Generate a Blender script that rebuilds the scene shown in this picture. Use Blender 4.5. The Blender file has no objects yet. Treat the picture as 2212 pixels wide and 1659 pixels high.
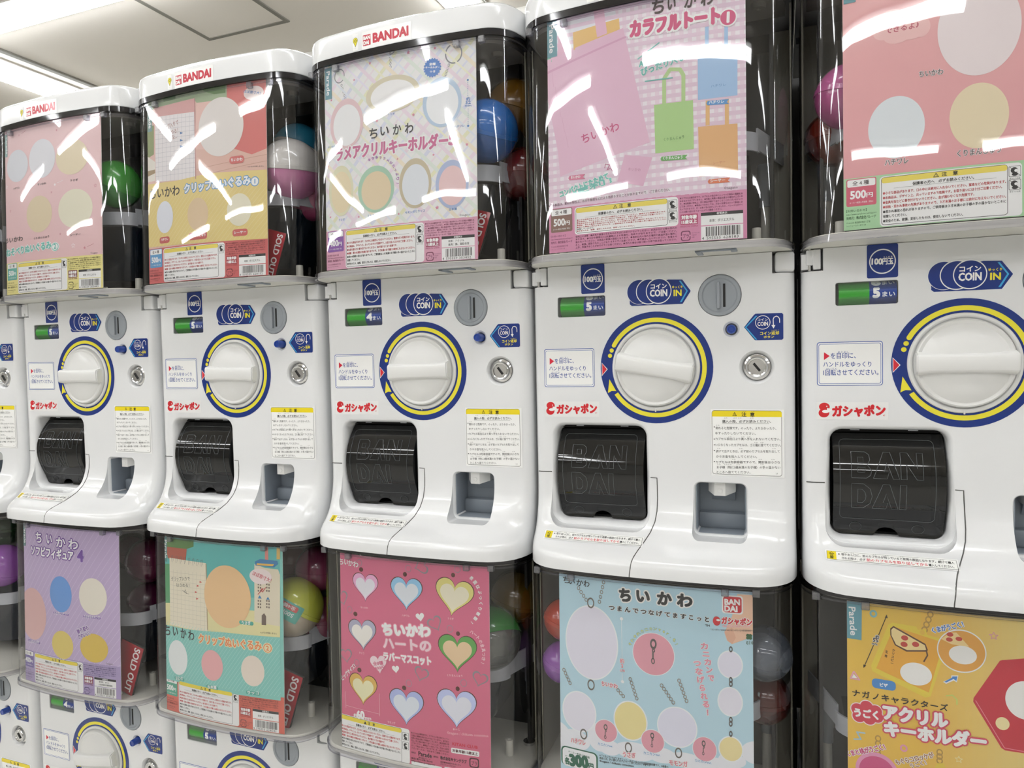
# -*- coding: utf-8 -*-
import bpy, bmesh, math, random
from mathutils import Vector, Matrix
from mathutils.geometry import tessellate_polygon
R=math.radians; PI=math.pi
SC=bpy.context.scene; COL=SC.collection

# ---------------------------------------------------------------- camera
cam=bpy.data.cameras.new('camera'); cam.sensor_width=36; cam.sensor_fit='HORIZONTAL'
cam.lens=1516.9/2212*36; cam.clip_start=.01
camo=bpy.data.objects.new('camera',cam); COL.objects.link(camo)
def cam_rot(yaw,pit,rol):
    cy,sy=math.cos(yaw),math.sin(yaw)
    f=Vector((-sy*math.cos(pit),cy*math.cos(pit),math.sin(pit))); r=Vector((cy,sy,0)); u=r.cross(f)
    c,s=math.cos(rol),math.sin(rol); r2=c*r+s*u; u2=-s*r+c*u
    return Matrix((r2,u2,-f)).transposed()
camo.matrix_world=Matrix.Translation((0.47823,-0.88596,0.01466))@cam_rot(R(21.0635),R(-2.0516),R(-1.1890)).to_4x4()
SC.camera=camo
# ---------------------------------------------------------------- world, exposure
w=bpy.data.worlds.new('world'); SC.world=w; w.use_nodes=True
w.node_tree.nodes['Background'].inputs[0].default_value=(.8,.82,.85,1); w.node_tree.nodes['Background'].inputs[1].default_value=.6
SC.view_settings.view_transform='Standard'; SC.view_settings.look='None'; SC.view_settings.gamma=1
SC.view_settings.exposure=1.02; SC.view_settings.use_curve_mapping=False
SC.cycles.max_bounces=8; SC.cycles.diffuse_bounces=4; SC.cycles.glossy_bounces=4; SC.cycles.transmission_bounces=4; SC.cycles.transparent_max_bounces=12; SC.cycles.caustics_reflective=False; SC.cycles.caustics_refractive=False
TUBE=9.0   # emission of the fluorescent diffusers
ZC=1.5; ZF=-1.3

# ---------------------------------------------------------------- helpers
def lin(c):
    if isinstance(c,str): c=[int(c[i:i+2],16)/255 for i in (1,3,5)]
    return tuple(x/12.92 if x<=.04045 else ((x+.055)/1.055)**2.4 for x in c)
def mat(name,col,rough=.4,metal=0,coat=0,trans=0,alpha=1,spec=.5,ior=1.5,bump=None,emit=None):
    m=bpy.data.materials.new(name); m.use_nodes=True; nt=m.node_tree; b=nt.nodes['Principled BSDF']
    b.inputs['Base Color'].default_value=(*lin(col),1); b.inputs['Roughness'].default_value=rough; b.inputs['Metallic'].default_value=metal
    b.inputs['Coat Weight'].default_value=coat; b.inputs['Coat Roughness'].default_value=.05
    b.inputs['Transmission Weight'].default_value=trans; b.inputs['Alpha'].default_value=alpha; b.inputs['IOR'].default_value=ior
    b.inputs['Specular IOR Level'].default_value=spec
    if emit: b.inputs['Emission Color'].default_value=(*emit[0],1); b.inputs['Emission Strength'].default_value=emit[1]
    if bump:
        n=nt.nodes.new('ShaderNodeTexNoise'); n.inputs['Scale'].default_value=bump[0]; n.inputs['Detail'].default_value=3
        bp=nt.nodes.new('ShaderNodeBump'); bp.inputs['Strength'].default_value=bump[1]; bp.inputs['Distance'].default_value=.001
        tc=nt.nodes.new('ShaderNodeTexCoord'); nt.links.new(tc.outputs['Object'],n.inputs['Vector'])
        nt.links.new(n.outputs['Fac'],bp.inputs['Height']); nt.links.new(bp.outputs['Normal'],b.inputs['Normal'])
    return m
def thin_clear(name,tint,gloss=(1,1,1),rough=.015,wave=.0,density=1.0,edge=.25,body=0,f0=.06):
    """thin clear plastic sheet: transmits through a tint that deepens with the path length, reflects by Fresnel"""
    m=bpy.data.materials.new(name); m.use_nodes=True; nt=m.node_tree; N=nt.nodes; L=nt.links; N.clear()
    out=N.new('ShaderNodeOutputMaterial'); mix=N.new('ShaderNodeMixShader'); tr=N.new('ShaderNodeBsdfTransparent'); gl=N.new('ShaderNodeBsdfGlossy')
    gl.inputs['Roughness'].default_value=rough; gl.inputs['Color'].default_value=(*gloss,1)
    lf=N.new('ShaderNodeLayerWeight'); lf.inputs['Blend'].default_value=.5
    pw=N.new('ShaderNodeMath'); pw.operation='POWER'; pw.inputs[1].default_value=5; L.new(lf.outputs['Facing'],pw.inputs[0])
    fr=N.new('ShaderNodeMath'); fr.operation='MULTIPLY_ADD'; fr.inputs[1].default_value=1-f0; fr.inputs[2].default_value=f0; L.new(pw.outputs[0],fr.inputs[0])
    lw=N.new('ShaderNodeLayerWeight'); lw.inputs['Blend'].default_value=edge
    rgb=N.new('ShaderNodeMix'); rgb.data_type='RGBA'
    rgb.inputs[6].default_value=(*lin(tint),1); d=[x**(2.2*density) *.35 for x in lin(tint)]
    rgb.inputs[7].default_value=(d[0],d[1],d[2],1)
    L.new(lw.outputs['Facing'],rgb.inputs[0]); L.new(rgb.outputs[2],tr.inputs['Color'])
    if wave:
        tc=N.new('ShaderNodeTexCoord'); mp=N.new('ShaderNodeMapping'); mp.inputs['Scale'].default_value=(1,1,.55)
        n=N.new('ShaderNodeTexNoise'); n.inputs['Scale'].default_value=8; n.inputs['Detail'].default_value=1.5
        bp=N.new('ShaderNodeBump'); bp.inputs['Strength'].default_value=1; bp.inputs['Distance'].default_value=wave
        L.new(tc.outputs['Object'],mp.inputs[0]); L.new(mp.outputs[0],n.inputs['Vector']); L.new(n.outputs['Fac'],bp.inputs['Height'])
        L.new(bp.outputs['Normal'],gl.inputs['Normal']); L.new(bp.outputs['Normal'],lf.inputs['Normal'])
    L.new(fr.outputs[0],mix.inputs[0]); L.new(tr.outputs[0],mix.inputs[1]); L.new(gl.outputs[0],mix.inputs[2])
    last=mix
    if body:
        df=N.new('ShaderNodeBsdfDiffuse'); df.inputs['Color'].default_value=(*lin(tint),1); m2=N.new('ShaderNodeMixShader'); m2.inputs[0].default_value=body
        L.new(mix.outputs[0],m2.inputs[1]); L.new(df.outputs[0],m2.inputs[2]); last=m2
    L.new(last.outputs[0],out.inputs['Surface'])
    return m
def mesh(name,verts,faces,smooth=None):
    me=bpy.data.meshes.new(name); me.from_pydata([tuple(v) for v in verts],[],[tuple(f) for f in faces]); me.update()
    if smooth: smooth_mesh(me,smooth)
    return me
def smooth_mesh(me,ang=35):
    bm=bmesh.new(); bm.from_mesh(me); a=R(ang)
    for f in bm.faces: f.smooth=True
    for e in bm.edges:
        if len(e.link_faces)==2: e.smooth=e.calc_face_angle(0)<a
        else: e.smooth=False
    bm.to_mesh(me); bm.free()
def obj(name,me,m=None,parent=None,loc=None,**kw):
    o=bpy.data.objects.new(name,me); COL.objects.link(o)
    if m is not None and me is not None and not me.materials: me.materials.append(m)
    if parent: o.parent=parent
    if loc: o.location=loc
    for k,v in kw.items(): o[k]=v
    return o
def bm_mesh(name,bm,smooth=35):
    me=bpy.data.meshes.new(name); bmesh.ops.recalc_face_normals(bm,faces=bm.faces); bm.to_mesh(me); bm.free()
    if smooth: smooth_mesh(me,smooth)
    return me
def box(name,x0,x1,y0,y1,z0,z1,bev=0,seg=2):
    bm=bmesh.new(); bmesh.ops.create_cube(bm,size=1)
    for v in bm.verts: v.co=Vector(((x0+x1)/2+v.co.x*(x1-x0),(y0+y1)/2+v.co.y*(y1-y0),(z0+z1)/2+v.co.z*(z1-z0)))
    if bev: bmesh.ops.bevel(bm,geom=list(bm.edges),offset=bev,segments=seg,profile=.5,affect='EDGES')
    return bm_mesh(name,bm,40)
def join(name,*ms,smooth=35):
    bm=bmesh.new()
    for m_ in ms: bm.from_mesh(m_)
    me=bpy.data.meshes.new(name); bm.to_mesh(me); bm.free()
    if smooth: smooth_mesh(me,smooth)
    for m_ in ms: bpy.data.meshes.remove(m_)
    return me
def loft(secs,closed=True,cap0=True,cap1=True):
    n=len(secs[0]); V=[p for s in secs for p in s]; F=[]
    for i in range(len(secs)-1):
        for j in range(n if closed else n-1):
            k=(j+1)%n; F.append((i*n+j,i*n+k,(i+1)*n+k,(i+1)*n+j))
    if cap0: F.append(tuple(range(n))[::-1])
    if cap1: F.append(tuple(range((len(secs)-1)*n,len(secs)*n)))
    return V,F
def lathe(prof,axis='y',seg=48,c=(0,0,0),cap=True):
    """prof: list of (r, h); axis y: h runs along -y (towards the viewer)"""
    secs=[]
    for r,h in prof:
        s=[]
        for i in range(seg):
            a=2*PI*i/seg
            if axis=='y': s.append((c[0]+r*math.cos(a),c[1]-h,c[2]+r*math.sin(a)))
            else: s.append((c[0]+r*math.cos(a),c[1]+r*math.sin(a),c[2]+h))
        secs.append(s)
    return loft(secs,True,cap,cap)
def vf(name,v_f,smooth=35):
    bm=bmesh.new(); vs=[bm.verts.new(p) for p in v_f[0]]
    for f in v_f[1]:
        try: bm.faces.new([vs[i] for i in f])
        except Exception: pass
    bmesh.ops.remove_doubles(bm,verts=bm.verts,dist=1e-6)
    return bm_mesh(name,bm,smooth)
def rrect(x0,z0,x1,z1,r,n=6):
    r=min(r,(x1-x0)/2-1e-5,(z1-z0)/2-1e-5)
    if r<=1e-6: return [(x0,z0),(x1,z0),(x1,z1),(x0,z1)]
    P=[]
    for cx,cz,a0 in ((x1-r,z0+r,-90),(x1-r,z1-r,0),(x0+r,z1-r,90),(x0+r,z0+r,180)):
        for i in range(n+1):
            a=R(a0+90*i/n); P.append((cx+r*math.cos(a),cz+r*math.sin(a)))
    return P
def tube(pts,r,n=8):
    secs=[]
    for i,p in enumerate(pts):
        p=Vector(p); t=(Vector(pts[min(i+1,len(pts)-1)])-Vector(pts[max(i-1,0)])).normalized()
        a=t.orthogonal().normalized() if i==0 else (A-t*A.dot(t)).normalized(); A=a; b=t.cross(a)
        secs.append([p+r*(math.cos(2*PI*k/n)*a+math.sin(2*PI*k/n)*b) for k in range(n)])
    return loft(secs)
def boolean(me,cutters,name):
    o=bpy.data.objects.new('tmp',me); COL.objects.link(o); tmp=[o]
    for c in cutters:
        co=bpy.data.objects.new('cut',c); COL.objects.link(co); tmp.append(co)
        md=o.modifiers.new('b','BOOLEAN'); md.object=co; md.operation='DIFFERENCE'; md.solver='EXACT'
    bpy.context.view_layer.update()
    r=bpy.data.meshes.new_from_object(o.evaluated_get(bpy.context.evaluated_depsgraph_get())); r.name=name
    for t in tmp: bpy.data.objects.remove(t)
    smooth_mesh(r,28); return r

# ---------------------------------------------------------------- printed graphics
_tc={}
_cu=bpy.data.curves.new('lettering','FONT'); _to=bpy.data.objects.new('lettering',_cu); COL.objects.link(_to)
def glyphs(s,res):
    k=(s,res)
    if k not in _tc:
        _cu.body=s; _cu.resolution_u=res; bpy.context.view_layer.update()
        e=_to.evaluated_get(bpy.context.evaluated_depsgraph_get()); me=e.to_mesh()
        V=[(v.co.x,v.co.y) for v in me.vertices]; F=[tuple(p.vertices) for p in me.polygons]; e.to_mesh_clear()
        _tc[k]=(V,F)
    return _tc[k]
def cjk(s): return any(ord(c)>0x2e80 for c in s)
class Prints:
    def __init__(s): s.P={}
    def add(s,part,pts,col,lay): s.P.setdefault(part,[]).append((pts,lay+(s.k%50)*.014,col))
    k=0
    def poly(s,part,pts,col,lay):
        t=tessellate_polygon([[Vector((p[0],p[1],0)) for p in pts]])
        for f in t: s.add(part,[pts[i] for i in f],col,lay)
    def text(s,part,t,x0,z0,x1,z1,h,c,b,oc,ow,l):
        res=3 if h>9 else (2 if h>4.5 else 1)
        V,F=glyphs(t,res)
        if not V: return
        mx0=min(v[0] for v in V); mx1=max(v[0] for v in V); ck=cjk(t)
        em=h/(.90 if ck else .71); sh=.07 if ck else 0
        if x1 is None: x1=x0+em*(mx1-mx0)
        Ln=math.hypot(x1-x0,z1-z0); dx,dz=(x1-x0)/Ln,(z1-z0)/Ln; sx=Ln/max(mx1-mx0,1e-4)
        if len(t)==1 and sx>em*1.3:
            q=(Ln-em*(mx1-mx0))/2; x0+=q*dx; z0+=q*dz; sx=em
        def put(ox,oz,col,lay):
            s.k+=1
            Q=[]
            for vx,vy in V:
                a=(vx-mx0)*sx+ox; q=(vy+sh)*em+oz; Q.append((x0+a*dx-q*dz,z0+a*dz+q*dx))
            for f in F: s.add(part,[Q[i] for i in f],col,lay)
        if oc:
            k=12 if h>6 else 8; rr=(b+ow)*h
            for i in range(k): put(rr*math.cos(2*PI*i/k),rr*math.sin(2*PI*i/k),oc,l)
            l+=1
        if b and h>1.5:
            k=8 if b*h>.35 else 4
            for i in range(k): put(b*h*math.cos(2*PI*i/k+.4),b*h*math.sin(2*PI*i/k+.4),c,l)
        put(0,0,c,l)
    def ell(s,part,x,z,rx,rz,c,l,inner=0):
        n=max(10,min(72,int(14+3*max(abs(rx),abs(rz)))))
        O=[(x+rx*math.cos(2*PI*i/n),z+rz*math.sin(2*PI*i/n)) for i in range(n)]
        if inner:
            I=[(x+rx*inner*math.cos(2*PI*i/n),z+rz*inner*math.sin(2*PI*i/n)) for i in range(n)]
            for i in range(n): k=(i+1)%n; s.add(part,[O[i],O[k],I[k],I[i]],c,l)
        else:
            for i in range(n): s.add(part,[(x,z),O[i],O[(i+1)%n]],c,l)
    def stroke(s,part,pts,wd,c,l,closed=0):
        pts=list(pts)
        if closed: pts.append(pts[0])
        for i in range(len(pts)-1):
            (a,b),(e,d)=pts[i],pts[i+1]; L=math.hypot(e-a,d-b)
            if L<1e-6: continue
            nx,nz=-(d-b)/L*wd/2,(e-a)/L*wd/2; s.add(part,[(a-nx,b-nz),(e-nx,d-nz),(e+nx,d+nz),(a+nx,b+nz)],c,l)
            if wd>.45 and i: s.k+=1; s.ell(part,a,b,wd/2,wd/2,c,l)
            s.k+=1
    def run(s,ops):
        for o in ops:
            k,p=o[0],o[1]; s.k+=1
            if k=='T': s.text(p,*o[2:])
            elif k=='E': s.ell(p,*o[2:])
            elif k=='B':
                x0,z0,x1,z1,r,c,l=o[2:]
                if r<=0 and (x1-x0)<16: s.add(p,[(x0,z0),(x1,z0),(x1,z1),(x0,z1)],c,l)
                else: s.poly(p,rrect(x0,z0,x1,z1,r),c,l)
            elif k=='G': s.poly(p,o[2],o[3],o[4])
            elif k=='Q':
                A,B,c,l=o[2:]
                for i in range(len(A)-1): s.add(p,[A[i],A[i+1],B[i+1],B[i]],c,l)
            elif k=='K': s.stroke(p,*o[2:])
            elif k=='S':
                x,z,r,c,l,h=o[2:]
                P=[(x+(r/2 if i%2==0 else r/4.6)*math.cos(PI/2+PI*i/5),z+(r/2 if i%2==0 else r/4.6)*math.sin(PI/2+PI*i/5)) for i in range(10)]
                if h: s.stroke(p,P,.6,c,l,1)
                else: s.poly(p,P,c,l)
            elif k=='X':
                x,z,r,c,l,n=o[2:]
                s.poly(p,[(x+r*(1 if i%2==0 else .86)*math.cos(PI*i/n),z+r*(1 if i%2==0 else .86)*math.sin(PI*i/n)) for i in range(2*n)],c,l)
            elif k=='H':
                x,z,wd,c,l,rot=o[2:8]; P=[]
                for i in range(48):
                    t=2*PI*i/48; a=16*math.sin(t)**3/32*wd; b=(13*math.cos(t)-5*math.cos(2*t)-2*math.cos(3*t)-math.cos(4*t)+2)/32*wd
                    P.append((x+a*math.cos(R(rot))-b*math.sin(R(rot)),z+a*math.sin(R(rot))+b*math.cos(R(rot))))
                s.poly(p,P[::-1],c,l)
            elif k=='D':
                x0,z0,x1,z1,ang,sp,wd,cols,l,ph=o[2:]; a=R(ang); d=(math.cos(a),math.sin(a)); nn=(-d[1],d[0]); cx,cz=(x0+x1)/2,(z0+z1)/2
                for i in range(-40,41):
                    q=i*sp+ph; s.k+=1
                    if abs(q)>400: continue
                    P=[(cx+nn[0]*(q+e*wd/2)+d[0]*g*500,cz+nn[1]*(q+e*wd/2)+d[1]*g*500) for e,g in ((-1,-1),(-1,1),(1,1),(1,-1))]
                    for ax,lim,sg in ((0,x0,1),(0,x1,-1),(1,z0,1),(1,z1,-1)): P=clip(P,ax,lim,sg)
                    if len(P)>2: s.add(p,P,cols[i%len(cols)],l)
            elif k=='R':
                x0,z0,x1,z1,c0,c1,v,l=o[2:]; n=1 if c0==c1 else 24; a=lin(c0); b=lin(c1)
                for i in range(n):
                    t=(i+.5)/n; c=tuple(a[j]+(b[j]-a[j])*t for j in range(3)); za=z0+(z1-z0)*i/n; zb=z0+(z1-z0)*(i+1)/n
                    if v: s.add(p,[(x0,za),(x1,za),(x1,zb),(x0,zb)],('L',)+c,l)
                    else: xa=x0+(x1-x0)*i/n; xb=x0+(x1-x0)*(i+1)/n; s.add(p,[(xa,z0),(xb,z0),(xb,z1),(xa,z1)],('L',)+c,l)
            elif k=='BLK': block(s,*o[2:])
    # small mm-authored helpers used by block()
    def t(s,x0,z0,x1,h,t,c,b=0,l=3): s.text(s.p,t,x0,z0,x1,z0,h,c,b,None,0,l)
    def tn(s,x0,z0,h,t,c,b=0,l=3): s.text(s.p,t,x0,z0,None,z0,h,c,b,None,0,l)
    def b(s,x0,z0,x1,z1,r,c,l=1): s.run([['B',s.p,x0,z0,x1,z1,r,c,l]])
    def build(s,surf,parent,m,cell=0,names=None,gain=1,desat=0):
        """surf(u,v,layer)->xyz ; one mesh per printed part"""
        out=[]
        for part,L in s.P.items():
            V=[];F=[];C=[]
            for pts,lay,c in L:
                col=c[1:] if c[0]=='L' else lin(c)
                if desat: gy=.35*col[0]+.5*col[1]+.15*col[2]; col=tuple(q+(gy-q)*desat for q in col)
                if gain!=1: g_=min(gain,.90/max(max(col),.01)) if max(col)<.90 else 1; col=tuple(q*g_ for q in col)
                pieces=[pts]
                if cell:
                    u0=min(p[0] for p in pts); u1=max(p[0] for p in pts); i0=math.floor(u0/cell+1e-7); i1=math.ceil(u1/cell-1e-7)
                    if i1-i0>1:
                        pieces=[]
                        for i in range(i0,i1):
                            P=clip(clip(pts,0,i*cell,1),0,(i+1)*cell,-1)
                            if len(P)>2: pieces.append(P)
                for P in pieces:
                    n=len(V); V+=[surf(q[0],q[1],lay) for q in P]; F.append(tuple(range(n,n+len(P)))); C+=list((*col,1))*len(P)
            name=part if not names else names
            me=bpy.data.meshes.new(name); me.from_pydata(V,[],F)
            ca=me.color_attributes.new('ink','FLOAT_COLOR','CORNER'); ca.data.foreach_set('color',C)
            out.append(obj(name,me,m,parent))
        return out
def clip(P,ax,lim,sg):
    O=[]
    for i in range(len(P)):
        a,b=P[i],P[(i+1)%len(P)]; da=(a[ax]-lim)*sg; db=(b[ax]-lim)*sg
        if da>=0: O.append(a)
        if (da>0 and db<0) or (da<0 and db>0):
            t=da/(da-db); O.append((a[0]+(b[0]-a[0])*t,a[1]+(b[1]-a[1])*t))
    return O
def ink_mat(name,rough,coat=0,spec=.5):
    m=mat(name,'#ffffff',rough,coat=coat,spec=spec); nt=m.node_tree; a=nt.nodes.new('ShaderNodeAttribute'); a.attribute_name='ink'
    nt.links.new(a.outputs['Color'],nt.nodes['Principled BSDF'].inputs['Base Color']); return m

# ---------------------------------------------------------------- materials
M_white=mat('white_plastic','#e6e7e8',.2,coat=.35)
M_white2=mat('white_dial_plastic','#e3e3e1',.3,coat=.2)
M_tray=mat('tray_plastic','#dcdad0',.35)
M_case=thin_clear('clear_case_plastic','#fbfbfc',wave=.0016,edge=.12,density=1.2,f0=.055)
M_rim=thin_clear('smoked_rim_plastic','#6c6a78',edge=.3,rough=.06)
M_lip=thin_clear('clear_lip_plastic','#ececf2',edge=.2,rough=.05)
M_clip=thin_clear('clear_clip_plastic','#e4e4e8',edge=.25,rough=.1,body=.12)
M_dark=mat('black_hopper_plastic','#1b1918',.45)
M_well=mat('black_chute_plastic','#060606',.6,spec=.25)
M_drum=mat('dark_blue_drum_plastic','#101c2b',.22)
M_guide=mat('grey_guide_plastic','#b9bcc2',.4)
M_liner=mat('grey_cup_plastic','#8d959e',.45)
M_slot=mat('grey_coin_slot_plastic','#9aa0a6',.35)
M_black=mat('black_slot','#0a0a0a',.5)
M_seam=mat('panel_gap_plastic','#5a5a58',.7)
M_chrome=mat('chrome','#d8d8d8',.12,metal=1)
M_bluebtn=mat('blue_button_plastic','#16409c',.15,coat=.5)
M_olive=mat('frosted_liner_plastic','#a5a192',.5)
M_inner=mat('grey_inner_lid','#77746f',.5)
M_window=thin_clear('window_pane','#f2f4f4',edge=.2,rough=.02)
M_paper=ink_mat('printed_paper',.42)
M_sticker=ink_mat('printed_sticker',.3,coat=.25)
M_sheet=mat('paper_back','#e8e6e2',.6)
M_stickerbump=ink_mat('textured_sticker',.25,coat=.3)
M_flap=thin_clear('smoked_flap_plastic','#2c2e30',edge=.25,rough=.04,body=.10,density=.5)
M_emboss=mat('embossed_edge_plastic','#55595c',.25,coat=.4)

# ---------------------------------------------------------------- surfaces of one machine (dial centre = origin, metres)
def plan(a,yc,k,xc,yend,n=12,m=9):
    xs=[xc*i/n for i in range(n+1)]; H=[(x,yc+k*x*x) for x in xs]
    x0,y0=H[-1]; s=2*k*xc; d=a-x0
    P0,P1,P2,P3=(x0,y0),(x0+d*.62,y0+s*d*.62),(a,y0+(yend-y0)*.42),(a,yend)
    for i in range(1,m+1):
        t=i/m; u=1-t; H.append(tuple(u**3*P0[j]+3*u*u*t*P1[j]+3*u*t*t*P2[j]+t**3*P3[j] for j in (0,1)))
    return [(-x,y) for x,y in H[:0:-1]]+H          # left to right
PROF=[(.134,0),(-.148,0),(-.160,-.0008),(-.172,-.0032),(-.184,-.0080),(-.194,-.0145),(-.202,-.0215),(-.209,-.0300),(-.2155,-.0410),(-.2205,-.0520),(-.2240,-.0600),(-.2270,-.0650),(-.2310,-.0685),(-.2360,-.0700),(-.2465,-.0705)]
PF=plan(.1625,0,0,.146,.0165); PK=plan(.1632,-.0705,.42,.112,.004)
def prof(z):
    for (za,ya),(zb,yb) in zip(PROF,PROF[1:]):
        if za>=z>=zb: return ya+(yb-ya)*(za-z)/(za-zb)
    return PROF[-1][1] if z<-.2 else 0
def bsec(z):
    b=prof(z)/-.0705
    return [((1-b)*f[0]+b*k[0],(1-b)*f[1]+b*k[1]) for f,k in zip(PF,PK)]
_bs={}
def body_y(x,z):
    z=round(z,4)
    if z not in _bs: _bs[z]=bsec(z)
    S=_bs[z]
    for (xa,ya),(xb,yb) in zip(S,S[1:]):
        if xa<=x<=xb and xb>xa: return ya+(yb-ya)*(x-xa)/(xb-xa)
    return S[0][1]
def lean(z): return .03*(z-.145)
def poster_y(x,z): return -.0555+.5*x*x+lean(z)
BACK=.30

def build_body():
    zs=[.134,.12,.09,.05,0,-.05,-.09,-.12,-.148]; z=-.154
    while z>-.2465: zs.append(z); z-=.004
    zs.append(-.2465); secs=[]
    for z in zs:
        s=[(x,y,z) for x,y in bsec(z)]; s+= [(.1625,.1,z),(.1625,BACK,z),(-.1625,BACK,z),(-.1625,.1,z)]; secs.append(s)
    me=vf('body',loft(secs),0)
    cuts=[]
    def rcut(x0,z0,x1,z1,r,ys):
        secs=[]
        for y,e in ys: secs.append([(x,y,z) for x,z in rrect(x0-e,z0-e,x1+e,z1+e,r+e)])
        cuts.append(vf('c',loft(secs),0))
    rcut(-.1325,-.1985,-.0140,-.0745,.013,((-.12,.006),(-.0004,.006),(.0008,.0035),(.0035,.0014),(.009,0),(.085,-.0005)))
    rcut(.0470,-.2060,.1065,-.1430,.0065,((-.12,.0022),(-.0003,.0022),(.0012,.0008),(.004,0),(.045,0)))
    rcut(-.1262,.0677,-.0630,.0935,.0022,((-.01,.0006),(-.0002,.0006),(.0008,0),(.022,0)))
    cuts.append(vf('c',lathe([(.0205,.01),(.0205,.0003),(.0185,-.0015),(.0165,-.0045),(.016,-.0075)],c=(.1200,0,-.0013),seg=40),0))
    cuts.append(vf('c',lathe([(.0255,.01),(.0255,-.004)],c=(.0782,0,.0862),seg=56),0))
    cuts.append(vf('c',lathe([(.0100,.01),(.0100,.0003),(.0072,-.002),(.0066,-.010)],c=(.0915,0,.0448),seg=32),0))
    cuts.append(box('c',-.18,-.1392,-.02,.03,.1085,.15)); cuts.append(box('c',.1380,.18,-.02,.03,.1090,.15))
    # hairline gap of the lower front panel
    P=[(-.165,-.1368),(-.1385,-.1365)]
    cuts.append(vf('c',tube([(x,body_y(max(x,-.15),z) ,z) for x,z in P],.0008,6),0))
    P=[(-.008,-.1388),(.0,-.1392),(.0004,-.150),(.0008,-.165),(.0006,-.180),(-.001,-.192),(-.005,-.203),(-.0105,-.212),(-.0155,-.219),(-.0188,-.2245),(-.0203,-.229),(-.0212,-.235),(-.0222,-.243),(-.0226,-.25)]
    cuts.append(vf('c',tube([(x,body_y(x,max(z,-.2465))+.0001,z) for x,z in P],.0007,6),0))
    return boolean(me,cuts,'body')

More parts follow.
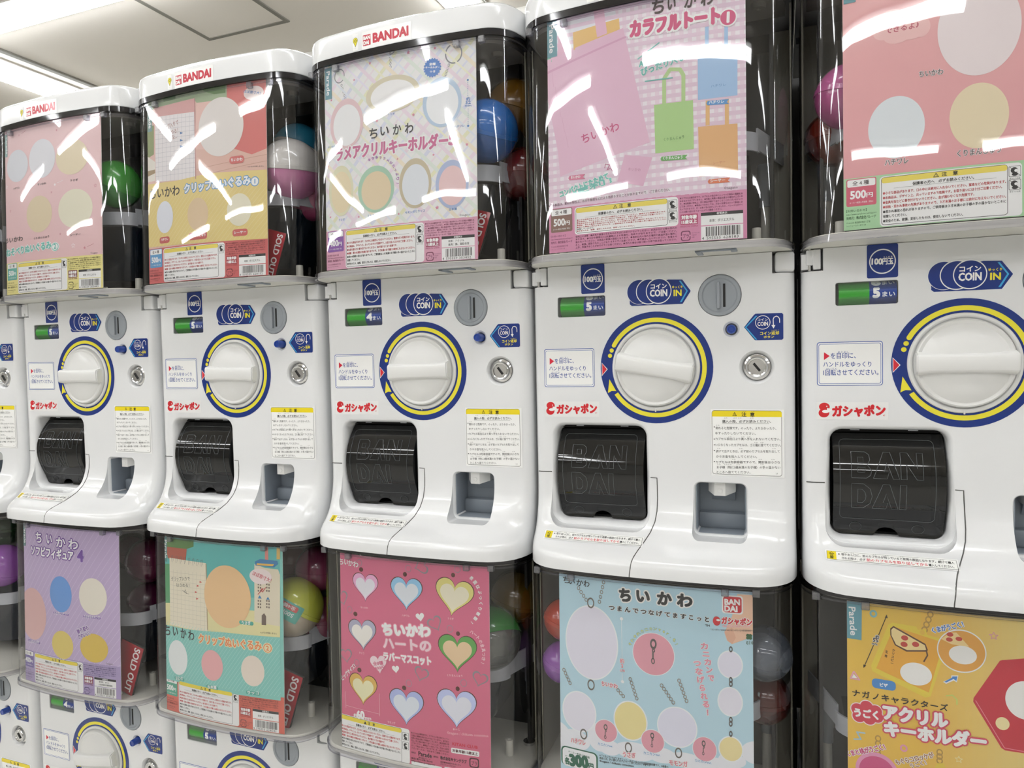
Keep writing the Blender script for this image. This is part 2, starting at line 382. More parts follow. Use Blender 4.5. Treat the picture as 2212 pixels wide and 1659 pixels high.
def ring_sec(pl,z,extra): return [(x,y,z) for x,y in pl]+extra(z)
def build_machine(upper):
    root=bpy.data.objects.new('capsule_machine',None); COL.objects.link(root); P=root
    K=root
    obj('body',ME['body'],M_white,P)
    P0=[(-.008,-.1388),(.0,-.1392),(.0004,-.150),(.0008,-.165),(.0006,-.180),(-.001,-.192),(-.005,-.203),(-.0105,-.212),(-.0155,-.219),(-.0188,-.2245),(-.0203,-.229),(-.0212,-.235),(-.0222,-.243),(-.0225,-.2464)]
    obj('panel_gap',join('panel_gap',vf('g',tube([(x,body_y(x,z)+.00025,z) for x,z in P0],.0006,6)),vf('g',tube([(-.158,.0035,-.1368),(-.152,.0008,-.1367),(-.1385,.0004,-.1365)],.0007,6))),M_seam,P)
    # hinges at the upper corners
    hl=join('hinge',box('h',-.1572,-.1420,.0012,.02,.1155,.1330,.0012),box('h',-.1625,-.1540,.0030,.025,.1110,.1290,.001),box('h',-.1500,-.1415,.0006,.02,.1105,.1335,.0012))
    h=obj('hinge',hl,M_white,P); obj('hinge_pin',vf('hinge_pin',lathe([(.0019,0),(.0019,.0256)],'z',12,(-.1535,.0045,.1092))),M_chrome,h)
    obj('corner_block',box('corner_block',.1408,.1625,.0008,.03,.1099,.1338,.0035,3),M_white,P)
    # clear display case
    extra=lambda z:[(.1615,.15,z),(-.1615,.15,z)]
    pl=plan(.1615,-.0588,.5,.122,.014)
    def lp(z,o=0):
        out=[]
        for x,y in plan(.1615+o,-.0588-o,.5,.122,.014):
            w=min(1,max(0,(.014-y)/.06)); out.append((x,y+lean(z)*w,z))
        return out+[(.1615+o,.15,z),(-.1615-o,.15,z)]
    secs=[lp(.1370+(.4375-.1370)*i/12) for i in range(13)]
    obj('clear_case',vf('clear_case',loft(secs,False,False,False),60),M_case,P)
    def band(name,z0,z1,o0,o1,m,cl=False):
        s=[lp(z0,o0),lp(z0,o1),lp(z1,o1),lp(z1,o0)]; V,F=loft(s,False,False,False); return obj(name,vf(name,(V,F),30),m,P)
    band('case_rim',.4290,.4375,.0002,.0022,M_rim); band('case_ridge',.4235,.4255,.0001,.0013,M_lip); band('case_lip',.1340,.1415,-.0002,.0022,M_lip)
    for x,zz in ((-.1465,.4245),(-.098,.4222),(.088,.4222),(.122,.4235)):
        y=-.0588+.5*x*x+lean(.42)
        if abs(x)>.14: y+=.006
        obj('poster_clip',box('poster_clip',x-.0042,x+.0042,y-.0035,y+.003,zz-.0035,zz+.005,.0007,1),M_clip,P)
    # tray that carries the case
    s=[[(x,y,z) for x,y in plan(.1600-o,-.0560+o,.5,.122,.014)]+[(.160-o,.28,z),(-.160+o,.28,z)] for z,o in ((.1345,.0),(.1425,0),(.1436,.0012))]
    tr=obj('tray',vf('tray',loft(s),25),M_tray,P)
    obj('latch',join('latch',box('l',.055,.062,-.050,-.018,.1328,.1347,.0006,1),box('l',.055,.100,-.050,-.045,.1328,.1347,.0006,1),box('l',.094,.101,-.050,-.030,.1328,.1347,.0006,1)),M_liner,P)
    # inside of the case
    dk=join('hopper',box('b',-.1400,.1400,.100,.110,.1436,.4280),box('b',-.1400,-.1360,.045,.105,.1436,.4280),box('b',.1360,.1400,.045,.105,.1436,.4280),box('b',-.14,.14,.045,.105,.405,.4280),box('b',-.1600,.16,.106,.148,.1436,.4280),smooth=0)
    obj('hopper',dk,M_dark,P)
    obj('side_liner',join('side_liner',box('b',-.1600,-.1402,.098,.102,.1436,.4280),box('b',.1402,.1600,.098,.102,.1436,.4280),box('b',-.1606,-.1590,.014,.100,.1436,.4240),box('b',.1590,.1606,.014,.100,.1436,.4240),smooth=0),M_olive,P)
    s=[[(x*.955,y+.012,z) for x,y in plan(.1615,-.0530,.5,.122,.014)]+[(.154,.047,z),(-.154,.047,z)] for z in (.4240,.4300)]
    obj('inner_lid',vf('inner_lid',loft(s),25),M_inner,P)
    for x in (-.1250,.1250): obj('lid_boss',vf('lid_boss',lathe([(.009,0),(.008,-.006),(.003,-.006),(.003,-.003)],'z',20,(x,.004,.4241))),M_inner,P)
    def arc(r0,ya,n=28,xm=.1245): return [(xm*math.sin(PI/2*t),ya-(ya+.032)*math.cos(PI/2*t)) for t in [-1+2*i/n for i in range(n+1)]]
    A=arc(0,.012); st=[]
    for i,(x,y) in enumerate(A): st.append([(x,y,.2540),(x*.985,y+.0022,.2540),(x*.985,y+.0022,.2755),(x,y,.2755)])
    g=obj('guide_ring',vf('guide_ring',loft(st),30),M_guide,P)
    obj('guide_wing',join('guide_wing',*[vf('w',([(s*a,y,z) for z in (.257,.283) for a,y in ((.121,.011),(.123,.010),(.152,.098),(.150,.099))],[(0,1,5,4),(1,2,6,5),(2,3,7,6),(3,0,4,7),(4,5,6,7),(3,2,1,0)]),20) for s in (1,-1)],smooth=20),M_guide,P)
    st=[]
    for z,k,y0 in ((.166,.62,.030),(.185,.72,.020),(.2545,.90,.006)):
        st.append([(x*k,(y+.032)*.8-.032+y0+.014,z) for x,y in A]+[(.1245*k,.098,z),(-.1245*k,.098,z)])
    obj('drum',vf('drum',loft(st),30),M_drum,P)
    for x in (-.1205,.1205): obj('peg',vf('peg',lathe([(.0056,0),(.0053,.0205),(.0050,.0215),(.0022,.0215),(.0022,.0180)],'z',18,(x,.0124,.1436))),M_tray,P)
    for x in (-.130,.130):
        sp=obj('support_post',vf('support_post',lathe([(.0066,0),(.0058,.062)],'z',18,(x,.080,.1436))),M_tray,P)
        obj('post_collar',vf('post_collar',lathe([(.0078,.058),(.0078,.076),(.0092,.078),(.0095,.112)],'z',18,(x,.080,.1436))),M_slot,sp)
    obj('screw',vf('screw',lathe([(.0085,0),(.0085,.004),(.0030,.0045),(.0026,.009)],'z',16,(.1370,.048,.1436))),M_chrome,P)
    obj('tray_fin',box('tray_fin',.060,.1020,-.034,-.031,.1434,.1480,.0012,1),M_tray,P).rotation_euler=(0,0,0)
    # cap with the maker's sign
    if upper:
        s=[]
        for z,o in ((.4378,-.004),(.4378,0),(.4390,.0006),(.4660,.0004),(.4705,-.0012),(.4735,-.0048),(.4750,-.0100),(.4775,-.0400),(.4785,-.0750)):
            pl=plan(.1650+o,-.0548-o,.5,.122,.022)
            s.append([(x,y+lean(z)*.6*min(1,max(0,(.022-y)/.06)),z) for x,y in pl]+[(.165+o,BACK,z),(-.165-o,BACK,z)])
        cp=obj('cap',vf('cap',loft(s),24),M_white,P)
        def capsurf(u,v,l):
            x=u/1000; z=v/1000; return (x,-.0554+.5*x*x+lean(z)*.6-.0003-l*.00006,z)
        pr=Prints(); pr.run(PRINTS['k_cap']); pr.build(capsurf,cp,M_sticker,8,'maker_sign')
    # stickers on the front
    flat=lambda u,v,l:(u/1000,-.00025-l*.00006,v/1000)
    for key,nm in (('k_coin100','coin_type_sticker'),('k_coinin','coin_entry_sticker'),('k_instr','instruction_label'),('k_logo','logo_sticker'),('k_return','coin_return_sticker'),('k_caution','caution_label')):
        pr=Prints(); pr.run(PRINTS[key]); pr.build(flat,P,M_stickerbump if nm in('coin_type_sticker','coin_entry_sticker','coin_return_sticker') else M_sticker,0,nm)
    def slope(u,v,l):
        x=-.1385+u/1000; z=-.2092-(13-v)/1000*.52; y=body_y(x,z); off=.0006+l*.00008
        return (x,y-off*.55,z+off*.85)
    pr=Prints(); pr.run(PRINTS['k_slope']); pr.build(slope,P,M_sticker,5,'slope_warning_label')
    pr=Prints(); pr.run(PRINTS['k_ring']); pr.build(flat,P,M_stickerbump,0,'dial_ring_sticker')
    # dial
    obj('dial_rim',vf('dial_rim',lathe([(.0545,0),(.0545,.0012),(.0535,.0026),(.0515,.0030),(.0500,.0022),(.0490,.0004),(.0488,-.001)],seg=80,cap=False),30),M_white2,P)
    obj('dial_tick',box('dial_tick',-.0009,.0009,-.0034,-.0018,-.0556,-.0520,.0004,1),M_white2,P)
    d=obj('dial',vf('dial',lathe([(.0482,-.002),(.0482,.0042),(.0474,.0066),(.0460,.0076),(.0440,.0070),(.0428,.0068),(.0400,.0086),(.0330,.0112),(.0240,.0132),(.0120,.0143),(.001,.0146)],seg=80),30),M_white2,P)
    # grip: bar across the dial, curved flanks
    secs=[]
    for i in range(25):
        t=-1+2*i/24; x=.0475*t; wz=.0100+.0012*abs(t)**3; top=.0205-.0035*t*t if abs(t)<.97 else .0168
        b=.0035; s=[(x,-.004,-wz-.0025)]
        s+= [(x,-(top-b),-wz),(x,-(top-b*.3),-wz+b*.3),(x,-top,-wz+b),(x,-top,wz-b),(x,-(top-b*.3),wz-b*.3),(x,-(top-b),wz),(x,-.004,wz+.0025)]
        secs.append(s)
    gp=obj('grip',vf('grip',loft(secs),50),M_white2,d)
    bm=bmesh.new(); bm.from_mesh(gp.data); bmesh.ops.bevel(bm,geom=[e for e in bm.edges if all(abs(v.co.x)>.047 for v in e.verts)],offset=.0015,segments=2,affect='EDGES'); bm.to_mesh(gp.data); bm.free(); smooth_mesh(gp.data,50)
    # coin slot
    cs=obj('coin_slot',vf('coin_slot',lathe([(.0248,-.004),(.0248,.0006),(.0238,.0014),(.0208,.0016),(.0196,.0006),(.0192,.0002)],c=(.0782,0,.0862),seg=64),30),M_slot,P)
    obj('slot_guide',box('slot_guide',.0752,.0786,-.0036,.0005,.0702,.1020,.0004,1),M_slot,cs)
    obj('slot_opening',box('slot_opening',.0822,.0850,-.00055,.0005,.0720,.1000),M_black,cs)
    bt=obj('return_button',vf('return_button',lathe([(.0056,-.009),(.0056,.0098),(.0048,.0112),(.0034,.0112),(.003,.0104)],c=(.0915,0,.0448),seg=28),30),M_bluebtn,P)
    lk=obj('lock',vf('lock',lathe([(.0158,-.0074),(.0156,-.0050),(.0128,-.0038),(.0122,-.0006),(.0112,.0006),(.0098,.0002),(.0092,-.0008),(.0070,-.0008)],c=(.1200,0,-.0013),seg=40),25),M_chrome,P)
    kb=box('keyhole',-.0058,.0058,-.0004,.0012,-.0014,.0014); 
    kh=obj('keyhole',kb,M_black,lk,(.1200,0,-.0013)); kh.rotation_euler=(0,R(52),0)
    # coin count window
    obj('count_window',join('count_window',box('w',-.1262,-.0630,.014,.0215,.0677,.0935),smooth=0),M_drum,P)
    # smoked flap of the capsule chute
    V=[];F=[]; nz=16; arcp=[]
    for i in range(nz+1):
        t=i/nz; z=-.0800-.1172*t; y=.0240-.0225*math.sin(PI*min(1,t*1.08)**.9)-.010*t; arcp.append((y,z))
    xs=[-.1295+.1130*i/64 for i in range(65)]
    def notch(x): 
        d=abs(x+.0735); return .0095*math.sqrt(max(0,1-(d/.0120)**2)) if d<.0120 else 0
    for i,(y,z) in enumerate(arcp):
        for x in xs:
            e=0; dx=min(x+.1295,-.0165-x); r=.010
            if dx<r:
                e=r-math.sqrt(max(0,r*r-(r-dx)**2))
            zm=arcp[-1][1]+e*.9+notch(x); zz=max(z,zm); yy=y
            if zz>z:
                q=(-.0800-zz)/.1172*nz; i0=max(0,min(nz-1,int(q))); yy=arcp[i0][0]+(arcp[i0+1][0]-arcp[i0][0])*(q-i0)
            V.append((x,yy,zz))
    n=len(xs)
    for i in range(nz):
        for j in range(n-1): F.append((i*n+j,i*n+j+1,(i+1)*n+j+1,(i+1)*n+j))
    # side cheeks
    m0=len(V)
    for side,j in ((0,0),(1,n-1)):
        b=len(V)
        for i,(y,z) in enumerate(arcp):
            x,yy,zz=V[i*n+j]; V.append((x,yy,zz)); V.append((x,.040,zz))
        for i in range(nz): F.append((b+2*i,b+2*i+1,b+2*i+3,b+2*i+2))
    fl=obj('chute_flap',vf('chute_flap',(V,F),40),M_flap,P)
    def flap_y(z):
        t=(-.0800-z)/.1172; i=max(0,min(nz-1,int(t*nz))); (ya,za),(yb,zb)=arcp[i],arcp[i+1]; return ya+(yb-ya)*(z-za)/(zb-za)
    # embossed panel outline and letters (letters stand proud as fine ridges)
    def ridge(pts,r=.00035,closed=True):
        if closed: pts=pts+[pts[0]]
        out=[]
        for (a,b),(c,d) in zip(pts,pts[1:]):
            k=max(1,int(math.hypot(c-a,d-b)/.006))
            for q in range(k): out.append((a+(c-a)*q/k,b+(d-b)*q/k))
        out.append(pts[-1]); return tube([(x,flap_y(z)-.0004,z) for x,z in out],r,5)
    lets={'B':[[(0,0),(.62,0),(.8,.12),(.84,.3),(.66,.52),(.78,.7),(.74,.9),(.58,1),(0,1)],[(.26,.22),(.56,.22),(.58,.42),(.26,.42)],[(.26,.6),(.5,.6),(.5,.8),(.26,.8)]],
      'A':[[(-.05,0),(.38,1),(.66,1),(1.02,0),(.76,0),(.52,.62),(.4,.26),(.6,.26),(.52,0)]],
      'N':[[(0,0),(0,1),(.28,1),(.66,.42),(.66,1),(.9,1),(.9,0),(.64,0),(.24,.58),(.24,0)]],
      'D':[[(0,0),(.5,0),(.78,.2),(.86,.5),(.78,.8),(.5,1),(0,1)],[(.26,.22),(.46,.22),(.58,.36),(.6,.5),(.56,.66),(.44,.78),(.26,.78)]],
      'I':[[(0,0),(.26,0),(.26,1),(0,1)]]}
    ms=[]
    for word,x0,z0 in (('BAN',-.1105,-.1290),('DAI',-.1105,-.1640)):
        x=x0
        for ch in word:
            for c in lets[ch]: ms.append(vf('r',ridge([(x+a*.0245,z0+b*.0285) for a,b in c]),0))
            x+={'B':.0235,'A':.0265,'N':.0250,'D':.0225,'I':.010}[ch]
    ms.append(vf('r',ridge([(a,b) for a,b in rrect(-.1225,-.1780,-.0265,-.0870,.005)],.0003),0))
    for cx in (-.1055,-.0415): ms.append(vf('r',ridge([(cx+.0062*math.cos(a/9*PI),-.1880+.0052*math.sin(a/9*PI)) for a in range(18)],.00025),0))
    obj('embossed_lettering',join('embossed_lettering',*ms),M_emboss,fl)
    obj('chute_well',join('chute_well',box('w',-.1324,-.0141,.0830,.0848,-.1984,-.0746),box('w',-.1324,-.1300,.026,.083,-.1984,-.0746),box('w',-.0165,-.0141,.026,.083,-.1984,-.0746),box('w',-.1324,-.0141,.026,.083,-.1984,-.1955),box('w',-.1324,-.0141,.0232,.083,-.0790,-.0746),smooth=0),M_well,P)
    obj('flap_stop',join('flap_stop',box('w',-.110,-.100,.0225,.0236,-.0770,-.0760),box('w',-.050,-.040,.0225,.0236,-.0770,-.0760),smooth=0),M_guide,P)
    # coin cup
    cu=obj('coin_cup',join('coin_cup',box('w',.0472,.1063,.0425,.0448,-.2058,-.1432),box('w',.0472,.0482,.0045,.043,-.2058,-.1432),box('w',.1053,.1063,.0045,.043,-.2058,-.1432),box('w',.0472,.1063,.0045,.043,-.2058,-.2048),box('w',.0472,.1063,.030,.0435,-.2058,-.1850,.004,2),smooth=35),M_liner,P)
    st=[[(.0610,.042,z1),(.0610,.020,z1),(.0690,.0085,z2),(.0820,.0085,z2),(.0935,.020,z1),(.0935,.042,z1)] for z1,z2 in ((-.1560,-.1595),(-.1434,-.1434))]
    fn=obj('coin_funnel',vf('coin_funnel',loft(st),20),M_white2,cu)
    obj('funnel_dimple',vf('funnel_dimple',lathe([(.0030,0),(.0028,.0005),(.0012,.0002)],c=(.0755,.0084,-.1530),seg=20),30),M_white2,fn)
    st=[[(.0635,.0420,-.1560),(.0920,.0420,-.1560),(.0920,.0420,-.1700),(.0635,.0420,-.1700)],[(.0635,.0330,-.1560),(.0920,.0330,-.1560),(.0920,.0415,-.1705),(.0635,.0415,-.1705)]]
    obj('coin_step',vf('coin_step',loft(st),20),M_liner,cu)
    obj('side_trim',box('side_trim',-.1632,-.1610,.20,.29,-.24,.12),M_white,P)
    return root
def count_drum(parent,n):
    """rolling counter behind the window: green part and blue part with the number of coins"""
    pr=Prints(); r=.0150; cy=.0155; cz=.0806
    p='x'; half=14.8
    L=[]
    pr.run([['B',p,-123,-16,-91.5,16,0,'#3aa233',0],['B',p,-91.5,-16,-64,16,0,'#1c3f94',0],['T',p,str(n),-88.5,-5.2,-80.5,-5.2,10.5,'#f2f4f4',.1,None,0,1],['T',p,'まい',-78.5,-5.2,-66,-5.2,6,'#e4e8ee',.03,None,0,1],['T',p,str(n+1),-88.5,9,-80.5,9,10.5,'#f2f4f4',.1,None,0,1],['T',p,'まい',-78.5,9,-66,9,6,'#e4e8ee',.03,None,0,1]])
    # cut in v by swapping axes
    for k in pr.P:
        out=[]
        for pts,lay,c in pr.P[k]:
            v0=min(q[1] for q in pts); v1=max(q[1] for q in pts)
            for i in range(math.floor(v0/2),math.ceil(v1/2)):
                P=clip(clip(pts,1,i*2,1),1,i*2+2,-1)
                if len(P)>2: out.append((P,lay,c))
        pr.P[k]=out
    def sf(u,v,l):
        a=v/1000/r; return (u/1000,cy-(r+l*.00008)*math.cos(a),cz+(r+l*.00008)*math.sin(a))
    pr.build(sf,parent,M_sticker,0,'count_drum')
def window_pane(parent):
    me=box('window_pane',-.1258,-.0634,.0010,.0018,.0681,.0931); return obj('window_pane',me,M_window,parent)

ME={}
ME['body']=build_body()
def tree_copy(o,parent=None,skip=()):
    c=o.copy(); COL.objects.link(c); c.parent=parent
    for ch in list(o.children):
        if ch.name.split('.')[0] not in skip: tree_copy(ch,c,skip)
    return c
N=None
PRINTS={
'u1':[
['R','background_print',-121,144.5,112.5,430,'#e9b9ba','#f1cacb',1,0],
['S','star_print',98.6,417,5,'#e09aa6',2,1],
['S','star_print',18.2,412.2,5,'#dc8f9c',2,0],
['S','star_print',86.3,407.5,6,'#f7e9ea',2,0],
['S','star_print',-78.1,417.3,5,'#dfa0a8',2,0],
['S','star_print',12.2,322,6,'#f8eeee',2,0],
['S','star_print',3.8,310.1,5,'#dc94a0',2,0],
['S','star_print',99.8,312.4,6,'#dc8f9c',2,1],
['S','star_print',-117.1,333.2,6,'#f6e6e7',2,1],
['S','star_print',-106.5,290,5,'#dc8f9c',2,1],
['S','star_print',23,238.6,5,'#d9909c',2,0],
['S','star_print',51.6,217.4,8,'#f8eeee',2,1],
['S','star_print',76,212,6,'#d9808e',2,0],
['K','star_print',[[-70.6,418.8],[-59.4,422.6]],0.7,'#c07078',2,0],
['K','star_print',[[17.6,324.3],[30.9,327.3]],0.7,'#f8eeee',2,0],
['K','star_print',[[82,213.5],[95,217.7]],0.7,'#c07078',2,0],
['E','picture',-85,365.5,30.4,27.5,'#dfe1e8',2,0],
['E','picture',-18.7,369.4,32.7,32.7,'#e4e4ea',2,0],
['E','picture',50.7,364.1,35.2,29.2,'#ebdab4',2,0],
['E','picture',-28,276.7,32.4,30.9,'#e3cfa6',2,0],
['E','picture',56.6,278.5,37.2,32,'#e9e3c6',2,0],
['T','caption','ハチワレ',-96.9,325.6,-77.8,325.6,3.7,'#4c3a3a',0.03,N,0,3],
['T','caption','ちいかわ',-29.9,324.7,-8.3,324.8,4,'#4c3a3a',0.03,N,0,3],
['T','caption','うさぎ',47.4,323.2,64.1,323.1,3.8,'#4c3a3a',0.03,N,0,3],
['T','caption','くりまんじゅう',-41.5,234.3,-2.8,234.9,4,'#4c3a3a',0.03,N,0,3],
['T','caption','シーサー',45.6,233,68,233.8,3.5,'#4c3a3a',0.03,N,0,3],
['T','title_lettering','ちいかわ',-125.4,235,-72,235,9.3,'#38302e',0.03,N,0,3],
['T','title_lettering','ねそべりぬいぐるみ',-120.5,211.5,1.8,216.3,12.7,'#5cc4b4',0.05,'#f4f4f2',0.09,4],
['E','title_lettering',10.8,218.3,9.7,7.6,'#f4f4f2',3,0],
['E','title_lettering',10.8,218.3,8.1,6.7,'#5cc4b4',4,0],
['E','title_lettering',10.8,218.3,6.7,5.5,'#f4f4f2',5,0],
['T','title_lettering','2',7.2,214.7,14.5,215.3,8.4,'#5cc4b4',0.05,N,0,6],
['B','brand_tab',-120,385,-113,424,0,'#86b0b0',5],
['T','brand_tab','Parade',-117,419,-117,390.5,6.3,'#f2f2f0',0.03,N,0,6],
['BLK','','#ede07a',5,'500','#4fb3a4','4595559353883',['本体：ポリエステル'],1,'#6a6030',0,'#8c3a4a','#6a6066']],
'u2':[
['R','background_print',-121,144.5,112.5,430,'#e9bcb0','#e9bcb0',1,0],
['G','picture',[[-128,465.8],[45.1,435.4],[44.6,409.4],[-12.5,412.1],[-17.4,418.5],[-101.6,419.3],[-126,411.9]],'#9fb48a',1],
['G','picture',[[-45.3,446.1],[-24.5,442.5],[-27.3,429.6],[-42.9,430.3]],'#e6a8b0',2],
['G','picture',[[-7,441.5],[42.7,433.9],[42.5,419],[21.6,420.1],[2.6,426.8]],'#6d9455',2],
['G','picture',[[-95.1,452.3],[-53.3,444.6],[-56.3,424.9],[-81.2,425.4]],'#5f8a50',2],
['G','picture',[[-129.6,394.6],[-105.2,392.4],[-106.1,347.3],[-129.2,340.9]],'#8c9a5c',2],
['G','picture',[[-129,350.8],[-103.4,335.1],[-104,305.7],[-129,305.1]],'#e9e2d4',2],
['G','picture',[[-128,322.9],[-103.6,323.3],[-103.8,317.5],[-128.2,313]],'#a88d62',3],
['G','picture',[[45.1,435.4],[113.2,429.1],[113.2,329.5],[87.4,322.9],[53.6,335.8],[43.7,353.6]],'#de6a64',2],
['G','picture',[[-16.2,342.3],[113.8,327.7],[114,298.4],[-15.8,294.8]],'#e3b4a2',1],
['K','picture',[[-14.2,311.7],[112.7,320.5]],1,'#d09c86',2,0],
['K','picture',[[-14.4,300.3],[112.6,311.3]],1,'#d09c86',2,0],
['G','picture',[[-102.2,418.4],[-15.6,419.8],[-15.8,297.6],[-102.6,303.5]],'#ece6e6',3],
['G','picture',[[-102.2,418.4],[-15.6,419.8],[-15.5,399.2],[-101.9,404.6]],'#dba09c',4],
['G','picture',[[-17.4,419.5],[-15.6,419.8],[-15.3,297.6],[-17,297.6]],'#c98f8c',5],
['K','picture',[[-101.5,398.6],[-15.3,392.6]],0.3,'#a9a7b4',4,0],
['K','picture',[[-101.6,391.4],[-15.4,385.6]],0.3,'#a9a7b4',4,0],
['K','picture',[[-101.8,384.2],[-15.6,378.6]],0.3,'#a9a7b4',4,0],
['K','picture',[[-101.9,376.9],[-15.7,371.5]],0.3,'#a9a7b4',4,0],
['K','picture',[[-102.1,369.7],[-15.8,364.5]],0.3,'#a9a7b4',4,0],
['K','picture',[[-102.2,362.4],[-15.9,357.5]],0.3,'#a9a7b4',4,0],
['K','picture',[[-102.4,355.2],[-16.1,350.5]],0.3,'#a9a7b4',4,0],
['K','picture',[[-102.5,347.9],[-16.2,343.5]],0.3,'#a9a7b4',4,0],
['K','picture',[[-102.7,340.7],[-16.3,336.5]],0.3,'#a9a7b4',4,0],
['K','picture',[[-102.8,333.4],[-16.4,329.5]],0.3,'#a9a7b4',4,0],
['K','picture',[[-103,326.2],[-16.6,322.4]],0.3,'#a9a7b4',4,0],
['K','picture',[[-103.1,318.9],[-16.7,315.4]],0.3,'#a9a7b4',4,0],
['K','picture',[[-103.3,311.7],[-16.8,308.4]],0.3,'#a9a7b4',4,0],
['K','picture',[[-94.6,403.7],[-95.2,303.5]],0.3,'#a9a7b4',4,0],
['K','picture',[[-85.7,403],[-86.3,302.8]],0.3,'#a9a7b4',4,0],
['K','picture',[[-76.9,402.3],[-77.5,302]],0.3,'#a9a7b4',4,0],
['K','picture',[[-68.3,401.6],[-68.9,301.3]],0.3,'#a9a7b4',4,0],
['K','picture',[[-59.8,401],[-60.4,300.6]],0.3,'#a9a7b4',4,0],
['K','picture',[[-51.4,400.4],[-52,300]],0.3,'#a9a7b4',4,0],
['K','picture',[[-43.2,399.9],[-43.8,299.4]],0.3,'#a9a7b4',4,0],
['K','picture',[[-35.1,399.4],[-35.7,298.8]],0.3,'#a9a7b4',4,0],
['K','picture',[[-27.1,398.9],[-27.7,298.2]],0.3,'#a9a7b4',4,0],
['K','picture',[[-19.2,398.5],[-19.8,297.7]],0.3,'#a9a7b4',4,0],
['E','picture',32.5,370,41.5,43.8,'#e6ded8',5,0],
['T','picture','クリップ入りで',-92.2,378.5,-49.6,385.3,7.6,'#a3564c',0,N,0,6],
['T','picture','はさめる！',-80.1,370.7,-50.6,373,7.3,'#a3564c',0,N,0,6],
['K','picture',[[-68.4,368.9],[-61.6,364],[-58.8,368.4],[-63.4,370.1],[-60.2,364.8],[-53.4,365.7]],0.5,'#a3564c',6,0],
['G','picture',[[-46.6,373.3],[-40.1,370.5],[-46.7,369.5]],'#4a80c0',6],
['G','picture',[[-46.8,362.2],[-40.3,359.4],[-46.9,358.4]],'#4a80c0',6],
['G','picture',[[-47,352.8],[-40.5,350],[-47.1,349]],'#4a80c0',6],
['E','picture',92,412.5,16.8,10.1,'#f0dcd8',5,0],
['T','picture','ほぼ原寸大！',74.8,414.7,103.5,408.4,4.3,'#4a80c0',0.02,N,0,6],
['K','picture',[[98.2,400.7],[91.7,394.2],[89.6,398.1],[93.9,396.7],[86.3,389.3]],1.1,'#3f74c0',6,0],
['B','caption',48.3,312.2,74.3,323.3,5,'#d9625c',6],
['T','caption','ちいかわ',51.1,316,71.5,315.3,4.9,'#f2f2f0',0.04,N,0,7],
['T','caption','※メモは付属しません',80.3,304.3,107.7,303,2.2,'#5a4040',0,N,0,6],
['G','picture',[[-130,302.3],[-56.1,299.5],[10.1,303.2],[114.4,298.3],[113.4,197.7],[-129.1,202.7]],'#e9cf72',4],
['D','picture',-121,200,112.5,286,45,6,0.5,['#eedb96'],5,0],
['E','picture',-82.6,246.3,18.4,24.9,'#dfe2ec',6,0],
['E','picture',-12.9,244.1,20.6,24.6,'#e3c496',6,0],
['E','picture',64.5,243.7,21.7,24.1,'#e9e2c4',6,0],
['B','caption',-95,205.9,-72.4,215.8,4,'#d0504c',6],
['T','caption','ハチワレ',-91.6,209.6,-75.7,209.7,4.4,'#f2f2f0',0.04,N,0,7],
['B','caption',-31.7,205.5,4.9,216.6,4,'#d0504c',6],
['T','caption','くりまんじゅう',-28.8,210.2,2,209.2,4.2,'#f2f2f0',0.04,N,0,7],
['B','caption',52.2,204.7,78.8,215,4,'#d0504c',6],
['T','caption','シーサー',54.8,208.2,76.2,208.2,4.1,'#f2f2f0',0.04,N,0,7],
['T','title_lettering','ちいかわ',-116,277.7,-49.8,276.6,16.1,'#302a2a',0.02,N,0,6],
['T','title_lettering','クリップぬいぐるみ',-39.2,278.3,84.6,279,13.7,'#f2f4f6',0.05,'#4a9bd8',0.09,6],
['E','title_lettering',92.2,282.9,7.2,7.3,'#4a9bd8',6,0],
['E','title_lettering',92.2,282.9,5.9,6.1,'#f2f2f0',7,0],
['T','title_lettering','1',90,280,94.7,279.9,6.7,'#4a9bd8',0.05,N,0,8],
['B','brand_tab',-120,384,-109,424,0,'#6f9a96',5],
['T','brand_tab','Parade',-117,419,-117,389.5,6.3,'#f2f2f0',0.03,N,0,6],
['BLK','','#d95a58',4,'500','#4f9fd6','4595555628152',['本体：ポリエステル'],1,'#7e2830',0,'#b8323c','#6a6066']],
'u3':[
['R','background_print',-121,144.5,112.5,430,'#ecebe9','#ecebe9',1,0],
['D','background_print',-121,199,112.5,430,45,26,5,['#e6e6bd','#d9dcec','#ecd9e4'],1,0],
['D','background_print',-121,199,112.5,430,-45,26,5,['#dfe8dc','#ecd9e4','#efe2c8'],2,8],
['D','background_print',-121,199,112.5,430,45,26,2.5,['#ecdfe4','#e4ebe4','#dfe0ee'],1,13],
['D','background_print',-121,199,112.5,430,-45,26,2.5,['#e8e2f0','#eeeccf','#e0e6ee'],2,21],
['S','star_print',17.5,424.4,6,'#e0819f',3,0],
['S','star_print',-42.5,420.5,5,'#e0819f',3,0],
['S','star_print',56.1,423.7,5,'#e0819f',3,0],
['S','star_print',-68.9,402.6,4,'#e0819f',3,0],
['S','star_print',-109,381.8,4,'#e0819f',3,0],
['S','star_print',23.9,341,5,'#e0819f',3,0],
['S','star_print',-32.3,340.8,5,'#e0819f',3,0],
['S','star_print',99.3,293.2,5,'#e0819f',3,0],
['S','star_print',52.5,284.6,4,'#e0819f',3,0],
['S','star_print',-0.8,285.3,3.5,'#e0819f',3,0],
['S','star_print',-116.5,290.5,4,'#e0819f',3,0],
['S','star_print',56.9,215.1,6,'#e0819f',3,0],
['S','star_print',0.1,211.8,4,'#e0819f',3,0],
['S','star_print',-63.7,214,4,'#e0819f',3,0],
['S','star_print',-113,218.8,4,'#e0819f',3,0],
['E','printed_keychain',-82.9,344.7,28.3,34.6,'#e6c3c6',4,0],
['E','printed_keychain',-82.4,342.7,23.3,28.4,'#efefef',5,0],
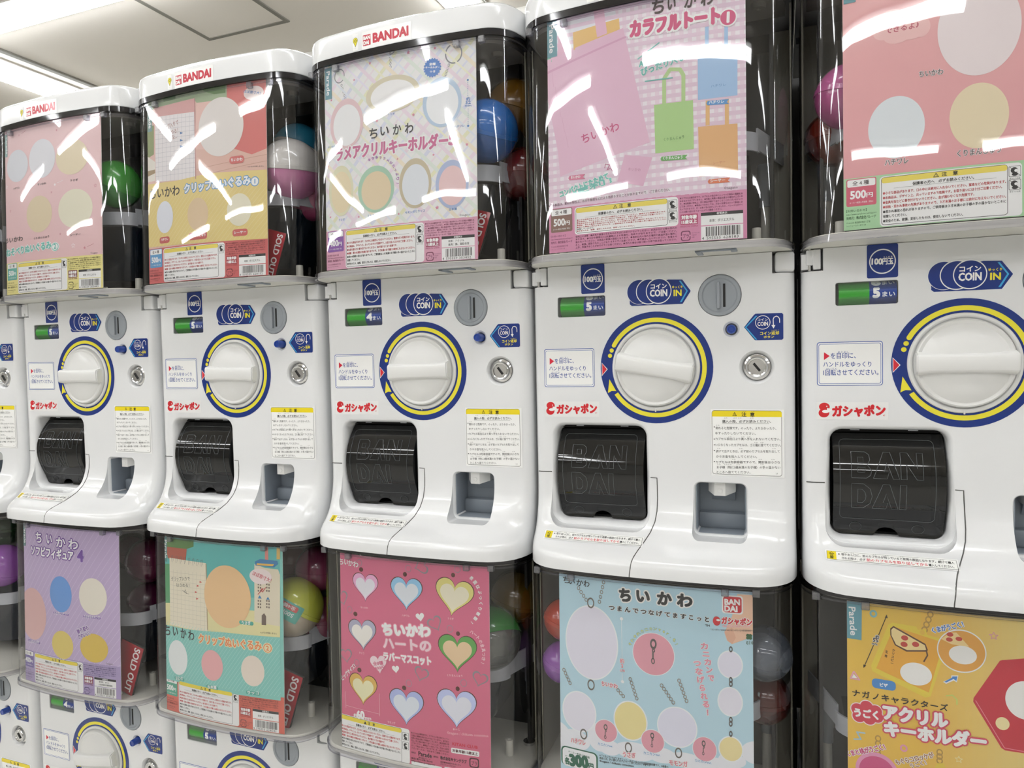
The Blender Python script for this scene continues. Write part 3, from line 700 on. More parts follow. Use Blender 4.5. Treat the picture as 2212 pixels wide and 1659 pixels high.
['E','printed_keychain',-8.1,373.6,41.5,24.5,'#d9cfae',4,0],
['E','printed_keychain',-7.6,371.7,34.1,20.1,'#f0efed',5,0],
['E','printed_keychain',65.2,352.1,27.4,32.6,'#b4cce4',4,0],
['E','printed_keychain',65.6,350.2,22.6,26.8,'#eef0f2',5,0],
['E','printed_keychain',-93.6,253.4,21.4,34.9,'#e0dcb4',4,0],
['E','printed_keychain',-93.1,251.5,17.6,28.6,'#e9d6a8',5,0],
['E','printed_keychain',-35.4,248.8,29,31.7,'#a5cfb0',4,0],
['E','printed_keychain',-34.9,246.9,23.8,26,'#e6cfa4',5,0],
['E','printed_keychain',25.3,250.1,23.9,33.1,'#c8ba97',4,0],
['E','printed_keychain',25.7,248.2,19.7,27.2,'#dfe4ea',5,0],
['E','printed_keychain',78,243.8,23,31.6,'#aab9dc',4,0],
['E','printed_keychain',78.5,242.1,18.9,25.8,'#ecc4c4',5,0],
['E','printed_keychain',-94.2,412.7,9,9.9,'#8f9096',2,0.86],
['E','printed_keychain',-90.6,399.3,1.6,1.92,'#9a9aa0',2,0.6],
['E','printed_keychain',-89.1,394.4,1.6,1.92,'#9a9aa0',2,0.6],
['E','printed_keychain',-87.6,389.5,1.6,1.92,'#9a9aa0',2,0.6],
['E','printed_keychain',-86.1,384.6,1.6,1.92,'#9a9aa0',2,0.6],
['E','printed_keychain',-84.6,379.7,1.6,1.92,'#9a9aa0',2,0.6],
['E','printed_keychain',-10.4,435.5,9,9.9,'#8f9096',2,0.86],
['E','printed_keychain',-10.4,427.7,1.6,1.92,'#9a9aa0',2,0.6],
['E','printed_keychain',-10.3,423.2,1.6,1.92,'#9a9aa0',2,0.6],
['E','printed_keychain',-10.1,418.7,1.6,1.92,'#9a9aa0',2,0.6],
['E','printed_keychain',-10,414.2,1.6,1.92,'#9a9aa0',2,0.6],
['E','printed_keychain',-9.8,409.7,1.6,1.92,'#9a9aa0',2,0.6],
['E','printed_keychain',-9.6,405.2,1.6,1.92,'#9a9aa0',2,0.6],
['E','printed_keychain',82.3,412.8,12,13.2,'#8f9096',2,0.86],
['E','printed_keychain',75.6,398.8,1.7,2.04,'#9a9aa0',2,0.6],
['E','printed_keychain',74.1,395.1,1.7,2.04,'#9a9aa0',2,0.6],
['E','printed_keychain',72.7,391.4,1.7,2.04,'#9a9aa0',2,0.6],
['E','printed_keychain',71.3,387.6,1.7,2.04,'#9a9aa0',2,0.6],
['E','printed_keychain',69.8,383.9,1.7,2.04,'#9a9aa0',2,0.6],
['X','badge_print',52.2,398.7,13,'#3f7fd0',4,20],
['T','badge_print','全種',47.9,402.2,56.7,401.3,3.3,'#f2f2f0',0.05,N,0,5],
['T','badge_print','キーホルダー',42.3,399,62.4,396.5,2.8,'#f2f2f0',0.05,N,0,5],
['T','badge_print','つき',48.5,392.4,56.2,391.7,3.1,'#f2f2f0',0.05,N,0,5],
['E','size_mark',101.4,376.1,1.3,1.3,'#4f86c8',4,0],
['E','size_mark',101.2,317,1.6,1.5,'#4f86c8',4,0],
['E','size_mark',101.3,372.4,0.5,0.5,'#4f86c8',4,0],
['E','size_mark',101.4,338.6,0.5,0.4,'#4f86c8',4,0],
['E','size_mark',101.3,370.1,0.4,0.4,'#4f86c8',4,0],
['E','size_mark',101.4,336,0.4,0.4,'#4f86c8',4,0],
['E','size_mark',101.3,367.7,0.4,0.4,'#4f86c8',4,0],
['E','size_mark',101.3,333.4,0.5,0.4,'#4f86c8',4,0],
['E','size_mark',101.2,365.3,0.5,0.5,'#4f86c8',4,0],
['E','size_mark',101.3,330.8,0.5,0.4,'#4f86c8',4,0],
['E','size_mark',101.2,363,0.5,0.4,'#4f86c8',4,0],
['E','size_mark',101.3,328.2,0.4,0.4,'#4f86c8',4,0],
['E','size_mark',101.2,360.6,0.4,0.4,'#4f86c8',4,0],
['E','size_mark',101.3,325.6,0.4,0.4,'#4f86c8',4,0],
['E','size_mark',101.2,358.2,0.4,0.5,'#4f86c8',4,0],
['E','size_mark',101.2,323,0.5,0.5,'#4f86c8',4,0],
['E','size_mark',101.1,355.8,0.5,0.5,'#4f86c8',4,0],
['E','size_mark',101.2,320.4,0.5,0.5,'#4f86c8',4,0],
['T','size_mark','約',99,349.6,104,349.5,4.4,'#4f86c8',0.03,N,0,4],
['T','size_mark','52',98.1,345.4,104.9,345.1,3.9,'#4f86c8',0.05,N,0,4],
['T','size_mark','mm',97.1,342.1,105.7,341.5,2.8,'#4f86c8',0.03,N,0,4],
['T','caption','トリオ',-14.2,345.3,-4.4,344.8,3.1,'#4f86c8',0.02,N,0,4],
['T','caption','ハチワレ',82.3,316.2,96.1,316.2,3.3,'#4f86c8',0.02,N,0,4],
['T','caption','ちいかわ',-115.5,315.4,-102.5,315.3,3,'#4f86c8',0.02,N,0,4],
['T','caption','うさぎ',-98.1,211.6,-87.8,211.4,3.3,'#4f86c8',0.02,N,0,4],
['T','caption','くりまんじゅう',-48.2,211.9,-23.9,212.3,3.4,'#4f86c8',0.02,N,0,4],
['T','caption','モモンガとラッコ',10.2,210.8,39,211.4,3.3,'#4f86c8',0.02,N,0,4],
['T','caption','古本屋',73.4,209.4,84.6,209.8,3.2,'#4f86c8',0.02,N,0,4],
['T','caption','キ',-46.5,286.9,-42.6,288.1,4.5,'#a55fb0',0.04,N,0,4],
['T','caption','ラ',-41.2,288.7,-37,289.2,4.3,'#a55fb0',0.04,N,0,4],
['T','caption','キ',-35.5,289.4,-31.2,289.1,4.2,'#a55fb0',0.04,N,0,4],
['T','caption','ラ',-29.7,288.9,-25.5,287.9,4,'#a55fb0',0.04,N,0,4],
['T','caption','ラ',-24,287.3,-20,285.7,4,'#a55fb0',0.04,N,0,4],
['T','caption','メ',-18.6,284.7,-15,282.5,3.9,'#a55fb0',0.04,N,0,4],
['T','caption','が',-13.8,281.1,-10.7,278.4,4.1,'#a55fb0',0.04,N,0,4],
['T','caption','た',-9.7,276.8,-7.2,273.7,4.3,'#a55fb0',0.04,N,0,4],
['T','caption','っ',-6.5,271.8,-4.7,268.4,4.4,'#a55fb0',0.04,N,0,4],
['T','caption','ぷ',-4.2,266.4,-3.2,262.8,4.5,'#a55fb0',0.04,N,0,4],
['T','caption','り',-3,260.8,-2.9,257.2,4.6,'#a55fb0',0.04,N,0,4],
['T','caption','！',-3,255.2,-3.6,251.7,4.7,'#a55fb0',0.04,N,0,4],
['T','title_lettering','ち',-45,317.7,-32.1,317,14.8,'#302c30',0.02,N,0,5],
['T','title_lettering','い',-27,319,-14.3,318.4,14.7,'#302c30',0.02,N,0,5],
['T','title_lettering','か',-7.3,317.9,5,317.4,14.6,'#302c30',0.02,N,0,5],
['T','title_lettering','わ',11.1,317.2,23.1,316.8,14.4,'#302c30',0.02,N,0,5],
['T','title_lettering','ラメアクリルキーホルダー',-101.3,295.3,72.7,292.3,18.4,'#cf5f92',0.05,'#f2f2f0',0.09,5],
['T','title_lettering','5',74.4,295.4,84.4,295,15.7,'#cf5f92',0.06,'#f2f2f0',0.09,5],
['B','brand_tab',-120,384,-108,428,0,'#5f97a3',5],
['T','brand_tab','Parade',-117,423,-117,389.5,6.3,'#f2f2f0',0.03,N,0,6],
['BLK','','#e39db9',7,'400','#8f4fb0','4595559353852',['本体：アクリル','金具：鉄、亜鉛合金'],2,'#8a3c5c',0,'#b04468','#6a6066']],
'u4':[
['R','background_print',-121,144.5,112.5,430,'#efe6ec','#efe6ec',1,0],
['D','background_print',-121,199,112.5,430,90,9.4,4.7,['#ead2e0'],1,0],
['D','background_print',-121,199,112.5,430,0,9.4,4.7,['#e3c5d8'],2,0],
['G','printed_tote_bag',[[-118.9,441.4],[-79.2,444],[-45.6,442.2],[-37.4,442.4],[-29.6,403.2],[-37.8,398.9],[-115,388.8]],'#e4e2ea',2],
['G','printed_tote_bag',[[-87.1,410.3],[-29.5,415],[-28.6,402],[-86.2,388.8]],'#ecbd62',3],
['G','printed_tote_bag',[[-121.3,392.3],[-117.2,391.4],[-115.1,380.6],[-121.4,380.3]],'#79c4a4',3],
['G','printed_tote_bag',[[-105.6,427.8],[-101.6,427.9],[-98.3,387.3],[-107.2,386.1]],'#e8b3cc',4],
['G','printed_tote_bag',[[-62.2,442],[-49.7,444.2],[-43.9,400.1],[-56.4,397.7]],'#e8b3cc',4],
['G','printed_tote_bag',[[-121.4,384],[-24.6,402.6],[5.8,264],[-105.3,237.8],[-108.3,270.1],[-122.7,342.9]],'#e6b6cf',3],
['G','printed_tote_bag',[[-121.5,369.6],[-21.7,392.7],[-20.7,390.6],[-121.5,366.5]],'#db9dc0',4],
['K','printed_tote_bag',[[-115.2,368.2],[-113.1,349.3]],0.5,'#dda3c2',4,0],
['K','printed_tote_bag',[[-110.9,348.8],[-108.4,329.8]],0.5,'#dda3c2',4,0],
['K','printed_tote_bag',[[-106.6,329.5],[-103.7,310.5]],0.5,'#dda3c2',4,0],
['K','printed_tote_bag',[[-102.4,310.2],[-99,291.2]],0.5,'#dda3c2',4,0],
['K','printed_tote_bag',[[-98.1,291.1],[-94.4,272.1]],0.5,'#dda3c2',4,0],
['T','caption','ちいかわ',-75.5,273.3,-29.7,282.9,11.6,'#cf3f7c',0.02,N,0,5],
['G','printed_tote_bag',[[-23.9,253.1],[8.6,246.1],[-2.4,213.7],[-33.3,222.5]],'#e4b0cc',3],
['T','printed_tote_bag','ちいかわ',-20.1,233.8,-5.2,231.1,3.9,'#b86a92',0,N,0,4],
['K','printed_tote_bag',[[70.9,387.1],[70.6,354.9]],4,'#9cc2e8',3,0],
['K','printed_tote_bag',[[91.8,389.5],[91.5,352]],4,'#9cc2e8',3,0],
['G','printed_tote_bag',[[60.6,362.1],[103.7,360.6],[103.3,305.4],[60.5,305.4]],'#9cc2ea',4],
['K','printed_tote_bag',[[22.6,305.4],[22.8,335.3],[29.6,344.9],[40.9,343.1],[44.6,335.9],[44.3,305.3]],4.4,'#b0d184',3,0],
['G','printed_tote_bag',[[11,306.5],[55,306.1],[55.6,250.3],[12.1,250.1]],'#a9d37f',4],
['K','printed_tote_bag',[[71.2,303.6],[70.9,275.2]],4.4,'#e8b469',3,0],
['K','printed_tote_bag',[[92,302.9],[91.8,273.8]],4.4,'#e8b469',3,0],
['G','printed_tote_bag',[[60.5,274.9],[103.1,273.8],[103.4,219],[61.3,218.2]],'#e8ae67',4],
['T','caption','ハチワレ',74.9,317.4,91.2,317.2,3.4,'#4f86c8',0,N,0,6],
['T','caption','くりまんじゅう',22.2,262.9,44.9,263.4,3.9,'#4a8a4a',0,N,0,6],
['T','caption','シーサー',76.5,230,89.7,230.6,3.2,'#c8643c',0,N,0,6],
['G','caption',[[71.2,302.9],[94.4,302.3],[91.8,299.2],[94.3,297],[71.1,298],[69.7,300.4]],'#4c97d6',5],
['T','caption','ハチワレ',72.6,299.1,88.9,298.4,3.7,'#f2f2f0',0.04,N,0,6],
['G','caption',[[19.4,245.6],[48.5,244.6],[45.9,241.4],[48.5,239.2],[19.3,240.5],[17.8,243]],'#64b050',5],
['T','caption','くりまんじゅう',20.9,241.7,42.9,240.6,3.7,'#f2f2f0',0.04,N,0,6],
['G','caption',[[72,213.9],[95,214.1],[92.4,210.9],[94.9,208.8],[71.9,209],[70.5,211.4]],'#e8713c',5],
['T','caption','シーサー',73.4,210.2,89.5,210,3.6,'#f2f2f0',0.04,N,0,6],
['G','caption',[[-93,236.9],[-72.7,236.6],[-75.7,233.3],[-72.7,230.8],[-93,231.4],[-94.8,234.2]],'#dc6a92',5],
['T','caption','ちいかわ',-91.3,232.6,-79.1,232.4,3.9,'#f2f2f0',0.04,N,0,6],
['T','title_lettering','ち',9,411.7,22.5,410.7,17.3,'#4a3a36',0.03,N,0,7],
['T','title_lettering','い',27.3,412.7,35.8,412.1,17.2,'#4a3a36',0.03,N,0,7],
['T','title_lettering','か',46.1,412.2,58.2,411,16.9,'#4a3a36',0.03,N,0,7],
['T','title_lettering','わ',64.6,411.3,77.4,410.6,17,'#4a3a36',0.03,N,0,7],
['T','title_lettering','カラフルトート',-15.7,389.6,84.5,388.8,18.7,'#d9457c',0.08,'#f2f2f0',0.13,7],
['E','title_lettering',93.9,393.9,9.9,10.3,'#f2f2f0',7,0],
['E','title_lettering',93.9,393.9,8.3,8.6,'#d9457c',8,0],
['T','title_lettering','1',91.4,388.7,96.2,388.5,11.4,'#f2f2f0',0.08,N,0,9],
['T','slogan_lettering','A4サイズに',-5.8,352.6,32.5,354,8.4,'#5cb8b0',0.05,'#f2f2f0',0.06,6],
['T','slogan_lettering','ぴったり入る!!',-2.7,342.3,50.9,354.1,8.9,'#5cb8b0',0.05,'#f2f2f0',0.06,6],
['K','slogan_lettering',[[-7.6,362.7],[17.8,377.7]],1.4,'#5cb8b0',6,0],
['K','slogan_lettering',[[0.6,335.5],[32.7,334.8]],1.4,'#5cb8b0',6,0],
['T','slogan_lettering','コンパクトにたためて',-105.1,212,-43.5,227.1,7.6,'#5cc0b4',0.06,'#f2f2f0',0.08,6],
['T','slogan_lettering','便利！',-88,212,-39.4,222.3,6.3,'#5cc0b4',0.06,'#f2f2f0',0.08,6],
['K','slogan_lettering',[[-48.5,240.4],[-47.4,245.2],[-42.3,243.5],[-45.4,238],[-39.2,240.2],[-42.3,245.5],[-39.3,236.2],[-35.6,234.7]],0.9,'#b8487c',5,0],
['T','fine_print','※この製品は、素材の特性上、水分や摩擦などにより色移りすることがありますので、ご了承ください。',-121.5,201.6,28.4,205.1,3.4,'#6a3a54',0.01,N,0,4],
['B','brand_tab',-121,386,-108,431,0,'#5f97a3',5],
['T','brand_tab','Parade',-118,426,-118,391.5,6.3,'#f2f2f0',0.03,N,0,6],
['BLK','','#dd86ae',4,'500','#8a6455','4595555628183',['本体：ポリエステル'],2,'#8a3c64',1,'#c84878','#6a6066'],
['T','fine_print','使用上の注意\u3000●火気や高温となるもののそばには近づけないでください。火災ややけど等の恐れが',-86,160.6,36,160.6,2.4,'#7a3058',0.02,N,0,3],
['T','fine_print','あります。●水分や摩擦など(洗濯時)による色落ち、色移りがありますので、ご注意ください。',-86,157.3,36,157.3,2.4,'#7a3058',0.02,N,0,3],
['T','fine_print','扱わないでください。本商品の破損の原因となります。●直射日光の当たる場所や高温多湿の場所に',-86,154,36,154,2.4,'#7a3058',0.02,N,0,3],
['T','fine_print','ると、破損、変形されることがありますのでご注意ください。●洗濯はしないでください。色落ちや',-86,150.7,36,150.7,2.4,'#7a3058',0.02,N,0,3],
['T','fine_print','上手、洗濯することがあるのでご注意ください。●汚れた場合は固く絞った布で拭き取ってください。',-86,147.4,36,147.4,2.4,'#7a3058',0.02,N,0,3]],
'u5':[
['R','background_print',-121,144.5,112.5,430,'#e89ba0','#eeaaa8',1,0],
['E','picture',1.9,336.5,35.9,48.2,'#eedfdf',2,0],
['E','picture',-71.5,247.3,25.9,32.1,'#dfe6ea',2,0],
['E','picture',1.5,248.1,25.5,32.6,'#ecd9ae',2,0],
['E','speech_bubble',-66.4,352,21,13.8,'#f2bcb8',2,0],
['E','speech_bubble',-82.5,348.6,9.9,8.7,'#f2bcb8',2,0],
['E','speech_bubble',-74.8,361.7,10.7,8.6,'#f2bcb8',2,0],
['E','speech_bubble',-55.1,359.9,12,8.5,'#f2bcb8',2,0],
['E','speech_bubble',-48.4,346.4,8.2,10.3,'#f2bcb8',2,0],
['E','speech_bubble',-70.3,341.6,12.1,7.8,'#f2bcb8',2,0],
['E','speech_bubble',-56.7,343,10.5,7.7,'#f2bcb8',2,0],
['T','speech_bubble','おすわり',-79.4,354,-55.1,354.7,7.2,'#c84e62',0.03,N,0,3],
['T','speech_bubble','できるよ♪',-80.7,345.6,-50.6,346,7.4,'#c84e62',0.03,N,0,3],
['T','caption','ちいかわ',-50.6,295.1,-29.4,294.3,6.2,'#6a5252',0.02,'#f2f2f0',0.05,4],
['T','caption','ハチワレ',-82,208.4,-60.6,208.4,6.6,'#6a5252',0.02,'#f2f2f0',0.05,4],
['T','caption','くりまんじゅう',-17.4,209.1,19.8,209.2,6.7,'#6a5252',0.02,'#f2f2f0',0.05,4],
['B','brand_tab',-120,386,-108.5,427,0,'#5f97a3',5],
['T','brand_tab','Parade',-117,422,-117,391.5,6.3,'#f2f2f0',0.03,N,0,6],
['BLK','','#a5d8a0',4,'500','#d8506c','4595555628800',['本体：ポリエステル'],2,'#3a6a40',0,'#a03848','#6a6066']],
'l1':[
['R','background_print',-121,144.5,112.5,430,'#bba6cb','#bba6cb',1,0],
['D','background_print',-121,199,112.5,430,52,9.5,0.5,['#d6c8e0'],1,0],
['E','picture',-90.4,265.8,37.7,45.8,'#d6a9a6',2,0],
['E','picture',-14,309.4,27.4,31.1,'#5f95d8',2,0],
['E','picture',61.3,312.5,30.5,31.2,'#e3dccc',2,0],
['E','picture',-11.2,222.1,26.5,24.3,'#d9c25c',2,0],
['E','picture',62.3,225.5,30.5,24.3,'#d6b63c',2,0],
['B','caption',-105.7,214.7,-70.5,218.5,3,'#7f62ae',3],
['T','caption','うさぎなちいかわ',-103,212.3,-73.1,215.4,5,'#f2f2f0',0.03,N,0,4],
['B','caption',-33,274.5,5.9,277.5,3,'#7f62ae',3],
['T','caption','うさぎなハチワレ',-30.7,272.9,3.7,275.3,4.6,'#f2f2f0',0.03,N,0,4],
['B','caption',39.8,275.5,78.3,278.8,3,'#7f62ae',3],
['T','caption','うさぎなモモンガ',41.9,274.8,76.4,276.4,4.6,'#f2f2f0',0.03,N,0,4],
['B','caption',-20.4,193,-3.4,197.9,3,'#7f62ae',3],
['T','caption','うさぎ',-18.1,193.6,-5.7,193.8,4.9,'#f2f2f0',0.03,N,0,4],
['T','caption','後ろ姿も',26.7,245.5,52.3,256.2,7.9,'#7a4fa0',0.05,'#f2f2f0',0.08,4],
['T','caption','かわいい！',29.4,237.3,54.9,246.9,8,'#7a4fa0',0.05,'#f2f2f0',0.08,4],
['T','title_lettering','ち',-80.3,393.4,-59.6,393.7,18.8,'#f2f2f0',0.03,'#7a50a8',0.1,5],
['T','title_lettering','い',-47.7,393.7,-34.5,393.7,18.5,'#f2f2f0',0.03,'#7a50a8',0.1,5],
['T','title_lettering','か',-22.5,390.4,0,390.6,18.1,'#f2f2f0',0.03,'#7a50a8',0.1,5],
['T','title_lettering','わ',7.6,389.3,29.6,389,18,'#f2f2f0',0.03,'#7a50a8',0.1,5],
['T','title_lettering','ソフビフィギュア',-92.3,370.7,18.3,370.1,16.3,'#f2f2f0',0.05,'#7a50a8',0.1,5],
['T','title_lettering','4',25.6,370.6,45.1,370.5,18.9,'#7a50a8',0.08,'#c8b4dc',0.06,5],
['B','brand_tab',-117,384,-109,424,0,'#5f8f90',5],
['T','brand_tab','Parade',-114,419,-114,389.5,6.3,'#f2f2f0',0.03,N,0,6],
['BLK','','#a391bd',5,'400','#6a58a0','4595559353234',['本体：PVC','(ST基準適合可塑剤使用)'],1,'#4c3c70',0,'#8c2444','#6a6066']],
'l2':[
['R','background_print',-121,144.5,112.5,430,'#7ec3b8','#7ec3b8',1,0],
['G','picture',[[-124.9,419.4],[113.6,424.3],[113.1,350.5],[-123,326]],'#58b8b4',1],
['G','picture',[[-123,323.4],[-100.5,319.1],[73.2,326.4],[112.7,320.1],[112.2,287.3],[-124,280.2]],'#e0d89c',2],
['G','picture',[[-124.8,421.9],[-49.2,424.1],[-49.4,414.2],[-80.6,403.9],[-125.1,406.7]],'#5f8a48',2],
['G','picture',[[-112.8,408.1],[-64.4,409.2],[-66.9,390.4],[-108.3,389.7]],'#b85c44',3],
['G','picture',[[-125.7,378.8],[-95.5,382.3],[-96.8,319.6],[-123.2,315.8]],'#4f9a66',2],
['G','picture',[[88.3,424.1],[93.7,424],[94,403.3],[88,402.9]],'#d8867c',3],
['G','picture',[[108.4,424],[114.1,423.8],[113.9,406.7],[108.1,406.4]],'#d9b868',3],
['G','picture',[[69.3,397],[87.9,392.3],[110.5,391.3],[113.6,383.3],[112.5,306],[68,309.3]],'#dcd2b8',3],
['G','picture',[[70.2,400.7],[79.9,405.3],[109.4,404.2],[110.7,399.5],[104,394],[71.5,394.8]],'#3a80b4',4],
['G','picture',[[74.3,398.6],[104,398.7],[101.3,395.7],[72.9,395.6]],'#e6b84a',5],
['B','picture',74.9,365.2,77.1,367.9,0,'#6b5a4e',5],
['B','picture',78.8,365,80.9,367.7,0,'#6b5a4e',5],
['B','picture',74.9,360.5,77,363.2,0,'#6b5a4e',5],
['B','picture',78.7,360.3,80.9,363,0,'#6b5a4e',5],
['B','picture',74.8,355.8,76.9,358.4,0,'#6b5a4e',5],
['B','picture',78.6,355.6,80.8,358.2,0,'#6b5a4e',5],
['B','picture',74.6,340.4,76.7,343,0,'#6b5a4e',5],
['B','picture',78.4,340.2,80.6,342.9,0,'#6b5a4e',5],
['B','picture',74.5,335.6,76.6,338.3,0,'#6b5a4e',5],
['B','picture',78.3,335.5,80.5,338.1,0,'#6b5a4e',5],
['B','picture',74.4,330.9,76.6,333.6,0,'#6b5a4e',5],
['B','picture',78.3,330.8,80.4,333.4,0,'#6b5a4e',5],
['B','picture',90,366.3,92.1,368.9,0,'#6b5a4e',5],
['B','picture',93.7,366,95.8,368.7,0,'#6b5a4e',5],
['B','picture',89.9,361.6,92,364.2,0,'#6b5a4e',5],
['B','picture',93.7,361.3,95.8,364,0,'#6b5a4e',5],
['B','picture',89.8,356.8,91.9,359.5,0,'#6b5a4e',5],
['B','picture',93.6,356.6,95.7,359.3,0,'#6b5a4e',5],
['B','picture',89.6,341.5,91.7,344.2,0,'#6b5a4e',5],
['B','picture',93.4,341.3,95.5,344,0,'#6b5a4e',5],
['B','picture',89.5,336.8,91.6,339.5,0,'#6b5a4e',5],
['B','picture',93.3,336.6,95.4,339.3,0,'#6b5a4e',5],
['B','picture',89.5,332.1,91.6,334.8,0,'#6b5a4e',5],
['B','picture',93.2,331.9,95.3,334.6,0,'#6b5a4e',5],
['G','picture',[[81.1,305.8],[81.4,320],[85.5,323.9],[89,319.4],[88.8,306]],'#6b5a4e',5],
['G','picture',[[74.9,345.4],[78.2,350.4],[81.7,345.5]],'#3a80b4',5],
['G','picture',[[89.3,344.7],[92.6,349.1],[95.8,344.7]],'#3a80b4',5],
['G','picture',[[-104.5,391.3],[-23.6,390.9],[-22.3,282.6],[-104.9,283.3]],'#e6ddc4',3],
['G','picture',[[-24.3,389.6],[-22.3,389.3],[-21,286.4],[-22.9,286]],'#b09a74',4],
['K','picture',[[-103.9,368.8],[-22.4,370.8]],0.25,'#b5b09c',4,0],
['K','picture',[[-104,361.8],[-22.5,363.7]],0.25,'#b5b09c',4,0],
['K','picture',[[-104.2,354.7],[-22.6,356.7]],0.25,'#b5b09c',4,0],
['K','picture',[[-104.3,347.7],[-22.7,349.6]],0.25,'#b5b09c',4,0],
['K','picture',[[-104.5,340.6],[-22.9,342.5]],0.25,'#b5b09c',4,0],
['K','picture',[[-104.6,333.6],[-23,335.4]],0.25,'#b5b09c',4,0],
['K','picture',[[-104.8,326.5],[-23.1,328.3]],0.25,'#b5b09c',4,0],
['K','picture',[[-104.9,319.5],[-23.2,321.3]],0.25,'#b5b09c',4,0],
['K','picture',[[-105,312.4],[-23.3,314.2]],0.25,'#b5b09c',4,0],
['K','picture',[[-105.2,305.3],[-23.5,307.1]],0.25,'#b5b09c',4,0],
['K','picture',[[-105.3,298.3],[-23.6,300]],0.25,'#b5b09c',4,0],
['K','picture',[[-105.5,291.2],[-23.7,292.9]],0.25,'#b5b09c',4,0],
['K','picture',[[-95.7,373.6],[-96.7,285.8]],0.25,'#b5b09c',4,0],
['K','picture',[[-86.6,373.8],[-87.6,285.9]],0.25,'#b5b09c',4,0],
['K','picture',[[-77.7,374.1],[-78.7,285.9]],0.25,'#b5b09c',4,0],
['K','picture',[[-68.9,374.3],[-69.9,286]],0.25,'#b5b09c',4,0],
['K','picture',[[-60.3,374.5],[-61.3,286]],0.25,'#b5b09c',4,0],
['K','picture',[[-51.8,374.7],[-52.8,285.9]],0.25,'#b5b09c',4,0],
['K','picture',[[-43.4,374.8],[-44.4,285.8]],0.25,'#b5b09c',4,0],
['K','picture',[[-35.2,374.9],[-36.2,285.7]],0.25,'#b5b09c',4,0],
['K','picture',[[-27.1,375],[-28,285.5]],0.25,'#b5b09c',4,0],
['K','picture',[[-98.4,384.5],[-99.7,394.4],[-96,395.5],[-95.4,387.3]],0.5,'#6a6a66',5,0],
['K','picture',[[-88.5,384.6],[-89.8,394.4],[-86.2,395.6],[-85.6,387.4]],0.5,'#6a6a66',5,0],
['K','picture',[[-78.9,384.7],[-80.1,394.5],[-76.6,395.6],[-76,387.4]],0.5,'#6a6a66',5,0],
['K','picture',[[-69.4,384.7],[-70.6,394.5],[-67.1,395.6],[-66.6,387.4]],0.5,'#6a6a66',5,0],
['K','picture',[[-60.1,384.7],[-61.3,394.4],[-57.9,395.5],[-57.3,387.4]],0.5,'#6a6a66',5,0],
['K','picture',[[-51,384.6],[-52.1,394.3],[-48.7,395.4],[-48.2,387.3]],0.5,'#6a6a66',5,0],
['K','picture',[[-41.9,384.5],[-43.1,394.2],[-39.8,395.3],[-39.3,387.2]],0.5,'#6a6a66',5,0],
['K','picture',[[-33.1,384.4],[-34.2,394.1],[-30.9,395.1],[-30.4,387.1]],0.5,'#6a6a66',5,0],
['T','picture','クリップ入りで',-100.5,354.2,-57.8,359.7,6.4,'#4a4a40',0,N,0,5],
['T','picture','はさめる！',-88.2,346.2,-59.1,349.2,6.2,'#4a4a40',0,N,0,5],
['K','picture',[[-74.8,342.4],[-66.1,338.5],[-67.8,344.5],[-71.3,340.3],[-60.3,338]],0.5,'#4a4a40',5,0],
['G','picture',[[-43.1,355],[-37.9,353.6],[-43.2,351.5]],'#d0584c',5],
['G','picture',[[-47.3,344.7],[-42,343.3],[-47.4,341.2]],'#d0584c',5],
['G','picture',[[-44.8,334.6],[-39.6,333.3],[-44.9,331.2]],'#d0584c',5],
['G','picture',[[-37.1,361.7],[-31.9,360.3],[-37.2,358.3]],'#d0584c',5],
['E','picture',17.4,342.8,45,48.1,'#e6be88',6,0],
['E','picture',80,378.9,19.5,11.8,'#ecdcd8',6,0],
['T','picture','ほぼ原寸大！',65.7,380.2,97.8,370.6,6.5,'#c84858',0.02,N,0,7],
['K','picture',[[89.1,363],[83.2,355.5],[80.6,359.6],[84.7,360.8],[75,351.3]],1.2,'#c04040',7,0],
['G','picture',[[-123.9,281.5],[-65.5,281.6],[15,287.2],[112.3,289.6],[112.2,194.6],[-123.9,194]],'#7ec6bb',5],
['D','picture',-121,200,112.5,288,52,5,0.5,['#a8dad0'],6,0],
['E','picture',-87.6,233.4,22,27.6,'#dfe4e2',7,0],
['E','picture',-13.7,232.7,21.8,23.8,'#e6a8a8',7,0],
['E','picture',64,234.2,21,23.3,'#e6d8c8',7,0],
['B','caption',40.4,303.3,66.7,309.1,4,'#4aa896',7],
['T','caption','うさぎ',45.2,302.9,61.7,304,5.7,'#f2f2f0',0.04,N,0,8],
['T','caption','※メモは付属しません',78.8,292.6,107.3,293.4,3,'#4a4038',0,N,0,7],
['B','caption',-96.2,197.2,-73.4,202.3,4,'#4aa896',7],
['T','caption','モモンガ',-92.7,196.7,-76.9,198.6,5.5,'#f2f2f0',0.04,N,0,8],
['B','caption',-26.3,195.6,-1.8,201,4,'#4aa896',7],
['T','caption','古本屋',-23.2,195.1,-4.9,197,5.2,'#f2f2f0',0.04,N,0,8],
['B','caption',51.1,197.8,77.3,203.4,4,'#4aa896',7],
['T','caption','ラッコ',53.9,197.8,74.6,199.4,5.1,'#f2f2f0',0.04,N,0,8],
['T','title_lettering','ち',-118.5,264.7,-104.5,265.2,17.3,'#262424',0.02,N,0,8],
['T','title_lettering','い',-97.8,266.3,-86.9,266.5,17.1,'#262424',0.02,N,0,8],
['T','title_lettering','か',-79.8,265.6,-67.5,266,16.8,'#262424',0.02,N,0,8],
['T','title_lettering','わ',-63,265.2,-50.5,265,16.8,'#262424',0.02,N,0,8],
['T','title_lettering','クリップぬいぐるみ',-40.5,264.3,80.6,266.8,14.2,'#e8803c',0.03,'#f4ecc0',0.09,8],
['E','title_lettering',91,271.8,8.6,8,'#f4ecc0',8,0],
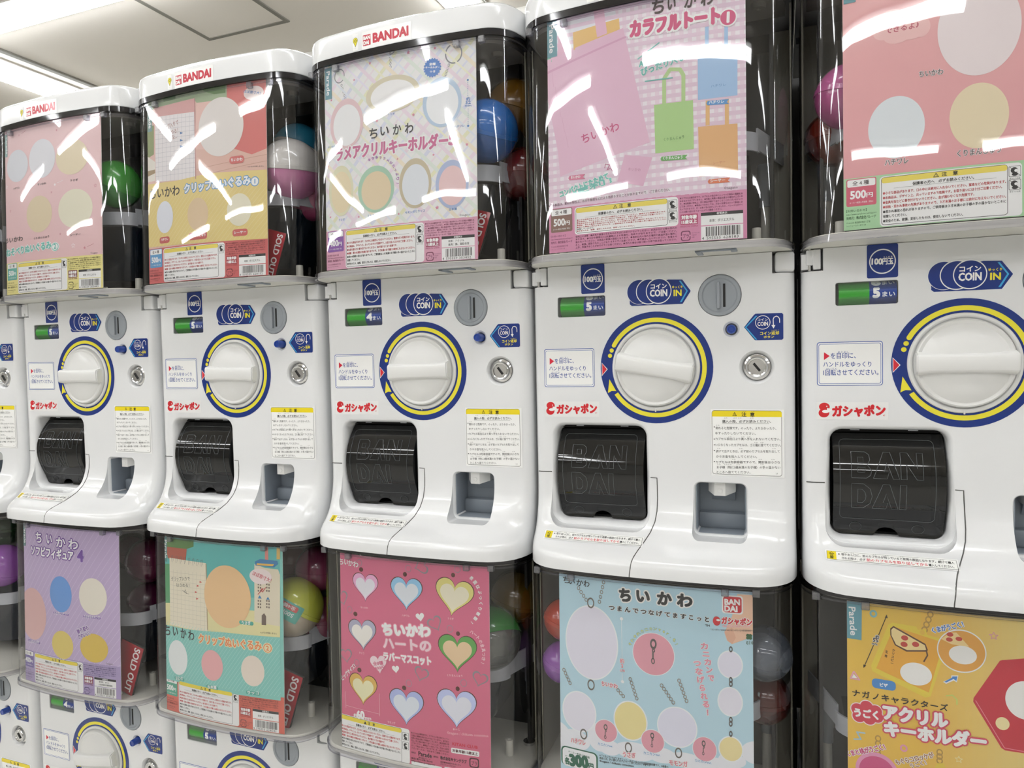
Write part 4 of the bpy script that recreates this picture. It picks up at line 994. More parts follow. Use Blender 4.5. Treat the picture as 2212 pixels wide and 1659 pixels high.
['E','title_lettering',91,271.8,7.2,6.8,'#e8803c',9,0],
['E','title_lettering',91,271.8,5.9,5.6,'#f4ecc0',10,0],
['T','title_lettering','2',88.2,268.2,94.1,268.3,7.1,'#e8803c',0.05,N,0,11],
['B','brand_tab',-119,384,-110,424,0,'#4f908c',5],
['T','brand_tab','Parade',-116,419,-116,389.5,6.3,'#f2f2f0',0.03,N,0,6],
['BLK','','#d4604c',4,'500','#4aa388','4595555628541',['本体：ポリエステル'],1,'#6c2420',0,'#a83030','#6a6066']],
'l3':[
['R','background_print',-121,144.5,112.5,430,'#cf5f7e','#d46486',1,0],
['H','printed_keychain',-70.9,380.8,44.9,'#5a3026',2,0],
['H','printed_keychain',-70.9,380.8,42.6,'#e7a8d0',3,0],
['H','printed_keychain',-70.9,378.8,33.3,'#eceaf2',4,0],
['H','printed_keychain',-3.2,379.4,50.8,'#5a3026',2,0],
['H','printed_keychain',-3.2,379.4,48.4,'#8cc4e6',3,0],
['H','printed_keychain',-3.3,377.4,37.6,'#e6ecf4',4,0],
['H','printed_keychain',68.1,381,56.5,'#5a3026',2,-8],
['H','printed_keychain',68.1,381,54.2,'#ddd377',3,-8],
['H','printed_keychain',68.1,379.1,41.8,'#e9e2c6',4,-8],
['H','printed_keychain',-76.8,312.5,49.3,'#5a3026',2,5],
['H','printed_keychain',-76.8,312.5,47,'#a9a9c0',3,5],
['H','printed_keychain',-76.8,310.4,36.5,'#e6e2da',4,5],
['H','printed_keychain',72.4,306,56.5,'#5a3026',2,0],
['H','printed_keychain',72.4,306,54.2,'#5ba348',3,0],
['H','printed_keychain',72.4,304,41.8,'#e3c498',4,0],
['H','printed_keychain',-76.7,234.7,49.3,'#5a3026',2,0],
['H','printed_keychain',-76.7,234.7,47,'#d9ad48',3,0],
['H','printed_keychain',-76.7,232.7,36.5,'#e3deb0',4,0],
['H','printed_keychain',-5.2,222.2,55.1,'#5a3026',2,0],
['H','printed_keychain',-5.2,222.2,52.8,'#a7b4e2',3,0],
['H','printed_keychain',-5.3,220.2,40.8,'#dfe6f0',4,0],
['H','printed_keychain',70.5,231.2,58,'#5a3026',2,0],
['H','printed_keychain',70.5,231.2,55.7,'#bcc6ee',3,0],
['H','printed_keychain',70.5,229.2,42.9,'#e4e6f2',4,0],
['E','printed_keychain',-77.9,404.8,3.4,3.2,'#5a3026',2,0],
['E','printed_keychain',-5.1,405.6,3.1,3.2,'#5a3026',2,0],
['E','printed_keychain',67.5,410.6,2.8,3.1,'#5a3026',2,0],
['E','printed_keychain',-88.9,340.1,3.6,3.2,'#5a3026',2,0],
['E','printed_keychain',73.7,332.4,2.8,3.1,'#5a3026',2,0],
['E','printed_keychain',-83,260.9,3.5,3.2,'#5a3026',2,0],
['E','printed_keychain',-8.3,248.2,3.2,3.2,'#5a3026',2,0],
['E','printed_keychain',72.3,258.1,2.8,3.1,'#5a3026',2,0],
['E','printed_keychain',-80.8,413.9,4.6,5.06,'#8f9096',3,0.86],
['E','printed_keychain',0.3,413.9,4.6,5.06,'#8f9096',3,0.86],
['E','printed_keychain',73.7,419.1,4.6,5.06,'#8f9096',3,0.86],
['E','printed_keychain',-99,344.7,4.6,5.06,'#8f9096',3,0.86],
['E','printed_keychain',62.1,337.8,4.6,5.06,'#8f9096',3,0.86],
['E','printed_keychain',-87.4,270.3,4.6,5.06,'#8f9096',3,0.86],
['E','printed_keychain',-0.8,255.8,4.6,5.06,'#8f9096',3,0.86],
['E','printed_keychain',81.1,266.8,4.6,5.06,'#8f9096',3,0.86],
['H','printed_keychain',19.6,418.5,22.5,'#8c8a90',3,-70],
['H','printed_keychain',19.6,418.5,18.1,'#d0617f',4,-70],
['H','printed_keychain',-112.2,359.2,22.5,'#8c8a90',3,20],
['H','printed_keychain',-112.2,359.2,18.1,'#d0617f',4,20],
['H','printed_keychain',40.7,342.1,22.5,'#8c8a90',3,30],
['H','printed_keychain',40.7,342.1,18.1,'#d0617f',4,30],
['H','printed_keychain',-106.4,277.1,22.5,'#8c8a90',3,10],
['H','printed_keychain',-106.4,277.1,18.1,'#d0617f',4,10],
['H','printed_keychain',18.5,270.7,22.5,'#8c8a90',3,-15],
['H','printed_keychain',18.5,270.7,18.1,'#d0617f',4,-15],
['H','printed_keychain',103.7,273.9,22.5,'#8c8a90',3,-15],
['H','printed_keychain',103.7,273.9,18.1,'#d0617f',4,-15],
['H','heart_print',17.9,348.8,13,'#f2f2f0',3,12],
['H','heart_print',-21.5,271.8,11.6,'#f2f2f0',3,8],
['H','heart_print',-49.4,274.5,27.6,'#f7dfe4',3,10],
['T','heart_print','全8種',-58.3,271.5,-41.6,275.7,5.1,'#cf5f82',0.04,N,0,4],
['T','heart_print','400円',-56,265.5,-38.9,269.8,5,'#cf5f82',0.04,N,0,4],
['T','title_lettering','ち',-118.3,407.7,-109.7,407.7,9.3,'#f2f2f0',0.03,N,0,5],
['T','title_lettering','い',-107.8,408.3,-101.1,407.8,9.4,'#f2f2f0',0.03,N,0,5],
['T','title_lettering','か',-100.1,407.5,-92.4,407.6,9.2,'#f2f2f0',0.03,N,0,5],
['T','title_lettering','わ',-91.4,406.9,-82.9,406.6,9.2,'#f2f2f0',0.03,N,0,5],
['T','title_lettering','ちいかわ',-41.1,317.2,33.1,323.9,16.6,'#f2f2f0',0.09,'#e58aa4',0.07,5],
['T','title_lettering','ハートの',-40.4,298.8,33.9,303.6,15.5,'#f4d4dc',0.06,'#dd7c98',0.07,5],
['T','title_lettering','ラバーマスコット',-40.6,281.9,33.7,285.2,11.6,'#f2f2f0',0.06,'#e58aa4',0.07,5],
['T','slogan_lettering','表',90.3,407.7,93.8,404.9,5.2,'#f2f2f0',0.04,N,0,4],
['T','slogan_lettering','面',95.3,403.2,98.1,399.8,5.3,'#f2f2f0',0.04,N,0,4],
['T','slogan_lettering','は',99.3,397.9,101.4,394,5.3,'#f2f2f0',0.04,N,0,4],
['T','slogan_lettering','ぷ',102.1,391.8,103.4,387.5,5.2,'#f2f2f0',0.04,N,0,4],
['T','slogan_lettering','っ',103.8,385.2,104.3,380.7,5.2,'#f2f2f0',0.04,N,0,4],
['T','slogan_lettering','く',104.3,378.3,103.9,373.8,5.1,'#f2f2f0',0.04,N,0,4],
['T','slogan_lettering','り',103.5,371.4,102.2,366.9,5.1,'#f2f2f0',0.04,N,0,4],
['T','slogan_lettering','樹',101.4,364.6,99.3,360.3,4.9,'#f2f2f0',0.04,N,0,4],
['T','slogan_lettering','脂',98.2,358.2,95.4,354.3,4.9,'#f2f2f0',0.04,N,0,4],
['T','slogan_lettering','！',93.9,352.3,90.4,348.9,4.8,'#f2f2f0',0.04,N,0,4],
['T','slogan_lettering','ハ',90.3,335.2,94.3,333.2,5.2,'#f4c8d4',0.04,N,0,4],
['T','slogan_lettering','ー',94.9,332.6,98.4,329.9,5.3,'#f4c8d4',0.04,N,0,4],
['T','slogan_lettering','ト',98.9,329.3,101.8,326,5.4,'#f4c8d4',0.04,N,0,4],
['T','slogan_lettering','の',102.2,325.2,104.5,321.5,5.3,'#f4c8d4',0.04,N,0,4],
['T','slogan_lettering','金',104.7,320.6,106.3,316.5,5.3,'#f4c8d4',0.04,N,0,4],
['T','slogan_lettering','具',106.5,315.6,107.3,311.2,5.2,'#f4c8d4',0.04,N,0,4],
['T','slogan_lettering','つ',107.4,310.3,107.4,305.7,5.1,'#f4c8d4',0.04,N,0,4],
['T','slogan_lettering','き',107.3,304.8,106.6,300.2,5,'#f4c8d4',0.04,N,0,4],
['T','slogan_lettering','！',106.4,299.2,104.9,294.8,4.9,'#f4c8d4',0.04,N,0,4],
['T','slogan_lettering','ビッグサイズ！',-113,240,-88.7,263.9,6.4,'#f2f2f0',0.04,N,0,4],
['T','size_mark','約',-93.6,191.8,-88.5,192.2,5.1,'#f2f2f0',0.04,N,0,4],
['T','size_mark','60',-87.5,191.4,-74.8,192.8,10.5,'#f2f2f0',0.09,N,0,4],
['T','size_mark','mm',-73.6,192.6,-63.3,193.5,4.6,'#f2f2f0',0.05,N,0,4],
['K','size_mark',[[-108.3,205.5],[-48.7,204.7]],0.3,'#f4d4dc',3,0],
['K','size_mark',[[-108.5,225.5],[-107.8,202.1]],0.4,'#f4d4dc',3,0],
['K','size_mark',[[-48.8,233.7],[-48.5,201.7]],0.4,'#f4d4dc',3,0],
['T','caption','ちいかわ',-79.2,349.5,-66.4,350.2,3,'#f0c4d0',0.02,N,0,4],
['T','caption','ハチワレ',-10.4,346.8,2.1,347.5,3,'#f0c4d0',0.02,N,0,4],
['T','caption','うさぎ',59.2,350.2,67.8,350.2,2.9,'#f0c4d0',0.02,N,0,4],
['T','caption','ラッコ',-82.7,284.2,-74.2,284.6,3.2,'#f0c4d0',0.02,N,0,4],
['T','caption','くりまんじゅう',57.7,273.3,79.7,274.7,3.1,'#f0c4d0',0.02,N,0,4],
['T','caption','モモンガ',-35.7,194.8,-23.2,195,3.2,'#f0c4d0',0.02,N,0,4],
['T','caption','あのこ',65.1,201.3,74.9,202.3,2.9,'#f0c4d0',0.02,N,0,4],
['T','copyright_line','©nagano / chiikawa committee',56.3,195.1,115,198.5,3.9,'#eab0c0',0.01,N,0,4],
['B','warning_panel',-119,143.5,-0.5,192,4,'#f2f2f0',2],
['B','warning_panel',-118,144.2,-13,191.2,3,'#555555',3],
['B','warning_panel',-117.6,144.6,-13.4,190.8,2.6,'#f2f2f0',4],
['B','warning_panel',-117.6,185,-13.4,190.8,2.2,'#f0da20',5],
['G','warning_panel',[[-76,185.6],[-71,185.6],[-73.5,190]],'#303020',6],
['T','warning_panel','注\u3000意',-69,185.8,-57,185.8,4,'#303020',0.03,N,0,6],
['T','warning_panel','保護者の方へ\u3000必ずお読みください。',-90,179.8,-40,179.8,3.3,'#303030',0.03,N,0,5],
['B','warning_panel',-105,178.8,-25,179,0,'#555555',5],
['T','warning_panel','●小さな部品があります。口の中には絶対に入れないでください。窒息などの危険があります。',-116,174,-15,174,3,'#c4343c',0.03,N,0,5],
['T','warning_panel','●本商品は、デザイン上、尖っていますので危険です。お取り扱いには十分ご注意ください。',-116,169.5,-18.03,169.5,3,'#c4343c',0.03,N,0,5],
['T','warning_panel','●金具を指などに巻き付けないでください。血が通わなくなり危険です。',-116,165,-40.25,165,3,'#c4343c',0.03,N,0,5],
['T','warning_panel','●誤飲・思わぬ事故の危険がありますので、３才未満のお子様には絶対に与えないでください。',-116,160.5,-15,160.5,3,'#c4343c',0.03,N,0,5],
['T','warning_panel','●思わぬ事故の恐れがありますので、ご使用後は３才未満のお子様の手の届かないところに',-116,156,-15,156,3,'#303030',0.03,N,0,5],
['T','warning_panel','\u3000保管してください。',-116,151.5,-95.8,151.5,3,'#303030',0.03,N,0,5],
['T','warning_panel','●安全のため、破損、変形したものは、使用しないでください。',-116,147,-49.34,147,3,'#303030',0.03,N,0,5],
['B','pictogram',-12,176,-2,186.5,1,'#555555',3],
['B','pictogram',-11.6,176.4,-2.4,186.1,0.8,'#f2f2f0',4],
['E','pictogram',-7,182,3,3,'#262626',5,0],
['E','pictogram',-5.5,181.8,1.6,1.4,'#f2f2f0',6,0],
['E','pictogram',-6.6,178.2,2.6,1.6,'#262626',5,0],
['B','pictogram',-12,163,-2,173.5,1,'#555555',3],
['B','pictogram',-11.6,163.4,-2.4,173.1,0.8,'#f2f2f0',4],
['E','pictogram',-7,169,3,3,'#262626',5,0],
['E','pictogram',-5.5,168.8,1.6,1.4,'#f2f2f0',6,0],
['E','pictogram',-6.6,165.2,2.6,1.6,'#262626',5,0],
['T','fine_print','●カプセルは梱包材です。カプセルの色は中に入ってい',2,187,59,187,2.5,'#7c2438',0.02,N,0,3],
['T','fine_print','る商品の種類を決めるものではございません。●写真と',2,183.5,59,183.5,2.5,'#7c2438',0.02,N,0,3],
['T','fine_print','実際の商品は異なる場合がございます。●自販機の特',2,180,59,180,2.5,'#7c2438',0.02,N,0,3],
['T','fine_print','性上、同じ商品が続けて出てくることがございますので',2,176.5,59,176.5,2.5,'#7c2438',0.02,N,0,3],
['T','fine_print','ご了承ください。●製品につきましては、万全の注意を',2,173,59,173,2.5,'#7c2438',0.02,N,0,3],
['T','fine_print','はらって製造にあたっておりますが、万一お気づきの点が',2,169.5,59,169.5,2.5,'#7c2438',0.02,N,0,3],
['T','fine_print','ございましたら、下記までご連絡ください。',2,166,59,166,2.5,'#7c2438',0.02,N,0,3],
['T','fine_print','発売元',2,160,9,160,2.4,'#4c1826',0.02,N,0,3],
['T','fine_print','Parade',13,158.5,33,158.5,6,'#3a1420',0.04,N,0,3],
['T','fine_print','株式会社パレード',13,155,31,155,2.2,'#4c1826',0.02,N,0,3],
['T','fine_print','販売元',36,160,43,160,2.4,'#4c1826',0.02,N,0,3],
['T','fine_print','株式会社キタンクラブ',46,159,84,159,4.6,'#3a1420',0.04,N,0,3],
['T','fine_print','東京都渋谷区代々木3-57-6',46,154.5,76,154.5,2.3,'#4c1826',0.02,N,0,3],
['T','fine_print','グランフォークビル1F',46,151.5,68,151.5,2.2,'#4c1826',0.02,N,0,3],
['T','fine_print','【商品に関するお問い合わせ】',2,152,34,152,2.5,'#4c1826',0.03,N,0,3],
['T','fine_print','https://kitan.jp/support/',2,148.8,38,148.8,2.4,'#4c1826',0.03,N,0,3],
['T','fine_print','KITAN CLUB',64,181,100,181,4,'#d02848',0.07,N,0,3],
['B','age_label',62,170.5,102,177.5,1.5,'#f2f2f0',2],
['T','age_label','対象年齢15歳以上',64,172,100,172,4,'#5a1c28',0.04,N,0,3],
['B','recycling_mark',88,155,101.5,168,3,'#4a1420',2],
['B','recycling_mark',89.6,156.6,99.9,166.4,2.2,'#cf6080',3],
['T','recycling_mark','プラ',91,158.2,98.6,158.2,5.6,'#4a1420',0.02,N,0,4],
['B','material_label',2,142.5,48,149,0,'#f2f2f0',2],
['B','barcode',52,142.5,102,150,0,'#f2f2f0',3],
['B','barcode',56,143.5,56.5,149,0,'#303030',4],
['B','barcode',58,143.5,58.9,149,0,'#303030',4],
['B','barcode',60,143.5,61.3,149,0,'#303030',4],
['B','barcode',62,143.5,62.5,149,0,'#303030',4],
['B','barcode',64,143.5,64.9,149,0,'#303030',4],
['B','barcode',66,143.5,67.3,149,0,'#303030',4],
['B','barcode',68,143.5,68.5,149,0,'#303030',4],
['B','barcode',70,143.5,70.9,149,0,'#303030',4],
['B','barcode',72,143.5,73.3,149,0,'#303030',4],
['B','barcode',74,143.5,74.5,149,0,'#303030',4],
['B','barcode',76,143.5,76.9,149,0,'#303030',4],
['B','barcode',78,143.5,79.3,149,0,'#303030',4],
['B','barcode',80,143.5,80.5,149,0,'#303030',4],
['B','barcode',82,143.5,82.9,149,0,'#303030',4],
['B','barcode',84,143.5,85.3,149,0,'#303030',4],
['B','barcode',86,143.5,86.5,149,0,'#303030',4],
['B','barcode',88,143.5,88.9,149,0,'#303030',4],
['B','barcode',90,143.5,91.3,149,0,'#303030',4],
['B','barcode',92,143.5,92.5,149,0,'#303030',4],
['B','barcode',94,143.5,94.9,149,0,'#303030',4],
['B','barcode',96,143.5,97.3,149,0,'#303030',4],
['B','barcode',98,143.5,98.5,149,0,'#303030',4]],
'l4':[
['R','background_print',-121,144.5,112.5,430,'#b3d3e0','#add0de',1,0],
['E','cloud_print',-120.7,217.3,19.4,18.1,'#e6e8ee',1,0],
['E','cloud_print',-96.2,216.4,20.5,13,'#e6e8ee',1,0],
['E','cloud_print',-64,226.6,14.8,17.6,'#e6e8ee',1,0],
['E','cloud_print',-51,216.5,14.6,9.6,'#e6e8ee',1,0],
['E','cloud_print',-18.9,218.2,24.8,11,'#e6e8ee',1,0],
['E','cloud_print',13.5,219.5,18.1,9.3,'#e6e8ee',1,0],
['E','cloud_print',42,218.2,22,9.2,'#e6e8ee',1,0],
['E','cloud_print',71.2,216.8,22.9,10.5,'#e6e8ee',1,0],
['E','cloud_print',94.2,226.1,15.5,8.9,'#e6e8ee',1,0],
['E','cloud_print',120.9,238.4,16.7,13.4,'#e6e8ee',1,0],
['E','picture',-72.9,343.3,34.5,46.5,'#eef2f6',2,0],
['E','picture',-72.9,343.3,32.9,44.9,'#e2e0ee',3,0],
['E','picture',-89.8,253.4,22.8,25.9,'#eef2f6',2,0],
['E','picture',-89.8,253.4,21.1,24.3,'#e2e0ec',3,0],
['E','picture',-24.1,254.8,21.1,24.4,'#eef2f6',2,0],
['E','picture',-24.1,254.8,19.5,22.8,'#e4d590',3,0],
['E','picture',31.9,256.4,23.6,24.5,'#eef2f6',2,0],
['E','picture',31.9,256.4,22.2,23,'#dcdcec',3,0],
['E','picture',92.8,338.2,14.2,16.4,'#eef2f6',2,0],
['E','picture',92.8,338.2,12.8,14.9,'#e2e0ee',3,0],
['E','picture',92.5,294.7,14.2,17.3,'#eef2f6',2,0],
['E','picture',92.5,294.7,12.7,15.8,'#e2e0ec',3,0],
['E','picture',92.8,239.4,13.9,15.3,'#eef2f6',2,0],
['E','picture',92.8,239.4,12.5,13.8,'#e6d698',3,0],
['E','picture',4.6,340.2,25.3,25.8,'#eef2f6',1,0],
['E','picture',4.6,340.2,24.5,25.1,'#dc96a4',2,0],
['E','picture',-54.9,236.4,14.7,14.3,'#eef2f6',3,0],
['E','picture',-54.9,236.4,13.9,13.5,'#dc96a4',4,0],
['E','picture',2.9,234.7,14.2,14.4,'#eef2f6',3,0],
['E','picture',2.9,234.7,13.5,13.6,'#dc96a4',4,0],
['E','picture',63.4,235.2,14,14.7,'#eef2f6',3,0],
['E','picture',63.4,235.2,13.3,14,'#dc96a4',4,0],
['E','picture',4.7,352.6,3.9,6.3,'#5a5450',6,0.55],
['E','picture',4.9,344.7,1.9,2.4,'#5a5450',6,0.4],
['K','picture',[[4.2,343.3],[4.1,334.1]],1.7,'#6a625c',6,0],
['E','picture',4.1,332,2.3,3.7,'#5a5450',6,0.6],
['E','picture',-55.3,241.1,2.5,3.8,'#5a5450',6,0.55],
['E','picture',-55,236.4,1.1,1.4,'#5a5450',6,0.4],
['K','picture',[[-55.8,235.4],[-55.9,229.8]],1,'#6a625c',6,0],
['E','picture',-55.9,228.6,1.5,2.2,'#5a5450',6,0.6],
['E','picture',2.5,241.6,2.3,3.7,'#5a5450',6,0.55],
['E','picture',2.8,237,1.1,1.4,'#5a5450',6,0.4],
['K','picture',[[2,236.1],[2,230.6]],1,'#6a625c',6,0],
['E','picture',2,229.4,1.4,2.2,'#5a5450',6,0.6],
['E','picture',62.4,241.9,2.2,3.7,'#5a5450',6,0.55],
['E','picture',62.7,237.4,1,1.4,'#5a5450',6,0.4],
['K','picture',[[61.9,236.5],[61.9,231.2]],1,'#6a625c',6,0],
['E','picture',61.9,230,1.3,2.1,'#5a5450',6,0.6],
['E','picture',-73.2,392.9,4.6,6.7,'#6a645e',5,0.7],
['E','picture',-73.7,290.3,4.7,6.8,'#6a645e',5,0.7],
['E','picture',-84.1,226.3,4.7,6.8,'#6a645e',5,0.7],
['E','picture',-26.8,221.4,4.4,6.6,'#6a645e',5,0.7],
['E','picture',33.4,226,4.2,6.4,'#6a645e',5,0.7],
['E','picture',-89.1,409.3,2.1,2.52,'#8c857c',5,0.6],
['E','picture',-85.8,404.9,2.1,2.52,'#8c857c',5,0.6],
['E','picture',-82.4,400.5,2.1,2.52,'#8c857c',5,0.6],
['E','picture',-79.1,396.1,2.1,2.52,'#8c857c',5,0.6],
['E','picture',-56.3,420.6,2.1,2.52,'#8c857c',5,0.6],
['E','picture',-57.6,414.4,2.1,2.52,'#8c857c',5,0.6],
['E','picture',-59,408.2,2.1,2.52,'#8c857c',5,0.6],
['E','picture',-60.4,402,2.1,2.52,'#8c857c',5,0.6],
['E','picture',-61.8,395.8,2.1,2.52,'#8c857c',5,0.6],
['E','picture',-109.9,302.6,2.1,2.52,'#8c857c',5,0.6],
['E','picture',-107.8,298.7,2.1,2.52,'#8c857c',5,0.6],
['E','picture',-105.8,294.9,2.1,2.52,'#8c857c',5,0.6],
['E','picture',-103.7,291,2.1,2.52,'#8c857c',5,0.6],
['E','picture',-101.7,287.2,2.1,2.52,'#8c857c',5,0.6],
['E','picture',-39,289.7,2.1,2.52,'#8c857c',5,0.6],
['E','picture',-35.8,286.6,2.1,2.52,'#8c857c',5,0.6],
['E','picture',-32.6,283.5,2.1,2.52,'#8c857c',5,0.6],
['E','picture',-23.7,305.8,2.1,2.52,'#8c857c',5,0.6],
['E','picture',-22.2,301.4,2.1,2.52,'#8c857c',5,0.6],
['E','picture',-20.6,296.9,2.1,2.52,'#8c857c',5,0.6],
['E','picture',-19.1,292.5,2.1,2.52,'#8c857c',5,0.6],
['E','picture',-17.6,288,2.1,2.52,'#8c857c',5,0.6],
['E','picture',-16,283.6,2.1,2.52,'#8c857c',5,0.6],
['E','picture',14.1,303.9,2.1,2.52,'#8c857c',5,0.6],
['E','picture',16.8,300.2,2.1,2.52,'#8c857c',5,0.6],
['E','picture',19.6,296.5,2.1,2.52,'#8c857c',5,0.6],
['E','picture',22.3,292.8,2.1,2.52,'#8c857c',5,0.6],
['E','picture',25,289.1,2.1,2.52,'#8c857c',5,0.6],
['E','picture',27.7,285.4,2.1,2.52,'#8c857c',5,0.6],
['E','picture',34.7,312.5,2.1,2.52,'#8c857c',5,0.6],
['E','picture',36.4,307.9,2.1,2.52,'#8c857c',5,0.6],
['E','picture',38.1,303.3,2.1,2.52,'#8c857c',5,0.6],
['E','picture',39.8,298.7,2.1,2.52,'#8c857c',5,0.6],
['E','picture',41.5,294.1,2.1,2.52,'#8c857c',5,0.6],
['E','picture',43.2,289.5,2.1,2.52,'#8c857c',5,0.6],
['E','picture',93.7,356.2,2,3.6,'#5a5450',5,0.5],
['E','picture',93.4,320.3,2,3.6,'#5a5450',5,0.5],
['E','picture',93.4,315.8,2,3.6,'#5a5450',5,0.5],
['E','picture',93.1,273.8,2,3.6,'#5a5450',5,0.5],
['E','picture',93,269.3,2,3.6,'#5a5450',5,0.5],
['E','picture',93,257.4,1.9,3.6,'#5a5450',5,0.5],
['G','picture',[[101.2,420.9],[125.7,421.1],[125.4,384.1],[114.9,371.4],[95.1,362.3],[89.5,366.3],[86.7,375],[95.4,395.2]],'#e3b99c',3],
['G','picture',[[86.7,376.5],[95.3,381.7],[99.4,370.1],[95.1,362.3],[90.2,365.6]],'#dba98c',4],
['E','size_mark',-33.9,378.3,2.1,2,'#f2f6f8',4,0],
['E','size_mark',-33.4,301.2,2.1,2,'#f2f6f8',4,0],
['K','size_mark',[[-33.9,378.3],[-33.8,330.2]],0.6,'#f2f6f8',4,0],
['K','size_mark',[[-33.5,312.2],[-33.4,301.2]],0.6,'#f2f6f8',4,0],
['T','size_mark','約',-36.1,323.9,-31,324.3,5.4,'#d87c8c',0.03,'#f2f2f0',0.06,5],
['T','size_mark','3',-35.2,318.2,-32,318.5,4.7,'#d87c8c',0.04,'#f2f2f0',0.06,5],
['T','size_mark','cm',-36.5,313.3,-30.4,313.9,3.8,'#d87c8c',0.03,'#f2f2f0',0.06,5],
['T','caption','ちいかわ',-60.1,291.9,-39.8,291.5,5.9,'#d67c8c',0.05,'#f2f2f0',0.08,6],
['T','caption','ハチワレ',-101,212,-81.7,212.3,6.9,'#d67c8c',0.05,'#f2f2f0',0.08,6],
['T','caption','うさぎ',-33.3,209.1,-17.8,210.3,6.4,'#d67c8c',0.05,'#f2f2f0',0.08,6],
['T','caption','モモンガ',22.8,209.6,43.7,210.9,6.5,'#d67c8c',0.05,'#f2f2f0',0.08,6],
['T','caption','カニカンver.',-65.4,216.7,-46.1,217.5,3.6,'#5f9cc8',0.02,N,0,6],
['T','caption','カニカンver.',-8.3,217.1,12,218,3.5,'#5f9cc8',0.02,N,0,6],
['T','caption','カニカンver.',52.3,218.7,71.2,218.6,3.4,'#5f9cc8',0.02,N,0,6],
['T','slogan_lettering','カ',60.3,353.2,67.9,353.4,7.6,'#d8849a',0.05,'#f2f2f0',0.06,5],
['T','slogan_lettering','ニ',62.3,344,69.5,344.2,7.6,'#d8849a',0.05,'#f2f2f0',0.06,5],
['T','slogan_lettering','カ',64.3,334.9,71.2,335,7.5,'#d8849a',0.05,'#f2f2f0',0.06,5],
['T','slogan_lettering','ン',66.2,325.7,72.9,325.9,7.6,'#d8849a',0.05,'#f2f2f0',0.06,5],
['T','slogan_lettering','で',68.2,316.6,74.5,316.7,7.5,'#d8849a',0.05,'#f2f2f0',0.06,5],
['T','slogan_lettering','つ',52,332,59.9,332.3,7.6,'#d8849a',0.05,'#f2f2f0',0.06,5],
['T','slogan_lettering','な',54,322.5,61.7,322.8,7.7,'#d8849a',0.05,'#f2f2f0',0.06,5],
['T','slogan_lettering','げ',55.9,313,63.5,313.3,7.6,'#d8849a',0.05,'#f2f2f0',0.06,5],
['T','slogan_lettering','ら',57.9,303.6,65.3,303.9,7.6,'#d8849a',0.05,'#f2f2f0',0.06,5],
['T','slogan_lettering','れ',59.9,294.1,67.1,294.4,7.6,'#d8849a',0.05,'#f2f2f0',0.06,5],
['T','slogan_lettering','る',61.9,284.7,69,285,7.7,'#d8849a',0.05,'#f2f2f0',0.06,5],
['T','slogan_lettering','！',63.8,275.3,70.8,275.6,7.6,'#d8849a',0.05,'#f2f2f0',0.06,5],
['T','slogan_lettering','そ',-22.4,346,-20.7,350.2,3.9,'#d8d86a',0.04,'#6fb0d0',0.08,5],
['T','slogan_lettering','れ',-20.3,351,-17.9,355,3.9,'#d8d86a',0.04,'#6fb0d0',0.08,5],
['T','slogan_lettering','ぞ',-17.5,355.7,-14.4,359.3,3.8,'#d8d86a',0.04,'#6fb0d0',0.08,5],
['T','slogan_lettering','れ',-13.8,359.9,-10.3,363,3.8,'#d8d86a',0.04,'#6fb0d0',0.08,5],
['T','slogan_lettering','カ',-9.6,363.5,-5.7,365.9,3.8,'#d8d86a',0.04,'#6fb0d0',0.08,5],
['T','slogan_lettering','ニ',-5,366.3,-0.8,368,4,'#d8d86a',0.04,'#6fb0d0',0.08,5],
['T','slogan_lettering','カ',-0,368.2,4.2,369.1,3.9,'#d8d86a',0.04,'#6fb0d0',0.08,5],
['T','slogan_lettering','ン',5,369.2,9.3,369.4,4,'#d8d86a',0.04,'#6fb0d0',0.08,5],
['T','slogan_lettering','v',10.1,369.3,14.2,368.7,4.1,'#d8d86a',0.04,'#6fb0d0',0.08,5],
['T','slogan_lettering','e',14.9,368.5,18.7,367.1,4.2,'#d8d86a',0.04,'#6fb0d0',0.08,5],
['T','slogan_lettering','r',19.4,366.7,22.7,364.6,4.2,'#d8d86a',0.04,'#6fb0d0',0.08,5],
['T','slogan_lettering','.',23.3,364.1,26.2,361.4,4.1,'#d8d86a',0.04,'#6fb0d0',0.08,5],
['T','slogan_lettering','も',26.7,360.8,28.9,357.5,4.2,'#d8d86a',0.04,'#6fb0d0',0.08,5],
['T','slogan_lettering','！',29.3,356.8,30.9,353.1,4.1,'#d8d86a',0.04,'#6fb0d0',0.08,5],
['T','title_lettering','ち',-110.2,413.6,-101.1,413.1,8.7,'#2a2c30',0.02,N,0,5],
['T','title_lettering','い',-102,412.6,-94.2,412.7,8.6,'#2a2c30',0.02,N,0,5],
['T','title_lettering','か',-91.7,412.1,-83.1,412.2,8.6,'#2a2c30',0.02,N,0,5],
['T','title_lettering','わ',-82.3,412,-74.7,411.9,8.5,'#2a2c30',0.02,N,0,5],
['T','title_lettering','ち',-35.6,399.9,-22.9,400.3,15.9,'#1e1e20',0.07,'#f2f2f0',0.1,5],
['T','title_lettering','い',-14.5,401.5,0,401.5,15.7,'#1e1e20',0.07,'#f2f2f0',0.1,5],
['T','title_lettering','か',10.4,401.1,26.3,401.1,15.5,'#1e1e20',0.07,'#f2f2f0',0.1,5],
['T','title_lettering','わ',33.8,401.1,50,401.1,15.4,'#1e1e20',0.07,'#f2f2f0',0.1,5],
['T','title_lettering','つ',-49.7,387.2,-42.6,387.3,6.4,'#1e1e20',0.05,'#f2f2f0',0.07,5],
['T','title_lettering','ま',-39.7,387.2,-32.7,387.3,6.4,'#1e1e20',0.05,'#f2f2f0',0.07,5],
['T','title_lettering','ん',-29.8,387.3,-22.8,387.3,6.4,'#1e1e20',0.05,'#f2f2f0',0.07,5],
